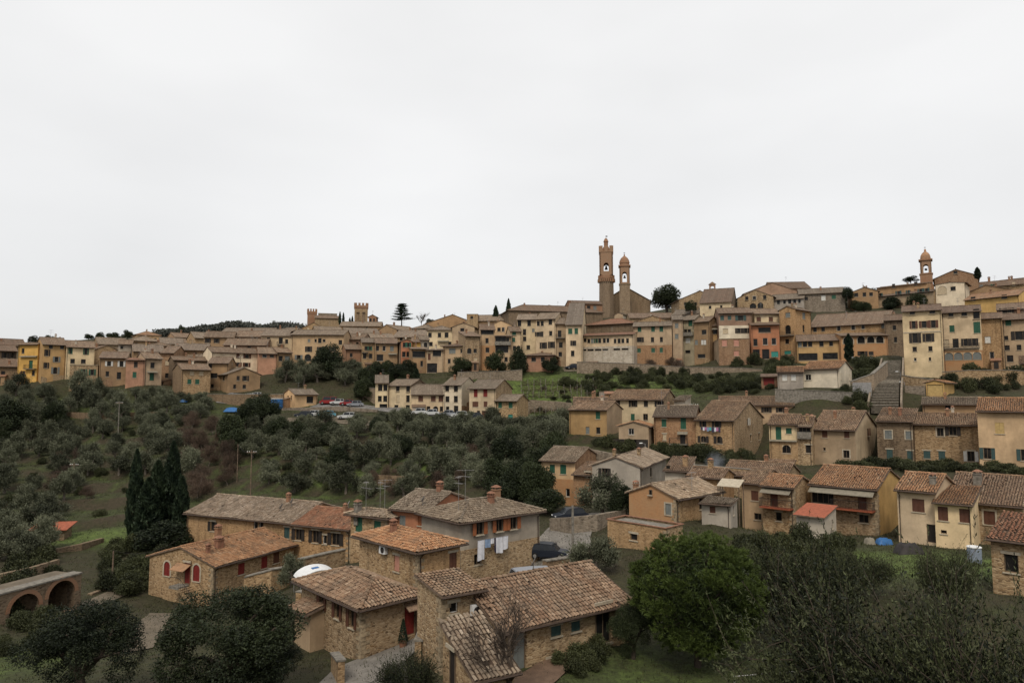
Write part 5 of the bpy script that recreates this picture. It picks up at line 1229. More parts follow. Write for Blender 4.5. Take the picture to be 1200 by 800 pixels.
# ================================================================== the hamlet in front
H('long stone farmhouse with rubble roof below the cypresses', 219, 345, None, 612.5, 655, 84, 24, 'l', 'stoneo', 'rpale', [('l', 616.5, [249], .9, 1.2, 'od'), ('l', 615, [299.5, 306], .7, 1.1, 'ndW'), ('l', 624, [336], .85, 1.3, 'ce')], dep=10, chim=[(.45, .28, .9, 'brickd')], dish=[(.2, .22, .42, 2.0), (.35, .2, .4, 2.0)])
H('stone farmhouse wing with red and grey roof left of the green shutters', 345, 411, None, 619.5, 660, 79.5, 24, 'l', 'stoneo', 'rred', [('l', 626, [348], 1.1, 1.3, 'od'), ('l', 628.5, [369.5], 1.1, 1.4, 'od'), ('l', 632, [380.5], .6, 1, 'nkW'), ('l', 631.5, [393], 1.3, 1.35, 'od')], dep=8, chim=[(.4, .4, .8, 'brickd')], dish=[(.5, .42, .4, 2.2)])
H('stone house with red arched doors and outside stairs', 175, 250, 344, 663, 712, 72, 26, 'r', ('stone', 'stone'), 'rorange', [('l', 666, [195.5], .95, 1.5, 'crAR'), ('l', 671, [230], 1.0, 1.7, 'crAR'), ('l', 671, [220], .9, 2.2, 'dr'), ('l', 706, [193], 1.7, 2.3, 'nkARr'), ('l', 706, [219], 1.6, 2.0, 'ndARr'), ('r', 666, [283], .9, 1.2, 'cr'), ('r', 658.5, [310], .9, 1.3, 'cr'), ('r', 652, [324], .9, 1.4, 'cb')], bal=[('l', 208, 224, 662, 1.0, 'canopy')], chim=[(.28, .3, 1.4, 'terr'), (.12, .25, .8, 'terr'), (.6, .75, 1.3, 'brickd')], pitch=.28)
H('stone house with green shutters and grey tiled hip roof', 411, 454, 470, 606, 660, 70, 30, 'h', ('stone', 'stone'), 'rpale', [('l', 613, [420.5], .9, 1.7, 'cg'), ('l', 619.5, [442], .9, 1.6, 'cg')], chim=[(.1, .85, 1.0, 'concrete')], ant=[(.3, .7, 3.0), (.6, .3, 3.2), (.8, .5, 3.0)])
H('narrow orange brick house between stone hip roof and grey house', 460, 500, None, 599, 655, 69, 30, 'l', 'orange', 'rgrey', [('l', 612, [471.5], .8, 1.4, 'ck'), ('l', 608, [494], .9, 1.3, 'co')], dep=8, chim=[(.5, .3, 1.0, 'terr')], dish=[(.1, .25, .4, 2.0)])
H('grey rendered house with orange shutters and white laundry', 494, 540, 632, 611, 692, 64, 50, 'h', ('grey', 'grey'), 'rgrey', [('r', 617, [561, 584, 600.5], 1.0, 1.4, 'oo'), ('r', 655, [560], .9, 1.0, 'nd')], pitch=.34, chim=[(.7, .5, 1.4, 'brickd'), (.55, .35, 1.0, 'terr')], under=(645, 'stone'), ant=[(.12, .3, 3.4), (.3, .5, 3.2)],
  laundry=('r', 556, 592, 626, 'white', .5), laundry_label='white and blue laundry on a line below orange shutters')
H('stone house with orange hip roof in front of the grey house', 421, 490, 539, 645, 700, 56, 45, 'h', ('stone', 'stoneo'), 'rorange', [('l', 660, [464.5], .8, 1.3, 'vp'), ('r', 657, [531], .8, 1.4, 'cbW')], bal=[('l', 449, 454, 644, .3, 'ac')], pitch=.34, chim=[(.3, .62, .9, 'terr')])
H('stone house with brown shutters and red door beside the lane', 353, 424, 490, 710, 770, 46, 47, 'h', ('stone', 'stone'), 'rtan', [('l', 703, [377], .75, 1.25, 'ob'), ('l', 713.5, [395], .75, 1.25, 'ob'), ('l', 724, [412], .75, 1.25, 'ob'), ('r', 726, [481], .95, 2.1, 'dr')], bal=[('r', 473, 490, 704, .7, 'canopy')], pitch=.36, chim=[])
H('low lean-to with terracotta roof left of the brown shuttered house', 344, 364, None, 719, 770, 49, 47, 'sl', 'beige', 'rtan', [], dep=3, pitch=.25, chim=[], name='lean_to', cat='lean-to')
H('small stone tower house with tilted tile roof and box window', 489, 517, 564, 697.5, 790, 41, 58, 'sr', ('stone', 'stone'), 'rtan', [('r', 712, [532], .55, .6, 'nkW')], pitch=.10, chim=[], dep=4, bal=[('r', 552, 563, 712, .4, 'ac')])
H('long stone barn with wide tiled roof and bare tree in front', None, 586, 738, 737, 795, 40, 56, 'r', ('stone', 'stone'), 'rtan', [('r', 763, [609], 1.0, 2.3, 'dk'), ('r', 739, [652], .75, .6, 'ce'), ('r', 733.5, [675], .7, .6, 'ce'), ('r', 730, [706], 1.2, 2.4, 'nd'), ('r', 776, [645], .35, .35, 'nd')], dep=8, pitch=.38, chim=[], dish=[(.55, .55, .35, 2.4)])
H('stone lean-to with weathered tile roof in front of the tower house', 519, 554, 602, 792, 815, 34.5, 60, 'sr', ('stone', 'stone'), 'rpale', [('l', 766, [519], .4, .7, 'nk'), ('l', 782, [531], .7, 1.9, 'dd')], pitch=.40, chim=[], ctrl=False, name='lean_to', cat='lean-to')

# ------------------------------------------------------------------ build the ground sheet
fit_terrain()
def spaced(a, b, fine0, fine1, step, grow):
    xs = list(np.arange(fine0, fine1 + 1e-6, step)); d = step; x = fine0
    while x > a: d *= grow; x -= d; xs.insert(0, x)
    d = step; x = fine1
    while x < b: d *= grow; x += d; xs.append(x)
    return np.array(xs)
gx = spaced(-1800, 1800, -150, 150, 1.6, 1.12); gy = spaced(-60, 2200, 18, 250, 1.6, 1.12)
XX, YY = np.meshgrid(gx, gy)
ZZ = tps(XX.ravel(), YY.ravel()).reshape(XX.shape)
far = np.clip((np.hypot(XX, YY) - 520) / 500, 0, 1)
ZZ = ZZ * (1 - far) + np.minimum(ZZ, -40 - far * 60) * far
ZZ += (NR.rand(*ZZ.shape) - .5) * .22 * np.clip((YY - 25) / 30, 0, 1)
# hand-built terraces on the olive slopes and the vine slope
def tmask(pts, soft=6.0):
    m_ = np.zeros_like(XX)
    for px, py, D, rx, ry in pts:
        p_ = at(px, py, D); m_ = np.maximum(m_, np.clip(1.35 - np.hypot((XX - p_[0]) / rx, (YY - p_[1]) / ry), 0, 1))
    return np.clip(m_ * 1.6, 0, 1)
TM = tmask([(420, 535, 126, 34, 22), (100, 530, 140, 36, 24), (560, 530, 124, 22, 18), (640, 470, 166, 16, 12), (740, 452, 162, 26, 9), (30, 600, 112, 20, 14)])
STP = 1.7
fz = np.mod(ZZ + .5 * np.sin(XX * .05) + .3 * np.sin(XX * .13 + YY * .04), STP) / STP
bank = np.clip((fz - .72) / .28, 0, 1)
ZT = ZZ - fz * STP + STP * (bank * bank * (3 - 2 * bank)) * .92 + fz * STP * .08
ZZ = ZZ * (1 - TM) + ZT * TM
GRID = (gx, gy, ZZ)
def zone(cx, cy, rx, ry): return np.exp(-(((XX - cx) / rx) ** 2 + ((YY - cy) / ry) ** 2))
def wz(px, py, D, rx, ry, k=1.0):
    p = at(px, py, D); return k * zone(p[0], p[1], rx, ry)
green = .30 - .35 * TM * (bank > .05) + .28 * TM * (bank <= .05) + wz(640, 470, 166, 20, 17, 1.15) + wz(730, 455, 158, 34, 12, .75) + wz(1020, 660, 60, 9, 6, .9) + wz(1160, 665, 58, 8, 6, .9) + wz(760, 790, 41, 9, 5, .55) + wz(100, 478, 168, 50, 5, .45) + wz(110, 625, 100, 10, 5, .9) + wz(450, 560, 118, 14, 6, .55) + wz(360, 470, 172, 12, 4, .4) + wz(20, 770, 50, 6, 5, .5)
mg, ntg, bg_ = newmat('hillside_soil_and_grass')
ag = nd(ntg, 'ShaderNodeAttribute', attribute_name='tint')
n1 = noise(ntg, objco(ntg), .35, 6, .7); n2 = noise(ntg, objco(ntg), 2.2, 4, .65)
gf = mathn(ntg, 'ADD', ag.outputs['Fac'], mathn(ntg, 'MULTIPLY', mathn(ntg, 'SUBTRACT', n1, .5), 1.3))
cg_ = ramp(ntg, gf, [(.1, (.055, .042, .026)), (.42, (.046, .045, .020)), (.75, (.062, .080, .024)), (1.0, (.100, .138, .034))])
cg_ = mixc(ntg, ramp(ntg, n2, [(.38, (.6, .6, .6)), (.62, (0, 0, 0))]), cg_, (.022, .023, .011))
ntg.links.new(cg_, bg_.inputs['Base Color']); bg_.inputs['Roughness'].default_value = 1.0
bump(ntg, bg_, n2, .8, .25)
ny, nx = XX.shape
idx_ = np.arange(ny * nx).reshape(ny, nx)
Fq = np.stack([idx_[:-1, :-1].ravel(), idx_[:-1, 1:].ravel(), idx_[1:, 1:].ravel(), idx_[1:, :-1].ravel()], 1)
g_me = np_mesh('ground', np.stack([XX.ravel(), YY.ravel(), ZZ.ravel()], 1), Fq, mg, tint=green.ravel(), smooth=True)
ground = link('ground', g_me); tag(ground, kind='structure')

# ------------------------------------------------------------------ roads and paths as sheets on the ground
def strip(name, pts, widths, mat, lift=.10, n=28):
    P = [hit(*p) if len(p) == 2 else np.array((at(*p)[0], p[2], 0)) for p in pts]
    P = np.array([p[:2] for p in P]); wd = np.array(widths, float)
    d = np.r_[0, np.cumsum(np.linalg.norm(np.diff(P, axis=0), axis=1))]
    u = np.linspace(0, d[-1], max(n, int(d[-1] / .8)))
    C = np.stack([np.interp(u, d, P[:, 0]), np.interp(u, d, P[:, 1])], 1)
    T = np.gradient(C, axis=0); T /= np.linalg.norm(T, axis=1)[:, None]; Nn = np.stack([-T[:, 1], T[:, 0]], 1)
    Wd = np.interp(u, d, wd)
    V = []
    K = 7
    for c, nn, w in zip(C, Nn, Wd):
        for k in range(K):
            p = c + nn * w * (k / (K - 1) - .5); V.append((p[0], p[1], gz(p[0], p[1]) + lift))
    m = len(C); I = np.arange(m * K).reshape(m, K)
    Fc = np.stack([I[:-1, :-1].ravel(), I[:-1, 1:].ravel(), I[1:, 1:].ravel(), I[1:, :-1].ravel()], 1)
    o = link(name, np_mesh(name, np.array(V), Fc, mat, smooth=True)); tag(o, kind='structure'); return o
def pavemat(name, col):
    m, nt, b = newmat(name)
    a = noise(nt, objco(nt), .8, 5, .7); f = noise(nt, objco(nt), 9, 3)
    c = mixc(nt, ramp(nt, a, [(.4, (0, 0, 0)), (.65, (1, 1, 1))]), mul(col, .72), mul(col, 1.12))
    c = mixc(nt, ramp(nt, f, [(.35, (.4, .4, .4)), (.6, (0, 0, 0))]), c, mul(col, .5))
    nt.links.new(c, b.inputs['Base Color']); b.inputs['Roughness'].default_value = .95; bump(nt, b, f, .3, .02)
    return m
M['lane'] = pavemat('worn_concrete_lane', (.215, .195, .17)); M['dirt'] = pavemat('dirt_track', (.15, .12, .085)); M['tarmac'] = pavemat('grey_tarmac', (.20, .19, .18))
M['clay'] = pavemat('clay_paving', (.17, .11, .075))

# ------------------------------------------------------------------ houses
for i_, h_ in enumerate(HOUSES): make_house(h_, i_)
HB = {h_['label']: h_ for h_ in HOUSES}

# ------------------------------------------------------------------ retaining walls
def stonewall(label, pts, mat='stoneg', th=.5, cap=True, name='stone_wall', D=None):
    """pts: (px, py_top, py_bottom, D)"""
    tops = [at(a, b, d) for a, b, c, d in pts]; bots = [at(a, c, d) for a, b, c, d in pts]
    o0 = tops[0]
    root = empty(name, (o0[0], o0[1], bots[0][2]))
    tag(root, label, 'wall', 'stone walls')
    off = np.array((o0[0], o0[1], bots[0][2]))
    mb = MB(); cb = MB()
    R = random.Random(len(label))
    for (a, b), (c, d) in zip(zip(tops, tops[1:]), zip(bots, bots[1:])):
        L = np.linalg.norm((b - a)[:2]); e = (b - a)[:2] / L; n = np.array((-e[1], e[0], 0)) * th
        k = max(1, int(L / 1.2))
        for i in range(k):
            f0, f1 = i / k, (i + 1) / k
            p, q = a + (b - a) * f0, a + (b - a) * f1; r, s_ = c + (d - c) * f0, c + (d - c) * f1
            r = np.array((p[0], p[1], min(r[2], gz(p[0], p[1])) - .6)); s_ = np.array((q[0], q[1], min(s_[2], gz(q[0], q[1])) - .6))
            mb.hexa([x - off for x in (r, s_, s_ + n, r + n, p, q, q + n, p + n)])
            if cap:
                jz = np.array((0, 0, R.uniform(0, .04))); ov = np.array((0, 0, .10)); n2_ = n * .08 / th
                cb.hexa([x - off for x in (p - n2_ + jz, q - n2_ + jz, q + n + n2_ + jz, p + n + n2_ + jz, p - n2_ + ov + jz, q - n2_ + ov + jz, q + n + n2_ + ov + jz, p + n + n2_ + ov + jz)])
    mb.build('masonry', M[mat], root)
    if cap: cb.build('coping', M['concrete'], root)
    return root
stonewall('retaining wall above the vine terraces under the tall cream flats', [(536, 436, 452, 180), (590, 435, 452, 180), (612, 433, 447, 180)], 'stoneg')
stonewall('long retaining wall below the white hall and brick houses', [(676, 424, 437, 182), (740, 426, 440, 180), (800, 430, 444, 177), (870, 431, 446, 174), (912, 434, 450, 168)], 'stoneg')
stonewall('low dry wall across the foot of the vine terraces', [(600, 490, 500, 152), (630, 488, 498, 150), (668, 492, 502, 142)], 'stoneg', cap=False)
stonewall('dry wall in the middle of the vine terraces', [(612, 468, 474, 166), (650, 470, 478, 162), (668, 472, 479, 156)], 'stoneg', cap=False)
stonewall('garden wall left of the stone stairs', [(998, 447, 466, 126), (1024, 438, 478, 126), (1040, 424, 474, 136)], 'stoneg')
stonewall('garden wall under the tall cream house by the stairs', [(1056, 440, 452, 132), (1100, 446, 458, 126)], 'stone')
stonewall('terrace wall under the right cream houses', [(1104, 436, 446, 134), (1134, 434, 446, 132), (1186, 434, 448, 130), (1215, 436, 450, 130)], 'stone')
stonewall('lower garden wall behind the yellow shed', [(1060, 452, 468, 124), (1084, 452, 468, 122)], 'stoneg', cap=False)
stonewall('long wall under the parking terrace', [(240, 462, 472, 172), (270, 462, 474, 170), (332, 462, 475, 168)], 'stoned')
stonewall('wall below the parked cars beside the cream row', [(330, 478, 484, 166), (400, 476, 488, 163), (442, 480, 488, 161)], 'stoneg', cap=False)
stonewall('garden wall left of the cream row', [(425, 454, 470, 178), (441, 455, 472, 174)], 'stoneg')
stonewall('rubble wall beside the road under the dark olives', [(644, 607, 622, 80), (668, 606, 625, 77), (700, 603, 622, 76), (735, 597, 612, 82)], 'stoneg', cap=False)
stonewall('low wall in front of the road bend', [(640, 658, 672, 64), (668, 654, 670, 66)], 'stoned')
stonewall('stone yard wall below the red doored house', [(286, 677, 690, 66), (318, 668, 690, 66), (345, 664, 684, 68)], 'stone')
stonewall('long yard wall running to the farmhouse wing', [(352, 656, 670, 68), (405, 644, 662, 72)], 'stone')
stonewall('wall beside the dark trees at the lane', [(353, 695, 712, 54), (372, 690, 706, 56)], 'stone')
stonewall('old terrace wall in the left valley', [(-20, 677, 690, 74), (40, 664, 680, 78), (70, 655, 668, 82)], 'stoned', cap=False)
stonewall('low hedge wall under the cypresses', [(66, 643, 650, 92), (96, 637, 646, 94), (122, 630, 638, 98)], 'stoned', cap=False)
stonewall('wall along the path left of the red doored house', [(108, 695, 703, 74), (150, 680, 688, 80), (176, 668, 676, 86)], 'stoned', cap=False)
stonewall('garden wall beside the lane steps', [(388, 766, 790, 44), (396, 776, 812, 41)], 'stone', th=.4)
stonewall('stone parapet along the right side of the lane', [(492, 738, 770, 45.5), (486, 752, 785, 43)], 'stone', th=.4)

stonewall('low garden wall between the ochre and grey gabled houses', [(668, 522, 530, 112), (722, 532, 542, 106), (764, 536, 546, 104)], 'stoneg', cap=False)
stonewall('garden wall below the laundry stone house', [(800, 544, 554, 100), (850, 548, 560, 97), (900, 552, 564, 95)], 'stone')
stonewall('garden wall under the cream house with orange roof', [(908, 456, 466, 128), (960, 458, 468, 125), (1000, 460, 470, 122)], 'concrete')
stonewall('dry wall of the terrace below the left quarter', [(60, 482, 489, 166), (120, 484, 491, 163), (190, 482, 490, 163)], 'stoned', cap=False)
stonewall('dry wall low on the middle slope', [(430, 556, 562, 116), (480, 558, 565, 113), (530, 556, 563, 112)], 'stoned', cap=False)
strip('lane', [(500, 722, 50), (462, 760, 46.5), (432, 782, 44), (420, 830, 40), (415, 900, 35)], [3.2, 3.6, 4.6, 5.5, 6], M['lane'])
strip('road', [(690, 606, 86), (668, 622, 80), (655, 640, 73), (662, 655, 67), (672, 672, 62), (660, 700, 56)], [4.5, 5.5, 6.5, 5.5, 4, 3.5], M['lane'])
strip('path', [(100, 712, 70), (140, 695, 76), (178, 672, 86), (205, 655, 96)], [2.2, 2.2, 2.0, 1.8], M['dirt'])
strip('yard', [(160, 770, 54), (180, 735, 63), (195, 718, 69)], [2.2, 2.4, 3], M['dirt'])
strip('parking', [(262, 460, 174), (300, 460, 173), (335, 462, 171)], [7, 7, 6], M['tarmac'], lift=.12)
strip('car_park', [(372, 473, 172), (400, 475, 170), (430, 478, 168), (520, 489, 158), (560, 491, 154)], [7, 7, 7, 4, 4], M['tarmac'], lift=.12)
strip('track', [(330, 494, 156), (380, 494, 154), (440, 496, 150)], [5, 5, 4], M['dirt'], lift=.12)
strip('terrace_paving', [(586, 800, 38), (625, 790, 39), (660, 770, 42), (716, 752, 46)], [2.2, 2.4, 1.8, 1.6], M['clay'])
strip('slope_path', [(500, 503, 142), (535, 505, 140), (560, 508, 138), (620, 512, 132)], [1.4, 1.4, 1.2, 1.2], M['dirt'])
strip('terrace_lane', [(660, 432, 186), (720, 430, 187), (800, 428, 185)], [4, 4, 4], M['dirt'], lift=.12)

# ------------------------------------------------------------------ church, towers, fortress
def tower_root(label, px, D, pyb, name='bell_tower', cat='tower'):
    p = at(px, pyb, D); z = min(gz(p[0], p[1]), p[2]) - 1
    r = empty(name, (p[0], p[1], z), rz=-math.atan2(p[0], p[1])); tag(r, label, cat, 'towers of the hill town')
    return r, (lambda py: at(px, py, D)[2] - z), D / F
def belfry(mb, a, z0, z1, zb, zs, hw, th=.6):
    """square stage with an arched opening in each side"""
    c = [(-a, -a), (a, -a), (a, a), (-a, a)]
    for i in range(4):
        p, q = np.array(c[i]), np.array(c[(i + 1) % 4])
        mb.archwall(p, q, z0, z1, [(a, hw, zb, zs)], th)
def merlons(mb, a, z, h, n, th=.5, notch=False):
    for i in range(n):
        c = -a + 2 * a * (i + .5) / n; w = a / n * .62
        for f in ((c - w, c + w, -a, -a + th), (c - w, c + w, a - th, a), (-a, -a + th, c - w, c + w), (a - th, a, c - w, c + w)):
            if f[2] != -a and f[3] != a and (abs(c) > a - th): continue
            mb.box(f[0], f[1], f[2], f[3], z, z + h)
# church nave
H_n = None
r, zf, m = tower_root('tall crenellated bell tower with pinnacle beside the church', 711, 300, 368)
a = 8.3 * m
mb = MB(); mb.lathe([(a * 1.18, 0), (a * 1.12, zf(352)), (a * 1.08, zf(330))], n=8, rot=math.pi / 8); mb.build('lower_shaft', M['church'], r)
mb = MB(); mb.lathe([(a * 1.09, zf(330)), (a * 1.26, zf(327)), (a * 1.26, zf(323.5)), (a * 1.1, zf(323))], n=8, rot=math.pi / 8)
for k in range(24):
    t = 2 * math.pi * k / 24; mb.box(a * 1.17 * math.cos(t) - .25, a * 1.17 * math.cos(t) + .25, a * 1.17 * math.sin(t) - .25, a * 1.17 * math.sin(t) + .25, zf(331), zf(327.5))
mb.build('corbel_cornice', M['brickd'], r)
mb = MB(); belfry(mb, a * .96, zf(323), zf(297), zf(319), zf(312), 1.1, .7); mb.build('brick_belfry', M['brickc'], r)
mb = MB(); mb.box(-a * 1.02, a * 1.02, -a * 1.02, a * 1.02, zf(297), zf(295.5)); merlons(mb, a * 1.02, zf(295.5), zf(289.5) - zf(295.5), 3, .7); mb.build('battlement', M['brickc'], r)
mb = MB(); mb.lathe([(a * .62, zf(296)), (a * .42, zf(290)), (a * .30, zf(288.5)), (a * .30, zf(284)), (a * .38, zf(283.5)), (a * .2, zf(280)), (a * .06, zf(279))], n=8); mb.build('pinnacle', M['brickd'], r)
mb = MB(); mb.tube([(0, 0, zf(280)), (0, 0, zf(276))], .07, 5); mb.box(-.1, .7, -.04, .04, zf(277.6), zf(276.4)); mb.build('weathervane', M['iron'], r)
mb = MB(); mb.lathe([(.75, zf(316)), (.7, zf(315.4)), (.45, zf(313.5)), (.35, zf(312)), (.08, zf(311.6))], n=12); mb.tube([(-a, 0, zf(311.4)), (a, 0, zf(311.4))], .1, 5); mb.build('bell', M['iron'], r)
r, zf, m = tower_root('domed bell tower of the church with open arches', 732.5, 296, 366)
a = 6.2 * m
mb = MB(); mb.box(-a, a, -a, a, 0, zf(334)); mb.box(-a * 1.1, a * 1.1, -a * 1.1, a * 1.1, zf(334), zf(333)); mb.build('shaft', M['church'], r)
mb = MB(); belfry(mb, a * .97, zf(333), zf(313), zf(331.5), zf(322), .95, .6); mb.build('belfry', M['brickc'], r)
mb = MB(); mb.box(-a * 1.14, a * 1.14, -a * 1.14, a * 1.14, zf(313), zf(311.5)); mb.build('cornice', M['brickd'], r)
mb = MB(); mb.lathe([(a * .92, zf(311.5)), (a * .92, zf(309)), (a * 1.0, zf(308.6)), (a * .9, zf(305.5)), (a * .68, zf(302.8)), (a * .36, zf(301)), (a * .14, zf(300)), (a * .1, zf(298)), (.05, zf(297.6))], n=14); mb.build('dome', M['brickd'], r)
mb = MB(); mb.tube([(0, 0, zf(299)), (0, 0, zf(295.5))], .06, 5); mb.box(-.45, .45, -.05, .05, zf(296.7), zf(296.3)); mb.build('cross', M['iron'], r)
mb = MB(); mb.lathe([(.6, zf(326)), (.5, zf(325)), (.3, zf(323.5)), (.05, zf(323))], n=12); mb.tube([(-a, 0, zf(322.8)), (a, 0, zf(322.8))], .09, 5); mb.build('bell', M['iron'], r)

r, zf, m = tower_root('brick bell tower with copper dome on the right ridge', 1086, 222, 335)
a = 6.0 * m
mb = MB(); mb.box(-a * 1.06, a * 1.06, -a * 1.06, a * 1.06, 0, zf(322)); mb.box(-a * 1.16, a * 1.16, -a * 1.16, a * 1.16, zf(322), zf(321)); mb.build('shaft', M['brickd'], r)
mb = MB(); belfry(mb, a * .96, zf(321), zf(306), zf(320.4), zf(313), .70, .45); mb.build('belfry', M['brickc'], r)
mb = MB(); mb.box(-a * 1.18, a * 1.18, -a * 1.18, a * 1.18, zf(306), zf(304.5)); mb.build('cornice', M['brickd'], r)
mb = MB(); mb.lathe([(a * .9, zf(304.5)), (a * .9, zf(302.5)), (a * .82, zf(299.5)), (a * .6, zf(297)), (a * .3, zf(295.3)), (a * .2, zf(294.8)), (a * .18, zf(292.6)), (a * .05, zf(291.8))], n=14); mb.build('dome', M['rorange'], r)
mb = MB(); mb.tube([(0, 0, zf(292)), (0, 0, zf(289))], .05, 5); mb.box(-.3, .3, -.04, .04, zf(290.2), zf(289.9)); mb.build('cross', M['iron'], r)
mb = MB(); mb.lathe([(.45, zf(316.8)), (.4, zf(316)), (.25, zf(315)), (.04, zf(314.6))], n=10); mb.tube([(-a, 0, zf(314.5)), (a, 0, zf(314.5))], .07, 5); mb.build('bell', M['iron'], r)

r, zf, m = tower_root('small open bell gable with tiled cap on the stone building', 835, 243, 346, 'bell_gable')
a = 3.6 * m
mb = MB(); mb.archwall((-a, -.5), (a, -.5), 0, zf(333.5), [(a, a * .55, zf(342), zf(337))], 1.0); mb.build('gable_wall', M['brickd'], r)
mb = MB(); mb.hexa([(-a * 1.25, -.7, zf(333.5)), (a * 1.25, -.7, zf(333.5)), (a * 1.25, .7, zf(333.5)), (-a * 1.25, .7, zf(333.5)), (-a * .1, -.7, zf(330.5)), (a * .1, -.7, zf(330.5)), (a * .1, .7, zf(330.5)), (-a * .1, .7, zf(330.5))]); mb.build('cap', M['rtan'], r)
mb = MB(); mb.lathe([(.4, zf(340)), (.3, zf(339)), (.05, zf(338))], n=10); mb.tube([(-a, 0, zf(338)), (a, 0, zf(338))], .06, 5); mb.build('bell', M['iron'], r)

def castle_tower(label, px, D, pyb, pyt, wpx, mat, nm, flare):
    r, zf, m = tower_root(label, px, D, pyb, 'fortress_tower')
    a = wpx / 2 * m; hm = 3.2 * m
    mb = MB(); mb.box(-a * .92, a * .92, -a * .92, a * .92, 0, zf(pyt) - hm * 2); mb.build('shaft', M[mat], r)
    mb = MB(); zt = zf(pyt)
    mb.hexa([(-a * .92, -a * .92, zt - hm * 2), (a * .92, -a * .92, zt - hm * 2), (a * .92, a * .92, zt - hm * 2), (-a * .92, a * .92, zt - hm * 2),
             (-a, -a, zt - hm * 1.4), (a, -a, zt - hm * 1.4), (a, a, zt - hm * 1.4), (-a, a, zt - hm * 1.4)])
    mb.box(-a, a, -a, a, zt - hm * 1.4, zt - hm * .7); merlons(mb, a, zt - hm * .7, hm * .9, nm, .8); mb.build('battlement', M['brickd' if flare else mat], r)
    if flare:
        for x in (-.45, .35):
            mb = MB(); mb.box(x * a - .8, x * a + .8, -a * .92 - .12, -a * .92 + .05, zf(pyb), zt - hm * 3.4); mb.lathe([(.8, 0), (.7, .4), (.3, .75)], (x * a, -a * .92 + .02, zt - hm * 3.4), 10); mb.build('blind_arch', M['stoned'], r)
castle_tower('square crenellated brick tower at the left of the fortress', 365.5, 330, 380, 363, 11.5, 'brickd', 4, False)
castle_tower('tall crenellated fortress tower on the middle ridge', 423, 320, 380, 356.5, 16.5, 'stone', 4, True)
H_extra = []
def extra(*a, **k):
    n0 = len(HOUSES); H(*a, **k, ctrl=False); make_house(HOUSES[-1], n0)
extra('stone fortress keep right of the brick tower', 373, 395, None, 367.5, None, 335, None, 'f', 'stoneg', 'rgrey', [('l', 372, [379, 387], .9, 1.6, 'nk')], dep=14, name='fortress_keep', cat='fortress', group='fortress')
extra('low fortress wing under the brick tower', 369, 399, None, 373, None, 325, None, 'l', 'stone', 'rtan', [], dep=8, chim=[], name='fortress_wing', cat='fortress', group='fortress')
extra('small domed brick house right of the fortress tower', 432, 441, None, 371, None, 305, None, 'r', 'brickd', 'rbrown', [('l', 375, [434.5, 438.5], .8, 1.6, 'nkA')], dep=6, chim=[], pitch=.5)
extra('church nave of brown stone with steep lean roof', 706, 762, None, 352, 368, 306, None, 'r', 'church', 'rbrown', [('l', 350, [727], 1.0, 8, 'nkA')], dep=22, pitch=.60, chim=[], ant=[], name='church', cat='church', group='churches', og=.4)
extra('gabled brick church front behind the right bell tower', 1095, 1146, None, 322.5, None, 222, None, 'r', 'stoner', 'rbrown', [('l', 319, [1120], 1.2, 1.2, 'nd')], dep=16, pitch=.42, chim=[], ant=[], name='church', cat='church', group='churches')
# pilaster strips on the nave
hc = HOUSES[-2]; rt_ = hc['root']
for u in (.25, 4.2, 8.4, 12.6, hc['t'] - .4):
    mb = MB(); mb.box(-.28, -.02, u - .3, u + .3, 0, hc['ze'] - hc['zbase'] - .05); mb.build('pilaster', M['stoned'], rt_)
# stairs between walls at the right
p0, p1 = at(1037, 483, 118), at(1046, 424, 146)
st_root = empty('stairs', p0); tag(st_root, 'long flight of stone steps climbing between garden walls on the right', 'stairs')
nS = 36; dv_ = p1 - p0; e_ = dv_[:2] / np.linalg.norm(dv_[:2]); n_ = np.array((-e_[1], e_[0])); stp = np.linalg.norm(dv_[:2]) / nS
STL = [max(0.0, max(gz(*(p0[:2] + e_ * stp * (j + .5) + n_ * w_)) for w_ in (-2, 0, 2)) + .15 - (p0[2] + dv_[2] * (j + 1) / nS)) for j in range(nS)]
STL = [max(STL[max(0, j - 3):j + 4]) for j in range(nS)]
for i in range(nS):
    c = e_ * stp * i; zz = dv_[2] * (i + 1) / nS + STL[i]; w = 2.1 - .5 * i / nS; lift = .18
    P = [c - n_ * w, c + n_ * w, c + n_ * w + e_ * (stp + .25), c - n_ * w + e_ * (stp + .25)]
    P = P if True else P
    mb = MB(); mb.hexa([(q[0], q[1], zz - 1.4 + lift) for q in P] + [(q[0], q[1], zz + lift) for q in P]); so_ = mb.build('step', M['stepstone'], st_root)
    P2 = [c - n_ * w - e_ * .09, c + n_ * w - e_ * .09, P[2], P[3]]; mb = MB(); mb.hexa([(q[0], q[1], zz + lift + .004) for q in P2] + [(q[0], q[1], zz + lift + .10) for q in P2]); mb.build('tread', M['tread'], so_)
for sg in (-1, 1):
    mb = MB()
    for i in range(12):
        f0, f1 = i / 12, (i + 1) / 12; w0, w1 = 2.35 - .5 * f0, 2.35 - .5 * f1
        a, b = dv_[:2] * f0 + n_ * sg * w0, dv_[:2] * f1 + n_ * sg * w1; nn = n_ * sg * .3
        z0, z1 = dv_[2] * f0 + STL[min(nS - 1, i * 3)], dv_[2] * f1 + STL[min(nS - 1, i * 3 + 3)]
        mb.hexa([(*a, z0 - 2), (*b, z1 - 2), (*(b + nn), z1 - 2), (*(a + nn), z0 - 2), (*a, z0 + .9), (*b, z1 + .9), (*(b + nn), z1 + .9), (*(a + nn), z0 + .9)])
    mb.build('side_wall', M['stoneg'], st_root)
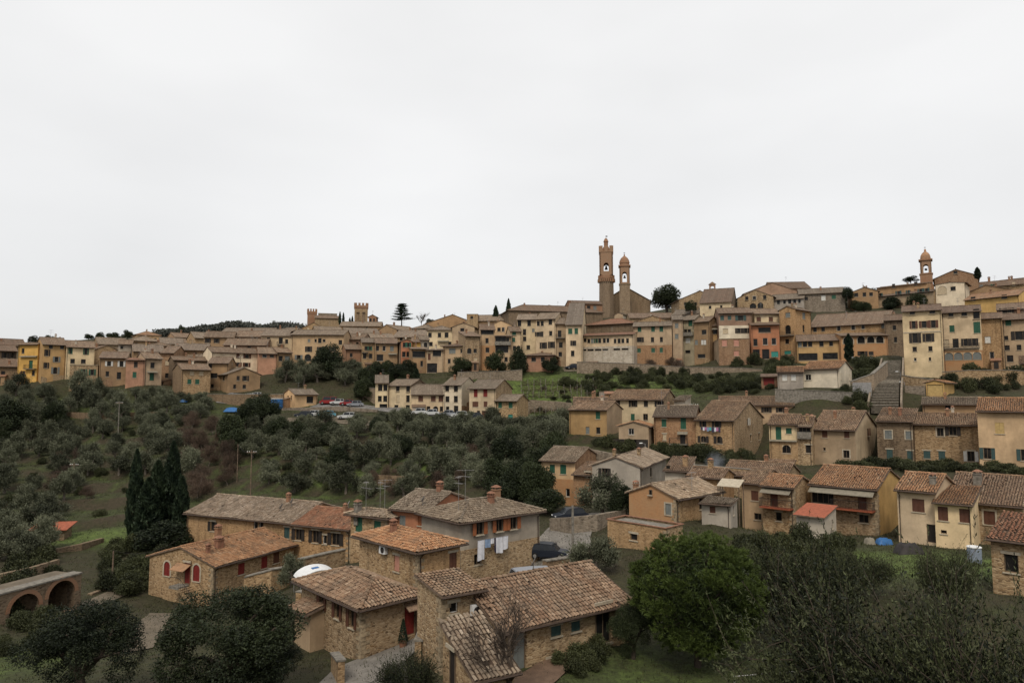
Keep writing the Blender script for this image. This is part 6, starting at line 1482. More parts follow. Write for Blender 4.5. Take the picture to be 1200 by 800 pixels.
# arched terrace wall at the lower left
q0, q1 = at(-12, 700, 60), at(96, 668, 68)
L_ = np.linalg.norm((q1 - q0)[:2]); zt_ = q0[2]
zg_ = at(30, 735, 61)[2]
aw = empty('arched_wall', (q0[0], q0[1], zg_ - 1)); tag(aw, 'stone terrace wall with two big arches at the lower left', 'wall', 'stone walls')
mb = MB(); mb.archwall((0, 0), q1[:2] - q0[:2], 0, zt_ - zg_ + 1, [(L_ * .36, L_ * .155, .6, 2.0), (L_ * .77, L_ * .155, .6, 2.3)], 1.0, seg=14); mb.build('masonry', M['stoned'], aw)
mb = MB(); dq = (q1 - q0)[:2] / L_; nq = np.array((-dq[1], dq[0])); P = [dq * (L_ - .6) + nq * 1.0, dq * L_ + nq * 1.0, dq * L_ + nq * 3.8, dq * (L_ - .6) + nq * 3.8]; mb.hexa([(*p, 0) for p in P] + [(*p, zt_ - zg_ + .5) for p in P]); mb.build('end_wall', M['stoned'], aw)
d_ = (q1 - q0)[:2] / L_; nn_ = np.array((-d_[1], d_[0]))
mb = MB(); P = [-nn_ * .12, d_ * L_ - nn_ * .12, d_ * L_ + nn_ * 1.15, nn_ * 1.15]; mb.hexa([(*p, zt_ - zg_ + 1) for p in P] + [(*p, zt_ - zg_ + 1.14) for p in P]); mb.build('coping', M['concrete'], aw)
mb = MB(); P = [nn_ * 3.5, d_ * L_ + nn_ * 3.5, d_ * L_ + nn_ * 3.8, nn_ * 3.8]; mb.hexa([(*p, 0) for p in P] + [(*p, zt_ - zg_ + .9) for p in P]); mb.build('inner_wall', M['stoned'], aw)
mb = MB(); P = [nn_ * .9, d_ * L_ + nn_ * .9, d_ * L_ + nn_ * 3.6, nn_ * 3.6]; mb.hexa([(*p, zt_ - zg_ + .6) for p in P] + [(*p, zt_ - zg_ + .95) for p in P]); mb.build('terrace_slab', M['dirt'], aw)
for uc, zs in ((L_ * .36, 3.0), (L_ * .77, 3.3)):
    hw = L_ * .155; ring = MB(); n = 14
    zs = zs - 1.0
    for i in range(n):
        t0, t1 = math.pi * i / n, math.pi * (i + 1) / n
        pts = []
        for rr in (hw, hw + .35):
            for t in (t0, t1):
                for dep_ in (-.05, .1): pts.append((*(d_ * (uc - rr * math.cos(t)) + nn_ * dep_), zs + rr * math.sin(t)))
        ring.hexa([pts[0], pts[2], pts[3], pts[1], pts[4], pts[6], pts[7], pts[5]])
    ring.build('brick_ring', M['brickd'], aw)

# ------------------------------------------------------------------ trees and shrubs
def leaves(P, Dr, ln, wd, R, tint, jl=.35):
    """diamond leaves at P pointing along Dr"""
    n = len(P)
    Dr = Dr / (np.linalg.norm(Dr, axis=1)[:, None] + 1e-9)
    q = np.cross(Dr, R.normal(size=(n, 3))); q /= (np.linalg.norm(q, axis=1)[:, None] + 1e-9)
    L = (ln * (1 + jl * R.uniform(-1, 1, n)))[:, None]; Wd = (wd * (1 + jl * R.uniform(-1, 1, n)))[:, None]
    a, b = P - Dr * L * .5, P + Dr * L * .5; c, d = P + q * Wd * .5, P - q * Wd * .5
    V = np.stack([a, c, b, d], 1).reshape(-1, 3)
    Fc = np.arange(n * 4).reshape(n, 4)
    return V, Fc, np.repeat(tint, 4)
def join(parts):
    V, Fc, T = [], [], []; b = 0
    for v, f, t in parts: V.append(v); Fc.append(f + b); T.append(t); b += len(v)
    return np.concatenate(V), np.concatenate(Fc), np.concatenate(T)
def blobs_dome(R, n, w, h0, h1, spread=1.0, flat=.75, rs=(.20, .34)):
    out = []
    for i in range(n):
        t = R.uniform(0, 2 * math.pi); r = math.sqrt(R.uniform(0, 1)) * w * .5 * spread
        k = 1 - (r / (w * .5)) ** 2
        z = h0 + (h1 - h0) * (R.uniform(.15, .95) * (0.35 + .65 * k))
        rr = w * R.uniform(*rs)
        out.append((np.array((r * math.cos(t), r * math.sin(t), z)) * np.array((.78, .78, 1)), np.array((rr, rr, rr * flat)), R.uniform(0, 1)))
    return out
def crown_pts(R, blobs, n, hollow=.55, zmin=.1, zmax=1e9, jit=.11):
    vol = np.array([np.prod(b[1]) ** .67 for b in blobs]); pick = R.choice(len(blobs), n, p=vol / vol.sum())
    d = R.normal(size=(n, 3)); d /= np.linalg.norm(d, axis=1)[:, None]
    r = hollow + (1 - hollow) * R.uniform(0, 1, n) ** .7
    r *= 1 + jit * R.normal(size=n)
    c = np.array([b[0] for b in blobs])[pick]; rad = np.array([b[1] for b in blobs])[pick]; tb = np.array([b[2] for b in blobs])[pick]
    P = c + d * rad * r[:, None]
    k = (P[:, 2] > zmin) & (P[:, 2] < zmax)
    return P[k], d[k], tb[k]
def limb_mesh(R, blobs, h, r0, lean=.1, nb=6, zfork=.25):
    mb = MB()
    fk = np.array((R.uniform(-lean, lean) * h, R.uniform(-lean, lean) * h, h * zfork))
    mb.tube([(0, 0, -.5), (fk[0] * .4, fk[1] * .4, fk[2] * .5), tuple(fk)], r0 * 1.15, 7, r2=r0 * .8)
    for i in R.choice(len(blobs), min(nb, len(blobs)), replace=False):
        c = blobs[i][0]; m = (fk + c) * .5 + R.normal(size=3) * .06 * h
        mb.tube([tuple(fk - (0, 0, .1)), tuple(m), tuple(c)], r0 * .55, 5, r2=r0 * .16)
    return mb
PROTO = {}
def proto(kind, w, h, crown, trunk, cm, tm):
    PROTO.setdefault(kind, []).append((w, h, np_mesh(kind + '_crown', *crown[:2], cm, tint=crown[2]), trunk.mesh(kind + '_trunk', tm)))
for v in range(5):       # olive
    R = np.random.RandomState(100 + v); w, h = 5.0, 5.2
    B = blobs_dome(R, 11, w, 1.1, h - .4, 1.0, 1.1, (.10, .25))
    P, d, tb = crown_pts(R, B, 7000, .25, .5, jit=.26)
    Dr = d * .7 + R.normal(size=d.shape) * .55 + (0, 0, .7)
    proto('olive_tree', w, h, leaves(P, Dr, .32, .085, R, .10 + .55 * R.rand(len(P)) + .35 * tb), limb_mesh(R, B, h, .20, .06, 7), M['lolive'], M['barkl'])
for v in range(3):       # evergreen oak / laurel, dense
    R = np.random.RandomState(200 + v); w, h = 6.0, 6.0
    B = blobs_dome(R, 22, w, 1.2, h - .5, .95, .85, (.16, .26))
    P, d, tb = crown_pts(R, B, 9000, .62, .6)
    proto('evergreen_tree', w, h, leaves(P, d + R.normal(size=d.shape) * .8, .30, .17, R, .15 + .5 * R.rand(len(P)) + .3 * tb), limb_mesh(R, B, h, .24, .05, 6), M['loak'], M['bark'])
for v in range(3):       # bush
    R = np.random.RandomState(300 + v); w, h = 3.0, 2.0
    B = blobs_dome(R, 10, w, .2, h - .3, 1, .8, (.18, .3))
    P, d, tb = crown_pts(R, B, 3200, .5, .0)
    proto('bush', w, h, leaves(P, d + R.normal(size=d.shape) * .8, .20, .10, R, .1 + .55 * R.rand(len(P)) + .35 * tb), limb_mesh(R, B, h, .06, .05, 5), M['lbush'], M['bark'])
for v in range(3):       # cypress
    R = np.random.RandomState(400 + v); w, h = 2.4, 12.0
    n = 8000; t = R.uniform(0, 1, n) ** .85; prof = np.interp(t, [0, .04, .18, .5, .8, .95, 1], [.35, .75, 1, .92, .58, .22, .02])
    a = R.uniform(0, 2 * math.pi, n); lump = 1 + .16 * np.sin(a * 3 + t * 23 + v) + .12 * np.sin(a * 5 - t * 37)
    r = w / 2 * prof * lump * (.72 + .3 * R.rand(n))
    P = np.stack([r * np.cos(a), r * np.sin(a), .4 + t * (h - .4)], 1)
    Dr = np.stack([np.cos(a) * .35, np.sin(a) * .35, np.ones(n)], 1) + R.normal(size=(n, 3)) * .3
    mb = MB(); mb.tube([(0, 0, -.6), (0, 0, h * .8)], .16, 6, r2=.04)
    proto('cypress', w, h, leaves(P, Dr, .55, .14, R, .1 + .6 * R.rand(n) + .25 * np.sin(a * 3 + t * 23 + v)), mb, M['lcyp'], M['bark'])
def branch(mb, R, p, d, L, r, lv, tips, spread=.55, up=.15, kids=(2, 4), minr=.006):
    q = p + d * L * .5 + R.normal(size=3) * L * .05; e = p + d * L + R.normal(size=3) * L * .06
    mb.tube([tuple(p), tuple(q), tuple(e)], r, 5 if r > .03 else 3, r2=max(minr, r * .55))
    tips.append((e, d))
    if lv == 0: return
    for _ in range(R.randint(*kids) + 1):
        f = R.uniform(.35, 1.0); s = p + (e - p) * f
        nd_ = d + R.normal(size=3) * spread + (0, 0, up); nd_ /= np.linalg.norm(nd_)
        branch(mb, R, s, nd_, L * R.uniform(.5, .78), max(minr, r * .5), lv - 1, tips, spread, up, kids, minr)
for v in range(3):       # leafless tree
    R = np.random.RandomState(500 + v); mb = MB(); tips = []
    branch(mb, R, np.array((0, 0, -.4)), np.array((0, 0, 1.0)), 2.2, .11, 4, tips, .42, .28, (3, 5), .009)
    V = np.array(mb.v); w, h = 2 * np.percentile(np.abs(V[:, :2]), 98), V[:, 2].max()
    tip = np.array([t[0] for t in tips[20:]]); dr = np.array([t[1] for t in tips[20:]])
    k = R.choice(len(tip), min(len(tip), 2200))
    proto('bare_tree', w, h, leaves(tip[k] + dr[k] * .15, dr[k] + R.normal(size=(len(k), 3)) * .4, .45, .012, R, R.rand(len(k))), mb, M['ltwig'], M['bark'])
for v in range(2):       # russet leafless thicket tree
    R = np.random.RandomState(600 + v); w, h = 4.5, 5.5
    B = blobs_dome(R, 12, w, .8, h - .5, 1, 1.1, (.16, .28))
    P, d, tb = crown_pts(R, B, 5200, .25, .3)
    proto('thicket_tree', w, h, leaves(P, d * .5 + R.normal(size=d.shape) * .4 + (0, 0, .9), .60, .03, R, .2 + .5 * R.rand(len(P)) + .3 * tb), limb_mesh(R, B, h, .12, .08, 9, .2), M['ltwig'], M['barkl'])
# umbrella pine, near
R = np.random.RandomState(700); w, h = 8.4, 9.0
B = []
for i in range(210):
    u = R.normal(size=3); u /= np.linalg.norm(u)
    c = u * np.array((3.75, 3.75, 3.7)) * R.uniform(.90, 1.0) + np.array((0, 0, 4.85)); rr = R.uniform(.34, .62)
    if c[2] < 1.5: c[2] = 1.5 + R.uniform(0, .5); c[:2] *= .85
    B.append((c, np.array((rr, rr, rr * .9)), R.rand()))
P, d, tb = crown_pts(R, B, 6500, .8, .7)
out = P - np.array((0, 0, 4.2)); out /= np.linalg.norm(out, axis=1)[:, None]
axis = out * .7 + d * .6 + (0, 0, .6); axis /= np.linalg.norm(axis, axis=1)[:, None]
K = 14
PP = np.repeat(P, K, 0); AX = np.repeat(axis, K, 0); sp = AX + R.normal(size=PP.shape) * .40; sp /= np.linalg.norm(sp, axis=1)[:, None]
pine_c = leaves(PP + sp * .12, sp, .27, .034, R, np.repeat(.1 + .5 * tb + .25 * R.rand(len(P)), K) + .15 * R.rand(len(PP)))
n = 16000; u = R.normal(size=(n, 3)); u /= np.linalg.norm(u, axis=1)[:, None]; Pi = u * np.array((3.6, 3.6, 3.5)) * R.rand(n, 1) ** .4 + np.array((0, 0, 4.85)); Pi = Pi[Pi[:, 2] > 1.4]
pine_c = join([pine_c, leaves(Pi, R.normal(size=Pi.shape), .40, .06, R, R.rand(len(Pi)) * .25)])  # inner needles tinted dark: shade inside the crown put into their colour
mb = MB(); mb.tube([(0, 0, -.8), (.05, 0, 1.2), (.1, .05, 3.2)], .24, 8, r2=.17)
for i in range(0, 210, 9): mb.tube([(.08, .04, R.uniform(1.4, 3.2)), tuple(B[i][0] * .5 + np.array((0, 0, 1.6))), tuple(B[i][0])], .09, 5, r2=.03)
proto('umbrella_pine', w, h, pine_c, mb, M['lpine'], M['bark'])
# holm oak, near
for v in range(2):
    R = np.random.RandomState(720 + v); w, h = 7.6, 7.0
    B = []
    for i in range(58):
        u = R.normal(size=3); u /= np.linalg.norm(u); u[2] = u[2] if R.rand() < .5 else abs(u[2])
        c = u * np.array((2.8, 2.8, 2.7)) * R.uniform(.6, 1.0) + np.array((0, 0, 3.3)); rr = R.uniform(.55, 1.05); B.append((c, np.array((rr, rr, rr * .9)), R.rand()))
    P, d, tb = crown_pts(R, B, 42000, .6, .1)
    proto('holm_oak', w, h, leaves(P, d + R.normal(size=d.shape) * .9, .13, .065, R, .05 + .5 * R.rand(len(P)) + .4 * tb), limb_mesh(R, B, h, .3, .05, 9), M['loak'], M['bark'])
# near olive with long upright shoots
def shoot_olive(kind, seed, w, h, ns, nl, ll, lw, mat):
    R = np.random.RandomState(seed); mb = MB(); parts = []
    mb.tube([(0, 0, -.6), (.1, 0, h * .2), (-.05, .1, h * .32)], .22, 7, r2=.14)
    forks = []
    for i in range(10):
        a = 2 * math.pi * i / 10 + R.uniform(-.3, .3); f = np.array((math.cos(a) * w * R.uniform(.18, .42), math.sin(a) * w * R.uniform(.18, .42), h * R.uniform(.38, .66)))
        mb.tube([(-.05, .1, h * .3), tuple(f * .55 + np.array((0, 0, h * .18))), tuple(f)], .09, 5, r2=.03); forks.append(f)
    for i in range(ns):
        f = forks[R.randint(10)] + R.normal(size=3) * np.array((w * .085, w * .085, h * .08))
        d = np.array((f[0] / w * 1.1, f[1] / w * 1.1, .55)) + R.normal(size=3) * .42; d /= np.linalg.norm(d); L = R.uniform(.5, 1.35) * h * .24
        e = f + d * L; bend = R.normal(size=3) * L * .10
        m = (f + e) / 2 + bend
        if i % 4 == 0: mb.tube([tuple(f), tuple(m), tuple(e)], .012, 3, r2=.004)
        t = R.uniform(.1, 1.0, nl)[:, None] ** .7
        P = (1 - t) ** 2 * f + 2 * t * (1 - t) * m + t * t * e
        Dr = d + R.normal(size=(nl, 3)) * .55
        P = P + Dr * ll * .35
        parts.append(leaves(P, Dr, ll, lw, R, np.clip(.1 + .75 * R.rand(nl) + .15 * R.normal(), 0, 1)))
    ni = 9000; fi = np.array(forks)[R.randint(0, 10, ni)] + R.normal(size=(ni, 3)) * np.array((w * .11, w * .11, h * .10))
    parts.append(leaves(fi, R.normal(size=(ni, 3)), ll * 1.5, lw * 2.0, R, R.rand(ni) * .18))  # broad dark fill near the forks, crown shade carried by the tint
    proto(kind, w, h, join(parts), mb, mat, M['bark'])
M['lolive2'] = leafmat('leaf_olive_near', (0.006, 0.009, 0.003), (0.100, 0.112, 0.050))
shoot_olive('garden_olive', 801, 6.5, 5.5, 1100, 28, .13, .036, M['lolive2'])
shoot_olive('garden_olive', 802, 5.0, 6.4, 1500, 30, .095, .027, M['lolive2'])
shoot_olive('garden_olive', 803, 5.0, 6.4, 1400, 30, .095, .027, M['lolive2'])
# cedar
R = np.random.RandomState(900); w, h = 9.0, 10.5; Ps, Ds = [], []
mbc = MB(); mbc.tube([(0, 0, -.6), (0, 0, h * .95)], .3, 7, r2=.06)
for i in range(26):
    z = h * (.22 + .76 * i / 26); a = i * 2.4; L = w * .5 * (1.02 - .72 * (i / 26)) * R.uniform(.7, 1.1)
    e = np.array((math.cos(a) * L, math.sin(a) * L, z + L * .10)); mbc.tube([(0, 0, z - .1), tuple(e)], .08, 4, r2=.02)
    n = 700; t = R.uniform(.2, 1.05, n)[:, None]; p = np.array((0, 0, z - .1)) * (1 - t) + e * t + R.normal(size=(n, 3)) * np.array((.55, .55, .13)); Ps.append(p); Ds.append(R.normal(size=(n, 3)) * np.array((1, 1, .3)))
P = np.concatenate(Ps); proto('cedar', w, h, leaves(P, np.concatenate(Ds), .45, .12, R, R.rand(len(P)) * .7), mbc, M['lcyp'], M['bark'])

TCOUNT = {}
def tree(kind, px, ptop, D, wpx, label, group=None, cat='tree', minh=.8, base=None, rz=None, var=None, x=None):
    if x is None: x = kx(px, ptop) * D
    z0 = gz(x, D) if base is None else base
    h = max(minh, at(px, ptop, D)[2] - z0) if ptop is not None else minh
    w = wpx * D / F
    vs = PROTO[kind]; i = TCOUNT.get(kind, 0); TCOUNT[kind] = i + 1
    pw, ph, cm, tm = vs[i % len(vs) if var is None else var]
    r = empty(kind, (x, D, z0), rnd.uniform(0, 6.28) if rz is None else rz)
    sc = (w / pw, w / pw, h / ph); r.scale = sc
    link('trunk', tm, r); link('crown', cm, r)
    tag(r, label, cat, group)
    return r
# --- single trees
tree('umbrella_pine', 814, 621, 42, 156, 'big round umbrella pine with dense bright green needles in the garden', rz=.4)
tree('holm_oak', 103, 695, 40, 150, 'dark round holm oak at the bottom left below the arched wall', var=0)
tree('holm_oak', 275, 672, 39, 196, 'largest dark holm oak in front of the red doored house', var=1)
tree('holm_oak', 318, 742, 40, 90, 'lower dark holm oak leaning on the largest one beside the lane', var=0)
tree('cypress', 161, 527, 98, 17, 'leftmost slim cypress of the dark clump beside the farmhouse')
tree('cypress', 204, 518, 100, 22, 'tallest cypress of the dark clump beside the farmhouse')
tree('cypress', 186, 540, 99, 26, 'middle broad cypress of the dark clump beside the farmhouse')
tree('cypress', 175, 560, 96, 26, 'short broad cypress low in the dark clump beside the farmhouse')
tree('cypress', 214, 558, 97, 18, 'rightmost cypress of the dark clump beside the farmhouse')
tree('evergreen_tree', 200, 610, 92, 70, 'dark evergreen shrub mass at the foot of the cypress clump', cat='tree')
tree('cypress', 994, 391, 160, 9.5, 'slim cypress in front of the brick house with arches')
tree('cypress', 581, 358, 268, 8, 'shorter cypress of the pair on the ridge')
tree('cypress', 596, 350, 268, 7, 'taller cypress of the pair on the ridge')
for i, (x_, y_, w_, l_) in enumerate(((398.5, 365, 3.2, 'left slim cypress beside the fortress keep'), (402.5, 366, 3, 'right slim cypress beside the fortress keep'), (410, 372, 2.6, 'tiny cypress left of the fortress tower'), (413, 370, 2.6, 'tiny cypress touching the fortress tower'))): tree('cypress', x_, y_, 300, w_, l_, base=at(x_, 381, 300)[2])
tree('cedar', 471, 355, 285, 24, 'spreading dark cedar on the middle ridge', base=at(471, 381, 285)[2])
tree('bare_tree', 494, 366, 290, 17, 'pale leafless tree right of the ridge cedar', base=at(494, 381, 290)[2])
tree('evergreen_tree', 504, 372, 285, 10, 'small dark tree right of the pale leafless one', base=at(504, 382, 285)[2])
tree('evergreen_tree', 781, 331, 262, 36, 'large dark round tree on the skyline right of the church', base=at(781, 365, 262)[2])
tree('evergreen_tree', 809, 352, 225, 14, 'small dark bush tree below the bell gable', base=at(809, 366, 225)[2])
tree('evergreen_tree', 993, 333, 216, 12, 'ivy covered chimney tree beside the wide ridge house', base=at(993, 352, 216)[2])
tree('cypress', 1145, 313, 205, 7, 'short cypress beside the brick church front', base=at(1145, 327, 205)[2])
tree('evergreen_tree', 1067, 323, 225, 16, 'flat dark pine crown behind the brick ridge house', base=at(1067, 331, 225)[2])
tree('evergreen_tree', 387, 403, 188, 38, 'big dark round tree in front of the big yellow house')
for i, (x_, y_, w_) in enumerate(((540, 415, 25), (581, 409, 24), (607, 407, 24), (646, 415, 20))): tree('evergreen_tree', x_, y_, 183, w_, ['dark tree in front of the round bayed house', 'left dark tree of the pair under the cream flats', 'right dark tree of the pair under the cream flats', 'dark tree beside the low pink house'][i])
tree('cypress', 488, 431, 182, 8, 'small dark cypress below the glazed veranda')
tree('evergreen_tree', 454, 421, 188, 17, 'dark ivy tree left of the beige and brick house')
tree('bare_tree', 592, 690, 35.5, 78, 'leafless tree in front of the long stone barn', rz=1.0)
tree('olive_tree', 697, 612, 60, 58, 'grey-green olive beside the road bend')
tree('olive_tree', 705, 551, 84, 56, 'dark olive in front of the grey gabled house')
tree('evergreen_tree', 727, 566, 82, 34, 'dark tree right of the olive at the grey gabled house')
tree('evergreen_tree', 640, 566, 88, 46, 'dark evergreen behind the parked car')
tree('olive_tree', 342, 644, 66, 36, 'small olive beside the white tunnel cover')
tree('garden_olive', 478, 762, 37, 64, 'young olive beside the lane at the bottom', var=0)
tree('garden_olive', 945, 625, 42, 110, 'upright grey-green olive in the middle of the garden', var=0)
tree('garden_olive', 1075, 650, 15, 290, 'large twiggy olive filling the lower right', var=1)
tree('garden_olive', 1190, 660, 13, 230, 'dark twiggy olive in the bottom right corner', var=2)
tree('garden_olive', 985, 712, 16, 190, 'low twiggy olive left of the large one', var=2)
tree('garden_olive', 1010, 642, 50, 60, 'small olive on the lawn below the yellow gable', var=0)
tree('garden_olive', 905, 640, 46, 70, 'feathery olive right behind the pine', var=0)
tree('garden_olive', 1108, 634, 44, 60, 'thin olive in front of the pale yellow house', var=0)
tree('holm_oak', 741, 700, 43, 62, 'dark shrub tree at the left foot of the pine', var=0)
# --- olive groves
def in_poly(x, y, P):
    r = False; n = len(P)
    for i in range(n):
        (a, b), (c, d) = P[i], P[(i + 1) % n]
        if (b > y) != (d > y) and x < (c - a) * (y - b) / (d - b) + a: r = not r
    return r
PLACED = []
ORD = ['first', 'second', 'third', 'fourth', 'fifth', 'sixth', 'seventh', 'eighth', 'ninth', 'tenth', 'eleventh', 'twelfth', 'thirteenth', 'fourteenth', 'fifteenth']
FOOT = [(h_['C'], h_['dR'], h_['dL'], h_['s'], h_['t']) for h_ in HOUSES]
FC = np.array([f[0] for f in FOOT]); FR = np.array([f[1] for f in FOOT]); FL = np.array([f[2] for f in FOOT]); FS = np.array([f[3] for f in FOOT]); FT = np.array([f[4] for f in FOOT])
def blocked(x, y, m):
    d = np.array((x, y)) - FC; a = (d * FR).sum(1); b = (d * FL).sum(1)
    return bool(np.any((a > -m) & (a < FS + m) & (b > -m) & (b < FT + m)))
def grove(kind, poly, n, sep, size, hgt, label, group, cat='tree', m=1.0, seed=0):
    R = random.Random(seed + n); x0, x1 = min(p[0] for p in poly), max(p[0] for p in poly); y0, y1 = min(p[1] for p in poly), max(p[1] for p in poly)
    k = 0; done = []
    for _ in range(n * 40):
        if k >= n: break
        px, py = R.uniform(x0, x1), R.uniform(y0, y1)
        if not in_poly(px, py, poly): continue
        p = hit(px, py, 30)
        if blocked(p[0], p[1], m): continue
        if any((p[0] - q[0]) ** 2 + (p[1] - q[1]) ** 2 < sep * sep for q in PLACED): continue
        PLACED.append(p); k += 1
        w = R.uniform(*size); h = w * R.uniform(*hgt)
        done.append((px, py, tree(kind, px, None, p[1], w * F / p[1], label, group, cat, minh=h, x=p[0])))
    # say which one: part of the grove, then order from the left
    what, rest = label.split(' ', 1) if False else (label, '')
    nr, nc = (1, 1) if k <= 14 else ((2, 2) if k <= 40 else (3, 4))
    done.sort(key=lambda t: t[1]); rows = [done[i * k // nr:(i + 1) * k // nr] for i in range(nr)]
    rn = {1: [''], 2: ['upper', 'lower'], 3: ['upper', 'middle', 'lower']}[nr]; cn = {1: [''], 2: ['left', 'right'], 4: ['far left', 'left', 'right', 'far right']}[nc]
    for ri, row in enumerate(rows):
        row.sort(key=lambda t: t[0]); m_ = len(row)
        for ci in range(nc):
            cell = row[ci * m_ // nc:(ci + 1) * m_ // nc]
            for oi_, (_, _, ob) in enumerate(cell):
                plc = ', ' + rn[ri] + ' ' + cn[ci] if nr > 1 else ''
                ob['label'] = label + plc + (', ' + ORD[oi_] + ' from left' if len(cell) > 1 else '')
# left valley, lower slope, upper slope
grove('olive_tree', [(0, 500), (150, 490), (165, 560), (60, 600), (0, 610)], 30, 4.6, (3.6, 6.2), (.85, 1.15), 'pale grey-green olive in the left valley grove', 'olives of the left valley', seed=1)
grove('olive_tree', [(0, 462), (240, 466), (245, 492), (120, 496), (0, 496)], 28, 3.9, (3.6, 6.8), (.8, 1.2), 'olive on the terrace under the left quarter', 'olives under the left quarter', seed=2)
grove('olive_tree', [(300, 500), (520, 504), (640, 514), (640, 560), (560, 575), (440, 585), (320, 575), (290, 540)], 66, 4.3, (3.4, 6.2), (.8, 1.1), 'olive in the grove on the middle slope', 'olives of the middle slope', seed=3)
grove('olive_tree', [(440, 492), (560, 500), (665, 503), (665, 528), (560, 520), (440, 503)], 34, 3.2, (3.6, 5.4), (.8, 1.0), 'olive in the row below the cream houses', 'olives below the cream houses', seed=4)
grove('olive_tree', [(0, 610), (60, 605), (60, 650), (0, 670)], 10, 3.5, (4, 6), (.8, 1), 'olive beside the red roofed hut in the valley', 'olives beside the hut', seed=5)
grove('olive_tree', [(320, 430), (420, 436), (420, 452), (330, 452)], 11, 3.6, (5, 7.5), (.8, 1.0), 'olive below the big yellow house', 'olives below the yellow house', seed=6)
grove('evergreen_tree', [(415, 446), (440, 440), (480, 440), (480, 452), (425, 470)], 8, 3.0, (4, 6), (.8, 1.1), 'dark evergreen left of the cream row', 'evergreens left of the cream row', seed=7)
grove('evergreen_tree', [(0, 465), (60, 468), (70, 515), (0, 520)], 10, 4.0, (5, 8), (.8, 1.1), 'dark evergreen at the left edge of the slope', 'evergreens at the left edge', seed=8)
grove('evergreen_tree', [(280, 480), (310, 480), (312, 520), (270, 540), (262, 515)], 8, 3.5, (4, 6.5), (.9, 1.3), 'dark evergreen in the gully between the groves', 'evergreens in the gully', seed=9)
grove('thicket_tree', [(205, 500), (275, 500), (275, 575), (225, 590)], 15, 3.0, (3.2, 5.2), (.9, 1.3), 'russet leafless thicket tree above the farmhouse', 'leafless thicket above the farmhouse', seed=10)
grove('thicket_tree', [(60, 520), (110, 540), (100, 590), (60, 590)], 6, 3, (2.5, 4), (.9, 1.2), 'russet leafless tree among the valley olives', 'leafless trees in the valley', seed=11)
grove('evergreen_tree', [(560, 550), (650, 545), (650, 590), (590, 600)], 12, 3.2, (4.5, 6.5), (.9, 1.2), 'dark tree behind the grey house with laundry', 'dark trees behind the laundry house', seed=12)
grove('bush', [(690, 441), (800, 446), (905, 452), (905, 466), (800, 458), (690, 450)], 48, 1.7, (2.0, 3.6), (.6, .9), 'dark bush under the long retaining wall', 'bushes under the long retaining wall', 'bush', seed=13)
grove('bush', [(660, 450), (700, 450), (760, 462), (700, 466)], 14, 1.8, (2, 4), (.6, .9), 'bush on the vine terraces', 'bushes on the vine terraces', 'bush', seed=14)
grove('thicket_tree', [(700, 422), (800, 426), (800, 434), (700, 431)], 14, 2.2, (2.4, 3.8), (.7, 1.0), 'leafless russet creeper in front of the hall houses', 'creepers in front of the hall houses', 'shrub', seed=15, m=.2)
grove('bush', [(985, 536), (1150, 545), (1150, 556), (985, 550)], 22, 1.8, (2.2, 3.8), (.35, .6), 'bush in front of the stone houses on the right', 'bushes before the right stone houses', 'bush', seed=16, m=.4)
grove('bush', [(985, 458), (1018, 466), (1012, 484), (985, 478)], 9, 2.0, (2, 3.6), (.6, .9), 'bush beside the stone stairs', 'bushes beside the stairs', 'bush', seed=17)
grove('bush', [(1110, 436), (1195, 440), (1195, 468), (1110, 462)], 20, 2.0, (2, 4), (.6, 1), 'bush in the gardens below the right terrace', 'bushes below the right terrace', 'bush', seed=18)
grove('bush', [(860, 640), (990, 640), (1000, 668), (870, 672)], 26, 1.3, (1.6, 3), (.7, 1), 'bush in the garden behind the pine', 'bushes behind the pine', 'bush', seed=19, m=.4)
grove('bush', [(655, 770), (705, 765), (705, 785), (670, 795)], 8, .9, (1.2, 2), (.7, 1), 'clipped bush beside the barn wall', 'bushes beside the barn', 'bush', seed=20, m=.3)
grove('bush', [(130, 640), (220, 640), (180, 700), (120, 700)], 26, 1.6, (1.8, 3.4), (.6, .9), 'bush between the path and the cypresses', 'bushes by the path', 'bush', seed=21)
grove('bush', [(0, 640), (60, 650), (60, 690), (0, 700)], 12, 1.8, (1.8, 3.4), (.6, .9), 'bush on the old valley terraces', 'bushes on the valley terraces', 'bush', seed=22)
grove('bush', [(0, 720), (90, 735), (90, 760), (0, 770)], 12, 1.3, (1.4, 2.6), (.6, .9), 'bush in front of the arched wall', 'bushes before the arched wall', 'bush', seed=23)
grove('bush', [(1150, 545), (1200, 545), (1200, 556), (1150, 556)], 7, 1.5, (2.2, 3.0), (.4, .5), 'clipped dark hedge bush at the right edge', 'hedge at the right edge', 'bush', seed=24, m=.2)
grove('bush', [(700, 520), (880, 535), (880, 552), (700, 530)], 20, 2.0, (2, 3.6), (.6, .9), 'bush at the foot of the middle stone houses', 'bushes below the middle stone houses', 'bush', seed=25, m=.4)
grove('evergreen_tree', [(1000, 352), (1100, 358), (1100, 372), (970, 370), (955, 358)], 14, 3.0, (3.5, 6), (.6, .8), 'round shrub on the slope below the ridge houses', 'shrubs below the ridge houses', seed=26, m=.5)
grove('bush', [(860, 425), (930, 428), (930, 440), (860, 440)], 10, 2, (2.4, 4), (.7, 1), 'dark bush on the terrace under the red-orange house', 'bushes under the red-orange house', 'bush', seed=27, m=.3)
grove('bush', [(1000, 425), (1025, 428), (1022, 445), (1000, 445)], 6, 2, (2.4, 4), (.7, 1), 'bush under the hanging sheets', 'bushes under the sheets', 'bush', seed=28, m=.3)
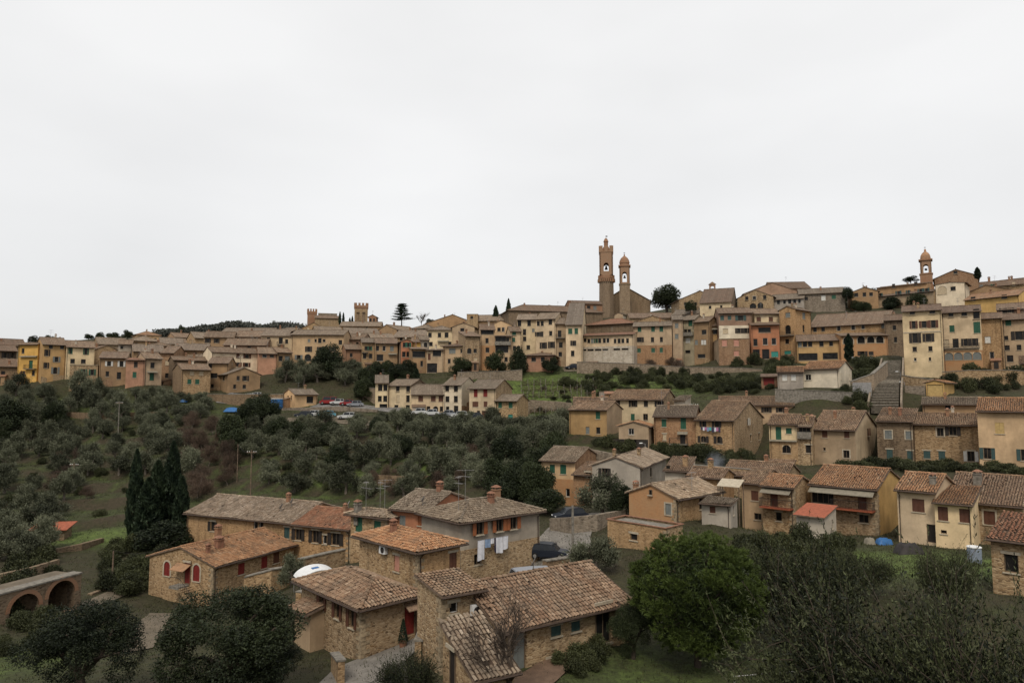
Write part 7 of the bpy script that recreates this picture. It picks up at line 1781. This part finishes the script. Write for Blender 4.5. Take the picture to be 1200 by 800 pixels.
grove('bush', [(290, 505), (520, 508), (640, 520), (640, 565), (430, 585), (290, 570)], 24, 2.4, (1.2, 2.6), (.6, 1.0), 'low dark shrub among the middle slope olives', 'shrubs among the middle slope olives', 'bush', seed=31)
grove('bush', [(0, 490), (170, 490), (165, 600), (0, 640)], 22, 2.4, (1.2, 2.6), (.6, 1.0), 'low dark shrub among the left valley olives', 'shrubs among the left valley olives', 'bush', seed=32)
grove('thicket_tree', [(420, 540), (640, 535), (600, 572), (430, 580)], 9, 2.6, (2.2, 3.6), (.9, 1.3), 'leafless shrub among the middle slope olives', 'leafless shrubs of the middle slope', 'shrub', seed=33)
grove('evergreen_tree', [(300, 505), (640, 515), (640, 560), (320, 575)], 10, 3.0, (3.6, 5.6), (.9, 1.3), 'darker evergreen among the middle slope olives', 'evergreens among the middle slope olives', seed=34)
grove('bush', [(612, 452), (668, 452), (668, 490), (612, 488)], 16, 2.4, (1.0, 2.0), (.5, .8), 'small shrub on the green vine slope', 'shrubs on the vine slope', 'bush', seed=35)
grove('olive_tree', [(150, 495), (225, 492), (228, 560), (170, 560)], 14, 3.6, (3.6, 6.0), (.85, 1.15), 'olive on the bare slope above the cypress clump', 'olives above the cypresses', seed=36)
grove('bush', [(690, 437), (800, 441), (900, 447), (900, 450), (800, 446), (690, 441)], 22, 1.6, (1.6, 3.4), (.7, 1.1), 'creeper bush growing against the long retaining wall', 'creepers on the long retaining wall', 'bush', seed=37, m=.2)
# far wood on the left hill: a mass nobody could count
R = np.random.RandomState(77); Vp = []
for px, D, w_, ht_ in [(x + R.uniform(-2, 2), 430 + R.uniform(-25, 40), R.uniform(7, 13), None) for x in np.arange(186, 300, 1.7)] + [(x, 480 + R.uniform(-20, 20), R.uniform(8, 14), None) for x in np.arange(300, 360, 2.4)]:
    top = np.interp(px, [186, 205, 225, 250, 270, 282, 300, 312, 325, 345, 360], [387, 386, 383.5, 381, 377, 376.5, 381, 382, 377.5, 379, 383]) + R.uniform(-1.0, 3.0)
    h_ = max(5.0, at(px, top, D)[2] - gz((px - 600) / F * D, D)); h_ = min(h_, 16) * R.uniform(.75, 1.1)
    x = (px - 600) / F * D; z = at(px, top, D)[2] - h_
    n = 420; d = R.normal(size=(n, 3)); d /= np.linalg.norm(d, axis=1)[:, None]
    Vp.append(np.array((x, D, z + h_ * .55)) + d * np.array((w_ * .5, w_ * .5, h_ * .5)) * (.6 + .45 * R.rand(n, 1)) * (1 + .2 * np.sin(d[:, :1] * 7 + px)))
P = np.concatenate(Vp)
wood = link('far_wood', np_mesh('far_wood', *leaves(P, R.normal(size=P.shape), 1.5, .8, R, R.rand(len(P)) * .8)[:2], M['lfar'], tint=np.repeat(R.rand(len(P)) * .8, 4)))
tag(wood, 'dark wood along the hill crest at the left', 'wood', kind='stuff')
for i, (x_, y_, D_, w_) in enumerate(((58, 391, 300, 12), (104, 391, 330, 11), (118, 389, 335, 10), (133, 388, 335, 14), (150, 386, 335, 12), (40, 393, 310, 12), (277, 374, 415, 14), (213, 380, 410, 8))):
    tree('evergreen_tree', x_, y_, D_, w_, ['flat topped dark pine on the left skyline', 'dark crown above the pale yellow house on the skyline', 'dark round crown next in the skyline row', 'broad dark crown in the middle of the skyline row', 'dark crown left of the red roofed villa', 'grey scrub tree at the far left skyline', 'round tree standing out of the far wood', 'small spiky tree standing out of the far wood'][i])
# undergrowth and grass tufts: ground cover
R = np.random.RandomState(55)
N0 = 30000
X = R.uniform(-120, 90, N0); Y = 36 + (190 - 36) * R.rand(N0) ** .8
X = np.r_[X, R.uniform(-60, 60, 14000)]; Y = np.r_[Y, R.uniform(34, 80, 14000)]
k_ = np.abs(X) < Y * .80 + 4; X, Y = X[k_], Y[k_]
Pc = np.stack([X, Y, gz_many(X, Y)], 1); cl = 6
Pq = np.repeat(Pc, cl, 0) + R.normal(size=(len(Pc) * cl, 3)) * np.array((.3, .3, .03)) + (0, 0, .05)
ins_ = np.zeros(len(Pc), bool)
for C_, dR_, dL_, s_, t_ in FOOT:
    d_q = Pc[:, :2] - C_; a_, b_q = d_q @ dR_, d_q @ dL_
    ins_ |= (a_ > -.1) & (a_ < s_ + .1) & (b_q > -.1) & (b_q < t_ + .1)
Pq = Pq[np.repeat(~ins_, cl)]
ln_ = .14 + .0019 * Pq[:, 1]
V_, F_, T_ = leaves(Pq, R.normal(size=Pq.shape) * .5 + (0, 0, .9), 1.0, .16, R, R.rand(len(Pq)))
c_ = np.repeat(Pq, 4, 0); V_ = c_ + (V_ - c_) * np.repeat(ln_, 4)[:, None]
gc = link('ground_cover', np_mesh('ground_cover', V_, F_, M['lcover'], tint=T_)); tag(gc, 'weeds and undergrowth on the slopes', 'undergrowth', kind='stuff')

# ------------------------------------------------------------------ cars
def make_car(label, px, py, D, az, paint, L=3.9, van=False, snap=True):
    p = at(px, py, D) if not snap else None
    x = at(px, py, D)[0]; z = gz(x, D) + .13
    r = empty('parked_car', (x, D, z), az); tag(r, label, 'car', 'parked cars')
    w = .83; hb, ht = (.86, 1.46) if not van else (1.0, 1.88)
    A, Bf = (-.27, -.10) if not van else (-.36, -.24)       # foot and head of the windscreen
    prof = [(-.49, .30), (-.5, .52), (-.485, .68), (-.43, .76), (A, hb), (.40, hb + .03), (.485, hb - .02), (.5, .62), (.495, .32), (.40, .24), (-.40, .24)]
    def side(pr, fy):
        m = MB(); n = len(pr)
        L_ = [(x * L, -fy(z), z) for x, z in pr]; R_ = [(x * L, fy(z), z) for x, z in pr]
        m.poly(L_); m.poly(R_[::-1])
        for i in range(n):
            j = (i + 1) % n; m.poly([L_[j], L_[i], R_[i], R_[j]])
        return m
    side(prof, lambda z: w if z < .7 else w - .03).build('body', M['car' + paint], r)
    bk, bt = (.42, .33) if not van else (.485, .46)
    side([(A, hb + .002), (bk, hb + .032), (bt, ht - .05), (.12, ht), (Bf, ht - .03)], lambda z: w - .05 if z < hb + .1 else w - .17).build('windows', M['carglass'], r)
    side([(Bf - .012, ht - .05), (bt + .02, ht - .08), (bt - .01, ht - .03), (.12, ht + .025), (Bf + .03, ht)], lambda z: w - .16).build('roof', M['car' + paint], r)
    for x in ((Bf + A) / 2 + .012, .13, .33 if not van else .42):
        for sg in (-1, 1):
            m = MB(); lean = .35 * (ht - hb) if x < 0 else 0
            m.hexa([(x * L - .04 - lean / 2, sg * (w - .045), hb), (x * L + .04 - lean / 2, sg * (w - .045), hb), (x * L + .04 - lean / 2, sg * (w - .09), hb), (x * L - .04 - lean / 2, sg * (w - .09), hb),
                    (x * L - .04 + lean / 2, sg * (w - .16), ht - .04), (x * L + .04 + lean / 2, sg * (w - .16), ht - .04), (x * L + .04 + lean / 2, sg * (w - .2), ht - .04), (x * L - .04 + lean / 2, sg * (w - .2), ht - .04)])
            m.build('pillar', M['car' + paint], r)
    for f in (-.315, .315):
        for s in (-1, 1):
            t = MB(); t.lathe([(.31, -.1), (.31, .1)], n=12); t.v = [(v[0] + f * L, s * (w - .06) + v[2], .31 + v[1]) for v in t.v]; to = t.build('wheel', M['tyre'], r)
            t = MB(); t.lathe([(.18, -.02), (.17, .02)], n=10); t.v = [(v[0] + f * L, s * (w + .045) + v[2] * .5, .31 + v[1]) for v in t.v]; t.build('rim', M['metal'], to)
    for s in (-1, 1):
        t = MB(); t.box(-L / 2 - .01, -L / 2 + .05, s * .56 - .16, s * .56 + .16, .58, .70); t.build('headlight', M['whitep'], r)
        t = MB(); t.box(L / 2 - .05, L / 2 + .01, s * .6 - .1, s * .6 + .1, .58, .74); t.build('tail_light', M['shr'], r)
    return r
make_car('dark blue hatchback parked at the road bend', 643, 641, 70, 2.9, 'dark', 4.0)
make_car('silver van roof behind the long barn', 617, 676, 58, .3, 'silver', 4.4, True)
make_car('dark car half hidden by trees at the rubble wall', 668, 606, 83, .3, 'dark', 4.2)
make_car('white car on the parking terrace under the gabled house', 292, 459, 174, .1, 'white', 4.4)
make_car('second white car touching the first on the parking terrace', 300, 458, 175, .2, 'white', 3.8)
make_car('bright red van parked behind the small yellow house', 385, 470, 172, .1, 'red', 4.4, True)
make_car('white car parked right of the red van', 396, 473, 171, .3, 'white', 4.0)
make_car('red hatchback between white and grey parked cars', 407, 475, 170, .3, 'red', 3.8)
make_car('grey car at the right end of the car park row', 416, 477, 169, .3, 'grey', 4.0)
make_car('dark car on the lower track below the yellow house', 356, 493, 157, .2, 'dark', 4.2)
make_car('white hatchback on the lower track', 367, 493, 157.5, .1, 'white', 3.6)
make_car('light blue hatchback on the lower track', 383, 494, 156, .25, 'blue', 4.0)
make_car('white pickup alone on the right of the lower track', 407, 494, 154, .1, 'white', 4.4)
make_car('white car in front of the low cream house', 491, 484.5, 159, .1, 'white', 3.9)
make_car('white car at the arched door of the cream row', 505, 486, 158, .1, 'white', 3.9)
make_car('grey car before the pale three storey house', 524, 488, 157, .1, 'grey', 3.9)
make_car('white van at the corner of the cream row', 539, 489.5, 156, .1, 'white', 4.2)
make_car('dark car beside the brown garage door', 556, 490.5, 154.5, .1, 'dark', 3.9)
make_car('dark car at the foot of the cream gabled house', 671, 428, 187, .2, 'dark', 4.0)
# ------------------------------------------------------------------ poles and wires
def pole(label, px, pyt, pyb, D, mat='wood', r=.11, arm=True, cat='pole', name='utility_pole'):
    p = at(px, pyt, D); z0 = gz(p[0], D); h = p[2] - z0
    o = empty(name, (p[0], D, z0)); tag(o, label, cat, 'utility poles')
    mb = MB(); mb.tube([(0, 0, -.5), (0, 0, h)], r, 8, r2=r * .7); mb.build('post', M[mat], o)
    if arm:
        mb = MB(); mb.box(-.8, .8, -.06, .06, h - .45, h - .33); mb.build('crossarm', M['wood'], o)
        for s in (-.7, -.35, .35, .7):
            mb = MB(); mb.lathe([(.05, 0), (.06, .08), (.03, .16)], (s, 0, h - .33), 6); mb.build('insulator', M['whitep'], o)
    return np.array((p[0], D, z0 + h))
pA = pole('concrete utility pole in the road bend', 671, 592, 668, 63, 'concrete', .14, False)
pB = pole('tall pole with crossarm in the left valley', 140, 470, 522, 148, 'concrete')
pC = pole('pole with crossarm above the long farmhouse', 295, 527, 575, 112, 'wood')
pD = pole('pole above the gully by the blue tank', 309, 475, 505, 152, 'wood', .1, False)
pE = pole('pole beside the blue tarpaulin terrace', 307, 470, 500, 160, 'concrete', .1, False)
pF = pole('short pole at the corner of the valley path', 133, 645, 690, 78, 'wood', .1, False)
pG = pole('pole among the olives left of the cypresses', 87, 542, 565, 124, 'wood', .1, True)
pH = pole('pole in the olives right of the gully', 279, 520, 545, 122, 'wood', .09, False)
pI = pole('lamp post standing before the four-window cream house', 282, 417, 440, 188, 'wood', .09, True)
pJ = pole('pole with crossarm behind the brick and stone house', 813, 472, 500, 124, 'concrete', .1, True)
def wire(label, a, b, sag):
    pts = [tuple(np.array(a) + (np.array(b) - np.array(a)) * t - np.array((0, 0, sag * 4 * t * (1 - t)))) for t in np.linspace(0, 1, 14)]
    mb = MB(); mb.tube(pts, .022, 4); tag(mb.build('overhead_wire', M['iron']), label, 'wire', 'overhead wires')
wire('overhead wire from the short path pole to the farmhouse', pF, at(219, 624, 90), 1.2)
wire('overhead wire from the farmhouse pole to the left across the slope', pC, pH, .8)
wire('overhead wire between the two poles above the gully', pD, pE, .5)
wire('overhead wire crossing the valley to the tall left pole', pB, pE, 2.0)
def lamp(label, px, pyt, D):
    p = at(px, pyt, D); z0 = gz(p[0], D); h = p[2] - z0
    o = empty('street_lamp', (p[0], D, z0)); tag(o, label, 'street lamp', 'street lamps')
    mb = MB(); mb.tube([(0, 0, -.4), (0, 0, h), (-.5, 0, h + .15)], .05, 6); mb.build('post', M['metal'], o)
    mb = MB(); mb.hexa([(-.95, -.12, h + .08), (-.45, -.12, h + .1), (-.45, .12, h + .1), (-.95, .12, h + .08), (-.9, -.09, h + .2), (-.45, -.09, h + .22), (-.45, .09, h + .22), (-.9, .09, h + .2)]); mb.build('lamp_head', M['whitep'], o)
lamp('street lamp at the top right of the stone stairs', 1055, 436, 134)
lamp('street lamp halfway down the stone stairs', 1060, 448, 127)
lamp('street lamp beside the small gabled house with veranda', 756, 520, 111)
# pale panel fence by the garden wall
p = at(999, 448, 123.5); q = at(1021, 447, 123); o = empty('panel_fence', p); tag(o, 'pale grey panel fence beside the stairs wall', 'fence')
d = q - p; n = 7
for i in range(n):
    a, b = d[:2] * i / n, d[:2] * (i + .97) / n
    mb = MB(); nn = np.array((-d[1], d[0])) / np.linalg.norm(d[:2]) * .05
    mb.hexa([(*a, -2.6), (*b, -2.6), (*(b + nn), -2.6), (*(a + nn), -2.6), (*a, 0), (*b, 0), (*(b + nn), 0), (*(a + nn), 0)]); mb.build('fence_panel', M['metal'], o)
p = at(856, 566, 80); o = empty('canopy', (p[0], 80, p[2]), -.6); tag(o, 'pale sloping canopy on posts beside the grey outbuilding', 'canopy')
mb = MB(); mb.hexa([(-1.3, -1.0, -.3), (1.3, -1.0, -.3), (1.3, 1.0, .35), (-1.3, 1.0, .35), (-1.3, -1.0, -.25), (1.3, -1.0, -.25), (1.3, 1.0, .4), (-1.3, 1.0, .4)]); mb.build('sheet', M['sill'], o)
for sx in (-1.2, 1.2):
    for y in (-.9, .9): mb = MB(); mb.tube([(sx, y, gz(p[0], 80) - p[2] - .5), (sx, y, -.27 if y < 0 else .3)], .045, 5); mb.build('post', M['wood'], o)
# ------------------------------------------------------------------ laundry
def laundry(p, q, z, items, label):
    o = empty('laundry', (p[0], p[1], z)); tag(o, label, 'laundry')
    d = np.array(q) - np.array(p); L = np.linalg.norm(d); o.rotation_euler = (0, 0, math.atan2(d[1], d[0]))
    mb = MB(); mb.tube([(0, 0, 0), (L, 0, 0)], .012, 4); mb.build('line', M['metal'], o)
    R = random.Random(3); x = .03
    seq = dict(white=[('cloth', .62, 1.85), ('clothb', .5, .8), ('cloth', .3, .5), ('clothd', .12, 1.35), ('cloth', .62, 1.5), ('cloth', .5, 1.25)], sheet=[('cloth', 1.5, 1.7), ('cloth', 1.5, 1.2), ('cloth', .9, .8)],
               mixed=[('clothd', .3, .5), ('cloth', .3, .6), ('clothp', .3, .5), ('clothb', .35, .7), ('clotht', .35, .55), ('clothd', .4, .8), ('cloth', .3, .7), ('clothp', .3, .6), ('clothd', .3, .8)])[items]
    tot = sum(s[1] for s in seq); k = L / (tot + .04 * len(seq))
    for c, w, h in seq:
        w *= k; n = 8; m = MB(); ph = R.uniform(0, 6)
        for i in range(n):
            for j in range(4):
                def P(a, b): return (x + w * a, .05 * math.sin(a * 7 + ph) * b + .02, -h * b * (1 + .03 * math.sin(a * 5 + ph)))
                m.poly([P(i / n, j / 4), P((i + 1) / n, j / 4), P((i + 1) / n, (j + 1) / 4), P(i / n, (j + 1) / 4)])
        m.build('cloth', M[c], o); x += w + .04 * k
for a in LAUNDRY: laundry(*a)
a, b = at(998, 418, 158), at(1024, 416, 158); laundry(a[:2], b[:2], a[2], 'sheet', 'white sheets hanging beside the cypress')
for i, q in enumerate((a, b)):
    z0 = gz(q[0], q[1]); mb = MB(); mb.tube([(0, 0, -.3), (0, 0, q[2] - z0)], .05, 6); tag(mb.build('line_post', M['wood'], loc=(q[0], q[1], z0)), ['left post holding the white sheets', 'right post holding the white sheets'][i], 'post')
# ------------------------------------------------------------------ yard things
x0 = at(372, 668, 63); z0 = gz(x0[0], 63)
tc_ = empty('tunnel_cover', (x0[0], 63, at(372, 676, 63)[2] - .6), .55); tag(tc_, 'white arched tunnel cover with blue patch in the yard', 'cover')
mb = MB(); n = 12
for i in range(n):
    a, b = math.pi * (.1 + .8 * i / n), math.pi * (.1 + .8 * (i + 1) / n)
    f = lambda t, y: (-1.9 * math.cos(t), y, .35 + 1.15 * math.sin(t))
    g = lambda t, y: (-1.86 * math.cos(t), y, .32 + 1.12 * math.sin(t))
    mb.hexa([g(a, -1.2), g(b, -1.2), g(b, 1.3), g(a, 1.3), f(a, -1.2), f(b, -1.2), f(b, 1.3), f(a, 1.3)])
mb.build('sheet', M['whitep'], tc_)
mb = MB(); mb.hexa([(-.55, -.4, 1.46), (.05, -.4, 1.515), (.05, .15, 1.515), (-.55, .15, 1.46), (-.55, -.4, 1.49), (.05, -.4, 1.535), (.05, .15, 1.535), (-.55, .15, 1.49)]); mb.build('patch', M['blue'], tc_)
for sx in (-1.75, 1.75):
    for y in (-1.1, 1.2): mb = MB(); mb.tube([(sx, y, -2), (sx, y, .75)], .04, 5); mb.build('post', M['metal'], tc_)
def drum(label, px, pyb, D, r, h, mat, name='water_barrel', cat='barrel'):
    p = at(px, pyb, D); z = gz(p[0], D)
    o = empty(name, (p[0], D, z)); tag(o, label, cat)
    mb = MB(); mb.lathe([(r * .92, -.1), (r, h * .3), (r, h * .33), (r * .97, h * .36), (r, h * .7), (r * .95, h)], n=18); mb.build('body', M[mat], o)
    mb = MB(); mb.lathe([(r * 1.04, h), (r * 1.04, h + .06), (r * .9, h + .1)], n=18); mb.build('lid', M['whitep'], o)
drum('grey-blue water barrel beside the pale yellow house', 1142, 652, 60, .55, 1.3, 'greyp')
drum('bright blue water tank beside the small yellow house', 324, 478, 167, 1.5, 2.6, 'blue', 'water_tank', 'tank')
drum('smaller teal water tank left of the blue one', 318, 478, 168, .9, 1.9, 'sht', 'water_tank', 'tank')
def tarp(label, px, py, D, wx, wy, h, mat):
    p = at(px, py, D); z = gz(p[0], D); n = 8
    V = []
    R = np.random.RandomState(int(px)); X, Y = np.meshgrid(np.linspace(-.5, .5, n), np.linspace(-.5, .5, n))
    Z = h * (.25 + .75 * np.clip(3.2 - 7 * np.maximum(abs(X), abs(Y)), 0, 1)) * (.75 + .5 * R.rand(n, n)); Z[0], Z[-1], Z[:, 0], Z[:, -1] = -.1, -.1, -.1, -.1
    I = np.arange(n * n).reshape(n, n); Fc = np.stack([I[:-1, :-1].ravel(), I[:-1, 1:].ravel(), I[1:, 1:].ravel(), I[1:, :-1].ravel()], 1)
    o = link('tarpaulin', np_mesh('tarpaulin', np.stack([X.ravel() * wx, Y.ravel() * wy, Z.ravel()], 1), Fc, M[mat], smooth=True), loc=(p[0], D, z + .05)); tag(o, label, 'tarpaulin')
tarp('blue tarpaulin over a pile on the terrace under the parking', 273, 479, 166, 3.6, 3, .8, 'blue')
tarp('blue tarpaulin in front of the yellow gable', 1036, 636, 70, 1.5, 1.1, .5, 'blue')
tarp('pale covered pile left of the blue tarpaulin', 1019, 636, 70, .9, 1.0, .55, 'awn')
tarp('small blue cover on the ground below the green shuttered house', 216, 463, 170, 1.8, 1.4, .6, 'blue')
tarp('dark covered heap on the lawn before the cream house', 1065, 641, 64, 2.4, 1.6, .8, 'iron')
# red roofed hut in the left valley
p = at(62, 620, 99); z = gz(p[0], 99)
hut = empty('hut', (p[0], 99, z), .15); tag(hut, 'small dark hut with bright red sheet roof in the left valley', 'hut')
mb = MB(); mb.box(-2.0, 2.0, -1.1, 1.1, -.5, 1.5); mb.build('wall', M['stoned'], hut)
mb = MB(); mb.hexa([(-2.6, -1.6, 1.45), (2.5, -1.6, 1.45), (2.5, 1.6, 2.1), (-2.6, 1.6, 2.1), (-2.6, -1.6, 1.53), (2.5, -1.6, 1.53), (2.5, 1.6, 2.18), (-2.6, 1.6, 2.18)]); mb.build('roof', M['redroof'], hut)
mb = MB(); mb.box(-.4, .4, -1.16, -1.08, -.4, 1.3); mb.build('door', M['wood'], hut)
# outside stairs of the red-doored house
hh = HB['stone house with red arched doors and outside stairs']; rt = hh['root']
def on_left(px, py):
    r = ray(px, py); k = (hh['C'] @ hh['dR']) / (r[0] * hh['dR'][0] + r[1] * hh['dR'][1]); q = r * k
    return float((q[:2] - hh['C']) @ hh['dL']), q[2] - hh['zbase']
u1, z1 = on_left(218, 684); u0, z0_ = on_left(236, 704)
mb = MB(); nst = 9
mb.box(-1.3, -.02, u1 - .5, u1 + 1.0, z1 - .25, z1); mb.build('landing', M['concrete'], rt)
for i in range(nst):
    ua = u1 - .5 + (u0 - u1) * i / nst; ub = u1 - .5 + (u0 - u1) * (i + 1) / nst; zz = z1 - (z1 - z0_) * (i + 1) / nst
    mb = MB(); mb.box(-1.3, -.02, ub, ua - .003, zz - .35, zz); mb.build('stair_step', M['stone'], rt)
mb = MB(); mb.tube([(-1.28, u1 + .95, z1 + .95), (-1.28, u1 - .5, z1 + .95), (-1.28, u0, z0_ + .95)], .025, 5)
for i in range(9):
    f = i / 8; mb.tube([(-1.28, u1 - .5 + (u0 - u1) * f, z1 + (z0_ - z1) * f), (-1.28, u1 - .5 + (u0 - u1) * f, z1 + .95 + (z0_ - z1) * f)], .015, 4)
mb.build('handrail', M['iron'], rt)
# vine posts on the green terraces
k = 0
for row, (ya, yb_) in enumerate(((449, 447), (456, 455), (463, 462), (482, 482))):
    k = 0
    for px in range(612, 700 if row < 3 else 664, 7):
        p = hit(px + rnd.uniform(-1.5, 1.5), ya + (yb_ - ya) * (px - 612) / 88 + 4, 100)
        if blocked(p[0], p[1], .3): continue
        mb_ = cached('vp', lambda: (lambda m: (m.tube([(0, 0, -.3), (0, 0, 1.9)], .07, 5), m)[1])(MB()).mesh('vine_post', M['concrete']))
        o = link('vine_post', mb_, loc=p); tag(o, 'thin wooden vine post, ' + ORD[k] + ' from left in the ' + ['top', 'second', 'third', 'lowest'][row] + ' vine row', 'post', 'vine posts on the green terraces'); k += 1
# pruned vines between the posts, one row each
for row, ya in enumerate((452, 459, 466, 485)):
    R = np.random.RandomState(row); Pv = []
    for px in np.arange(612, 698 if row < 3 else 662, .35):
        p = hit(px, ya + R.uniform(-.3, .3), 100)
        if not blocked(p[0], p[1], .3): Pv.append(p)
    if len(Pv) < 5: continue
    Pv = np.repeat(np.array(Pv), 7, 0); Pv = Pv + R.normal(size=Pv.shape) * np.array((.2, .12, .0)) + np.stack([0 * Pv[:, 0], 0 * Pv[:, 0], R.uniform(.1, 1.3, len(Pv))], 1)
    V_, F_, T_ = leaves(Pv, R.normal(size=Pv.shape) + (0, 0, .8), .5, .06, R, R.rand(len(Pv)))
    o = link('vine_row', np_mesh('vine_row', V_, F_, M['ltwig'], tint=T_)); tag(o, ['top', 'second', 'third', 'lowest'][row] + ' row of pruned vines on the green terraces', 'vines', 'vine rows', 'stuff')
# frame of pale pipes in the garden, bottom right
p = at(860, 792, 38); q = at(965, 783, 38); z = gz(p[0], 38)
fr = empty('pipe_frame', (p[0], 38, z)); tag(fr, 'pale pipe frame standing on the lawn at the bottom', 'frame')
d = q - p; hp = max(.5, p[2] - z)
mb = MB(); mb.tube([(0, 0, hp), (d[0], 0, hp + d[2])], .03, 6); mb.build('top_rail', M['metal'], fr)
for f, nm in ((0, 'left'), (.45, 'mid'), (1, 'right')):
    mb = MB(); mb.tube([(d[0] * f, 0, hp + d[2] * f), (d[0] * f + .5, .9, -.2)], .022, 5); mb.build('leg', M['metal'], fr)
    mb = MB(); mb.tube([(d[0] * f, 0, hp + d[2] * f), (d[0] * f, -.1, -.2)], .022, 5); mb.build('leg', M['metal'], fr)
# potted shrub at the red door and pots
hb_ = HB['stone house with brown shutters and red door beside the lane']
p = hb_['C'] + hb_['dR'] * (hb_['s'] * .62) - hb_['dL'] * .7; z = gz(p[0], p[1])
po = empty('potted_shrub', (p[0], p[1], max(z, hb_['zb'] - .1))); tag(po, 'dark conical potted shrub beside the red door', 'plant')
mb = MB(); mb.lathe([(.2, 0), (.27, .35), (.29, .4), (.24, .4)], n=12); mb.build('pot', M['terr'], po)
R = np.random.RandomState(4); n = 1500; t = R.rand(n); a = R.uniform(0, 6.28, n); r_ = .36 * (1 - t) ** .7 * (.7 + .3 * R.rand(n)); P = np.stack([r_ * np.cos(a), r_ * np.sin(a), .4 + t * 1.5], 1)
link('foliage', np_mesh('foliage', *leaves(P, R.normal(size=P.shape) + (0, 0, 1), .12, .04, R, R.rand(n))[:2], M['lcyp'], tint=np.repeat(R.rand(n), 4)), po)

# ------------------------------------------------------------------ chimney smoke drifting by the laundry house
p = at(838, 541, 101)
mb = MB(); mb.lathe([(.25, -1.6), (1.1, -1.1), (1.9, -.2), (2.1, .6), (1.5, 1.4), (.3, 1.8)], n=12)
mb.v = [(v[0] * 1.35 + v[2] * .5, v[1], v[2]) for v in mb.v]
ms = bpy.data.materials.new('wood_smoke'); ms.use_nodes = True; nts = ms.node_tree; nts.nodes.clear()
os_ = nts.nodes.new('ShaderNodeOutputMaterial'); pvs = nts.nodes.new('ShaderNodeVolumePrincipled')
pvs.inputs['Color'].default_value = (.72, .76, .84, 1)
tcs = nts.nodes.new('ShaderNodeTexCoord'); ns_ = nts.nodes.new('ShaderNodeTexNoise'); ns_.inputs['Scale'].default_value = .7; ns_.inputs['Detail'].default_value = 4
nts.links.new(tcs.outputs['Object'], ns_.inputs['Vector'])
gr = nts.nodes.new('ShaderNodeVectorMath'); gr.operation = 'LENGTH'; nts.links.new(tcs.outputs['Object'], gr.inputs[0])
fall = mathn(nts, 'MAXIMUM', mathn(nts, 'SUBTRACT', 1.0, mathn(nts, 'DIVIDE', gr.outputs['Value'], 2.0)), 0.0)
fall = mathn(nts, 'MULTIPLY', fall, fall)
dn = mathn(nts, 'MAXIMUM', mathn(nts, 'SUBTRACT', ns_.outputs[0], .36), 0.0)
nts.links.new(mathn(nts, 'MULTIPLY', mathn(nts, 'MULTIPLY', dn, fall), 2.4), pvs.inputs['Density'])
nts.links.new(pvs.outputs[0], os_.inputs['Volume'])
sm = mb.build('smoke', ms, loc=p); tag(sm, 'thin bluish smoke drifting below the laundry stone house', 'smoke', kind='stuff')
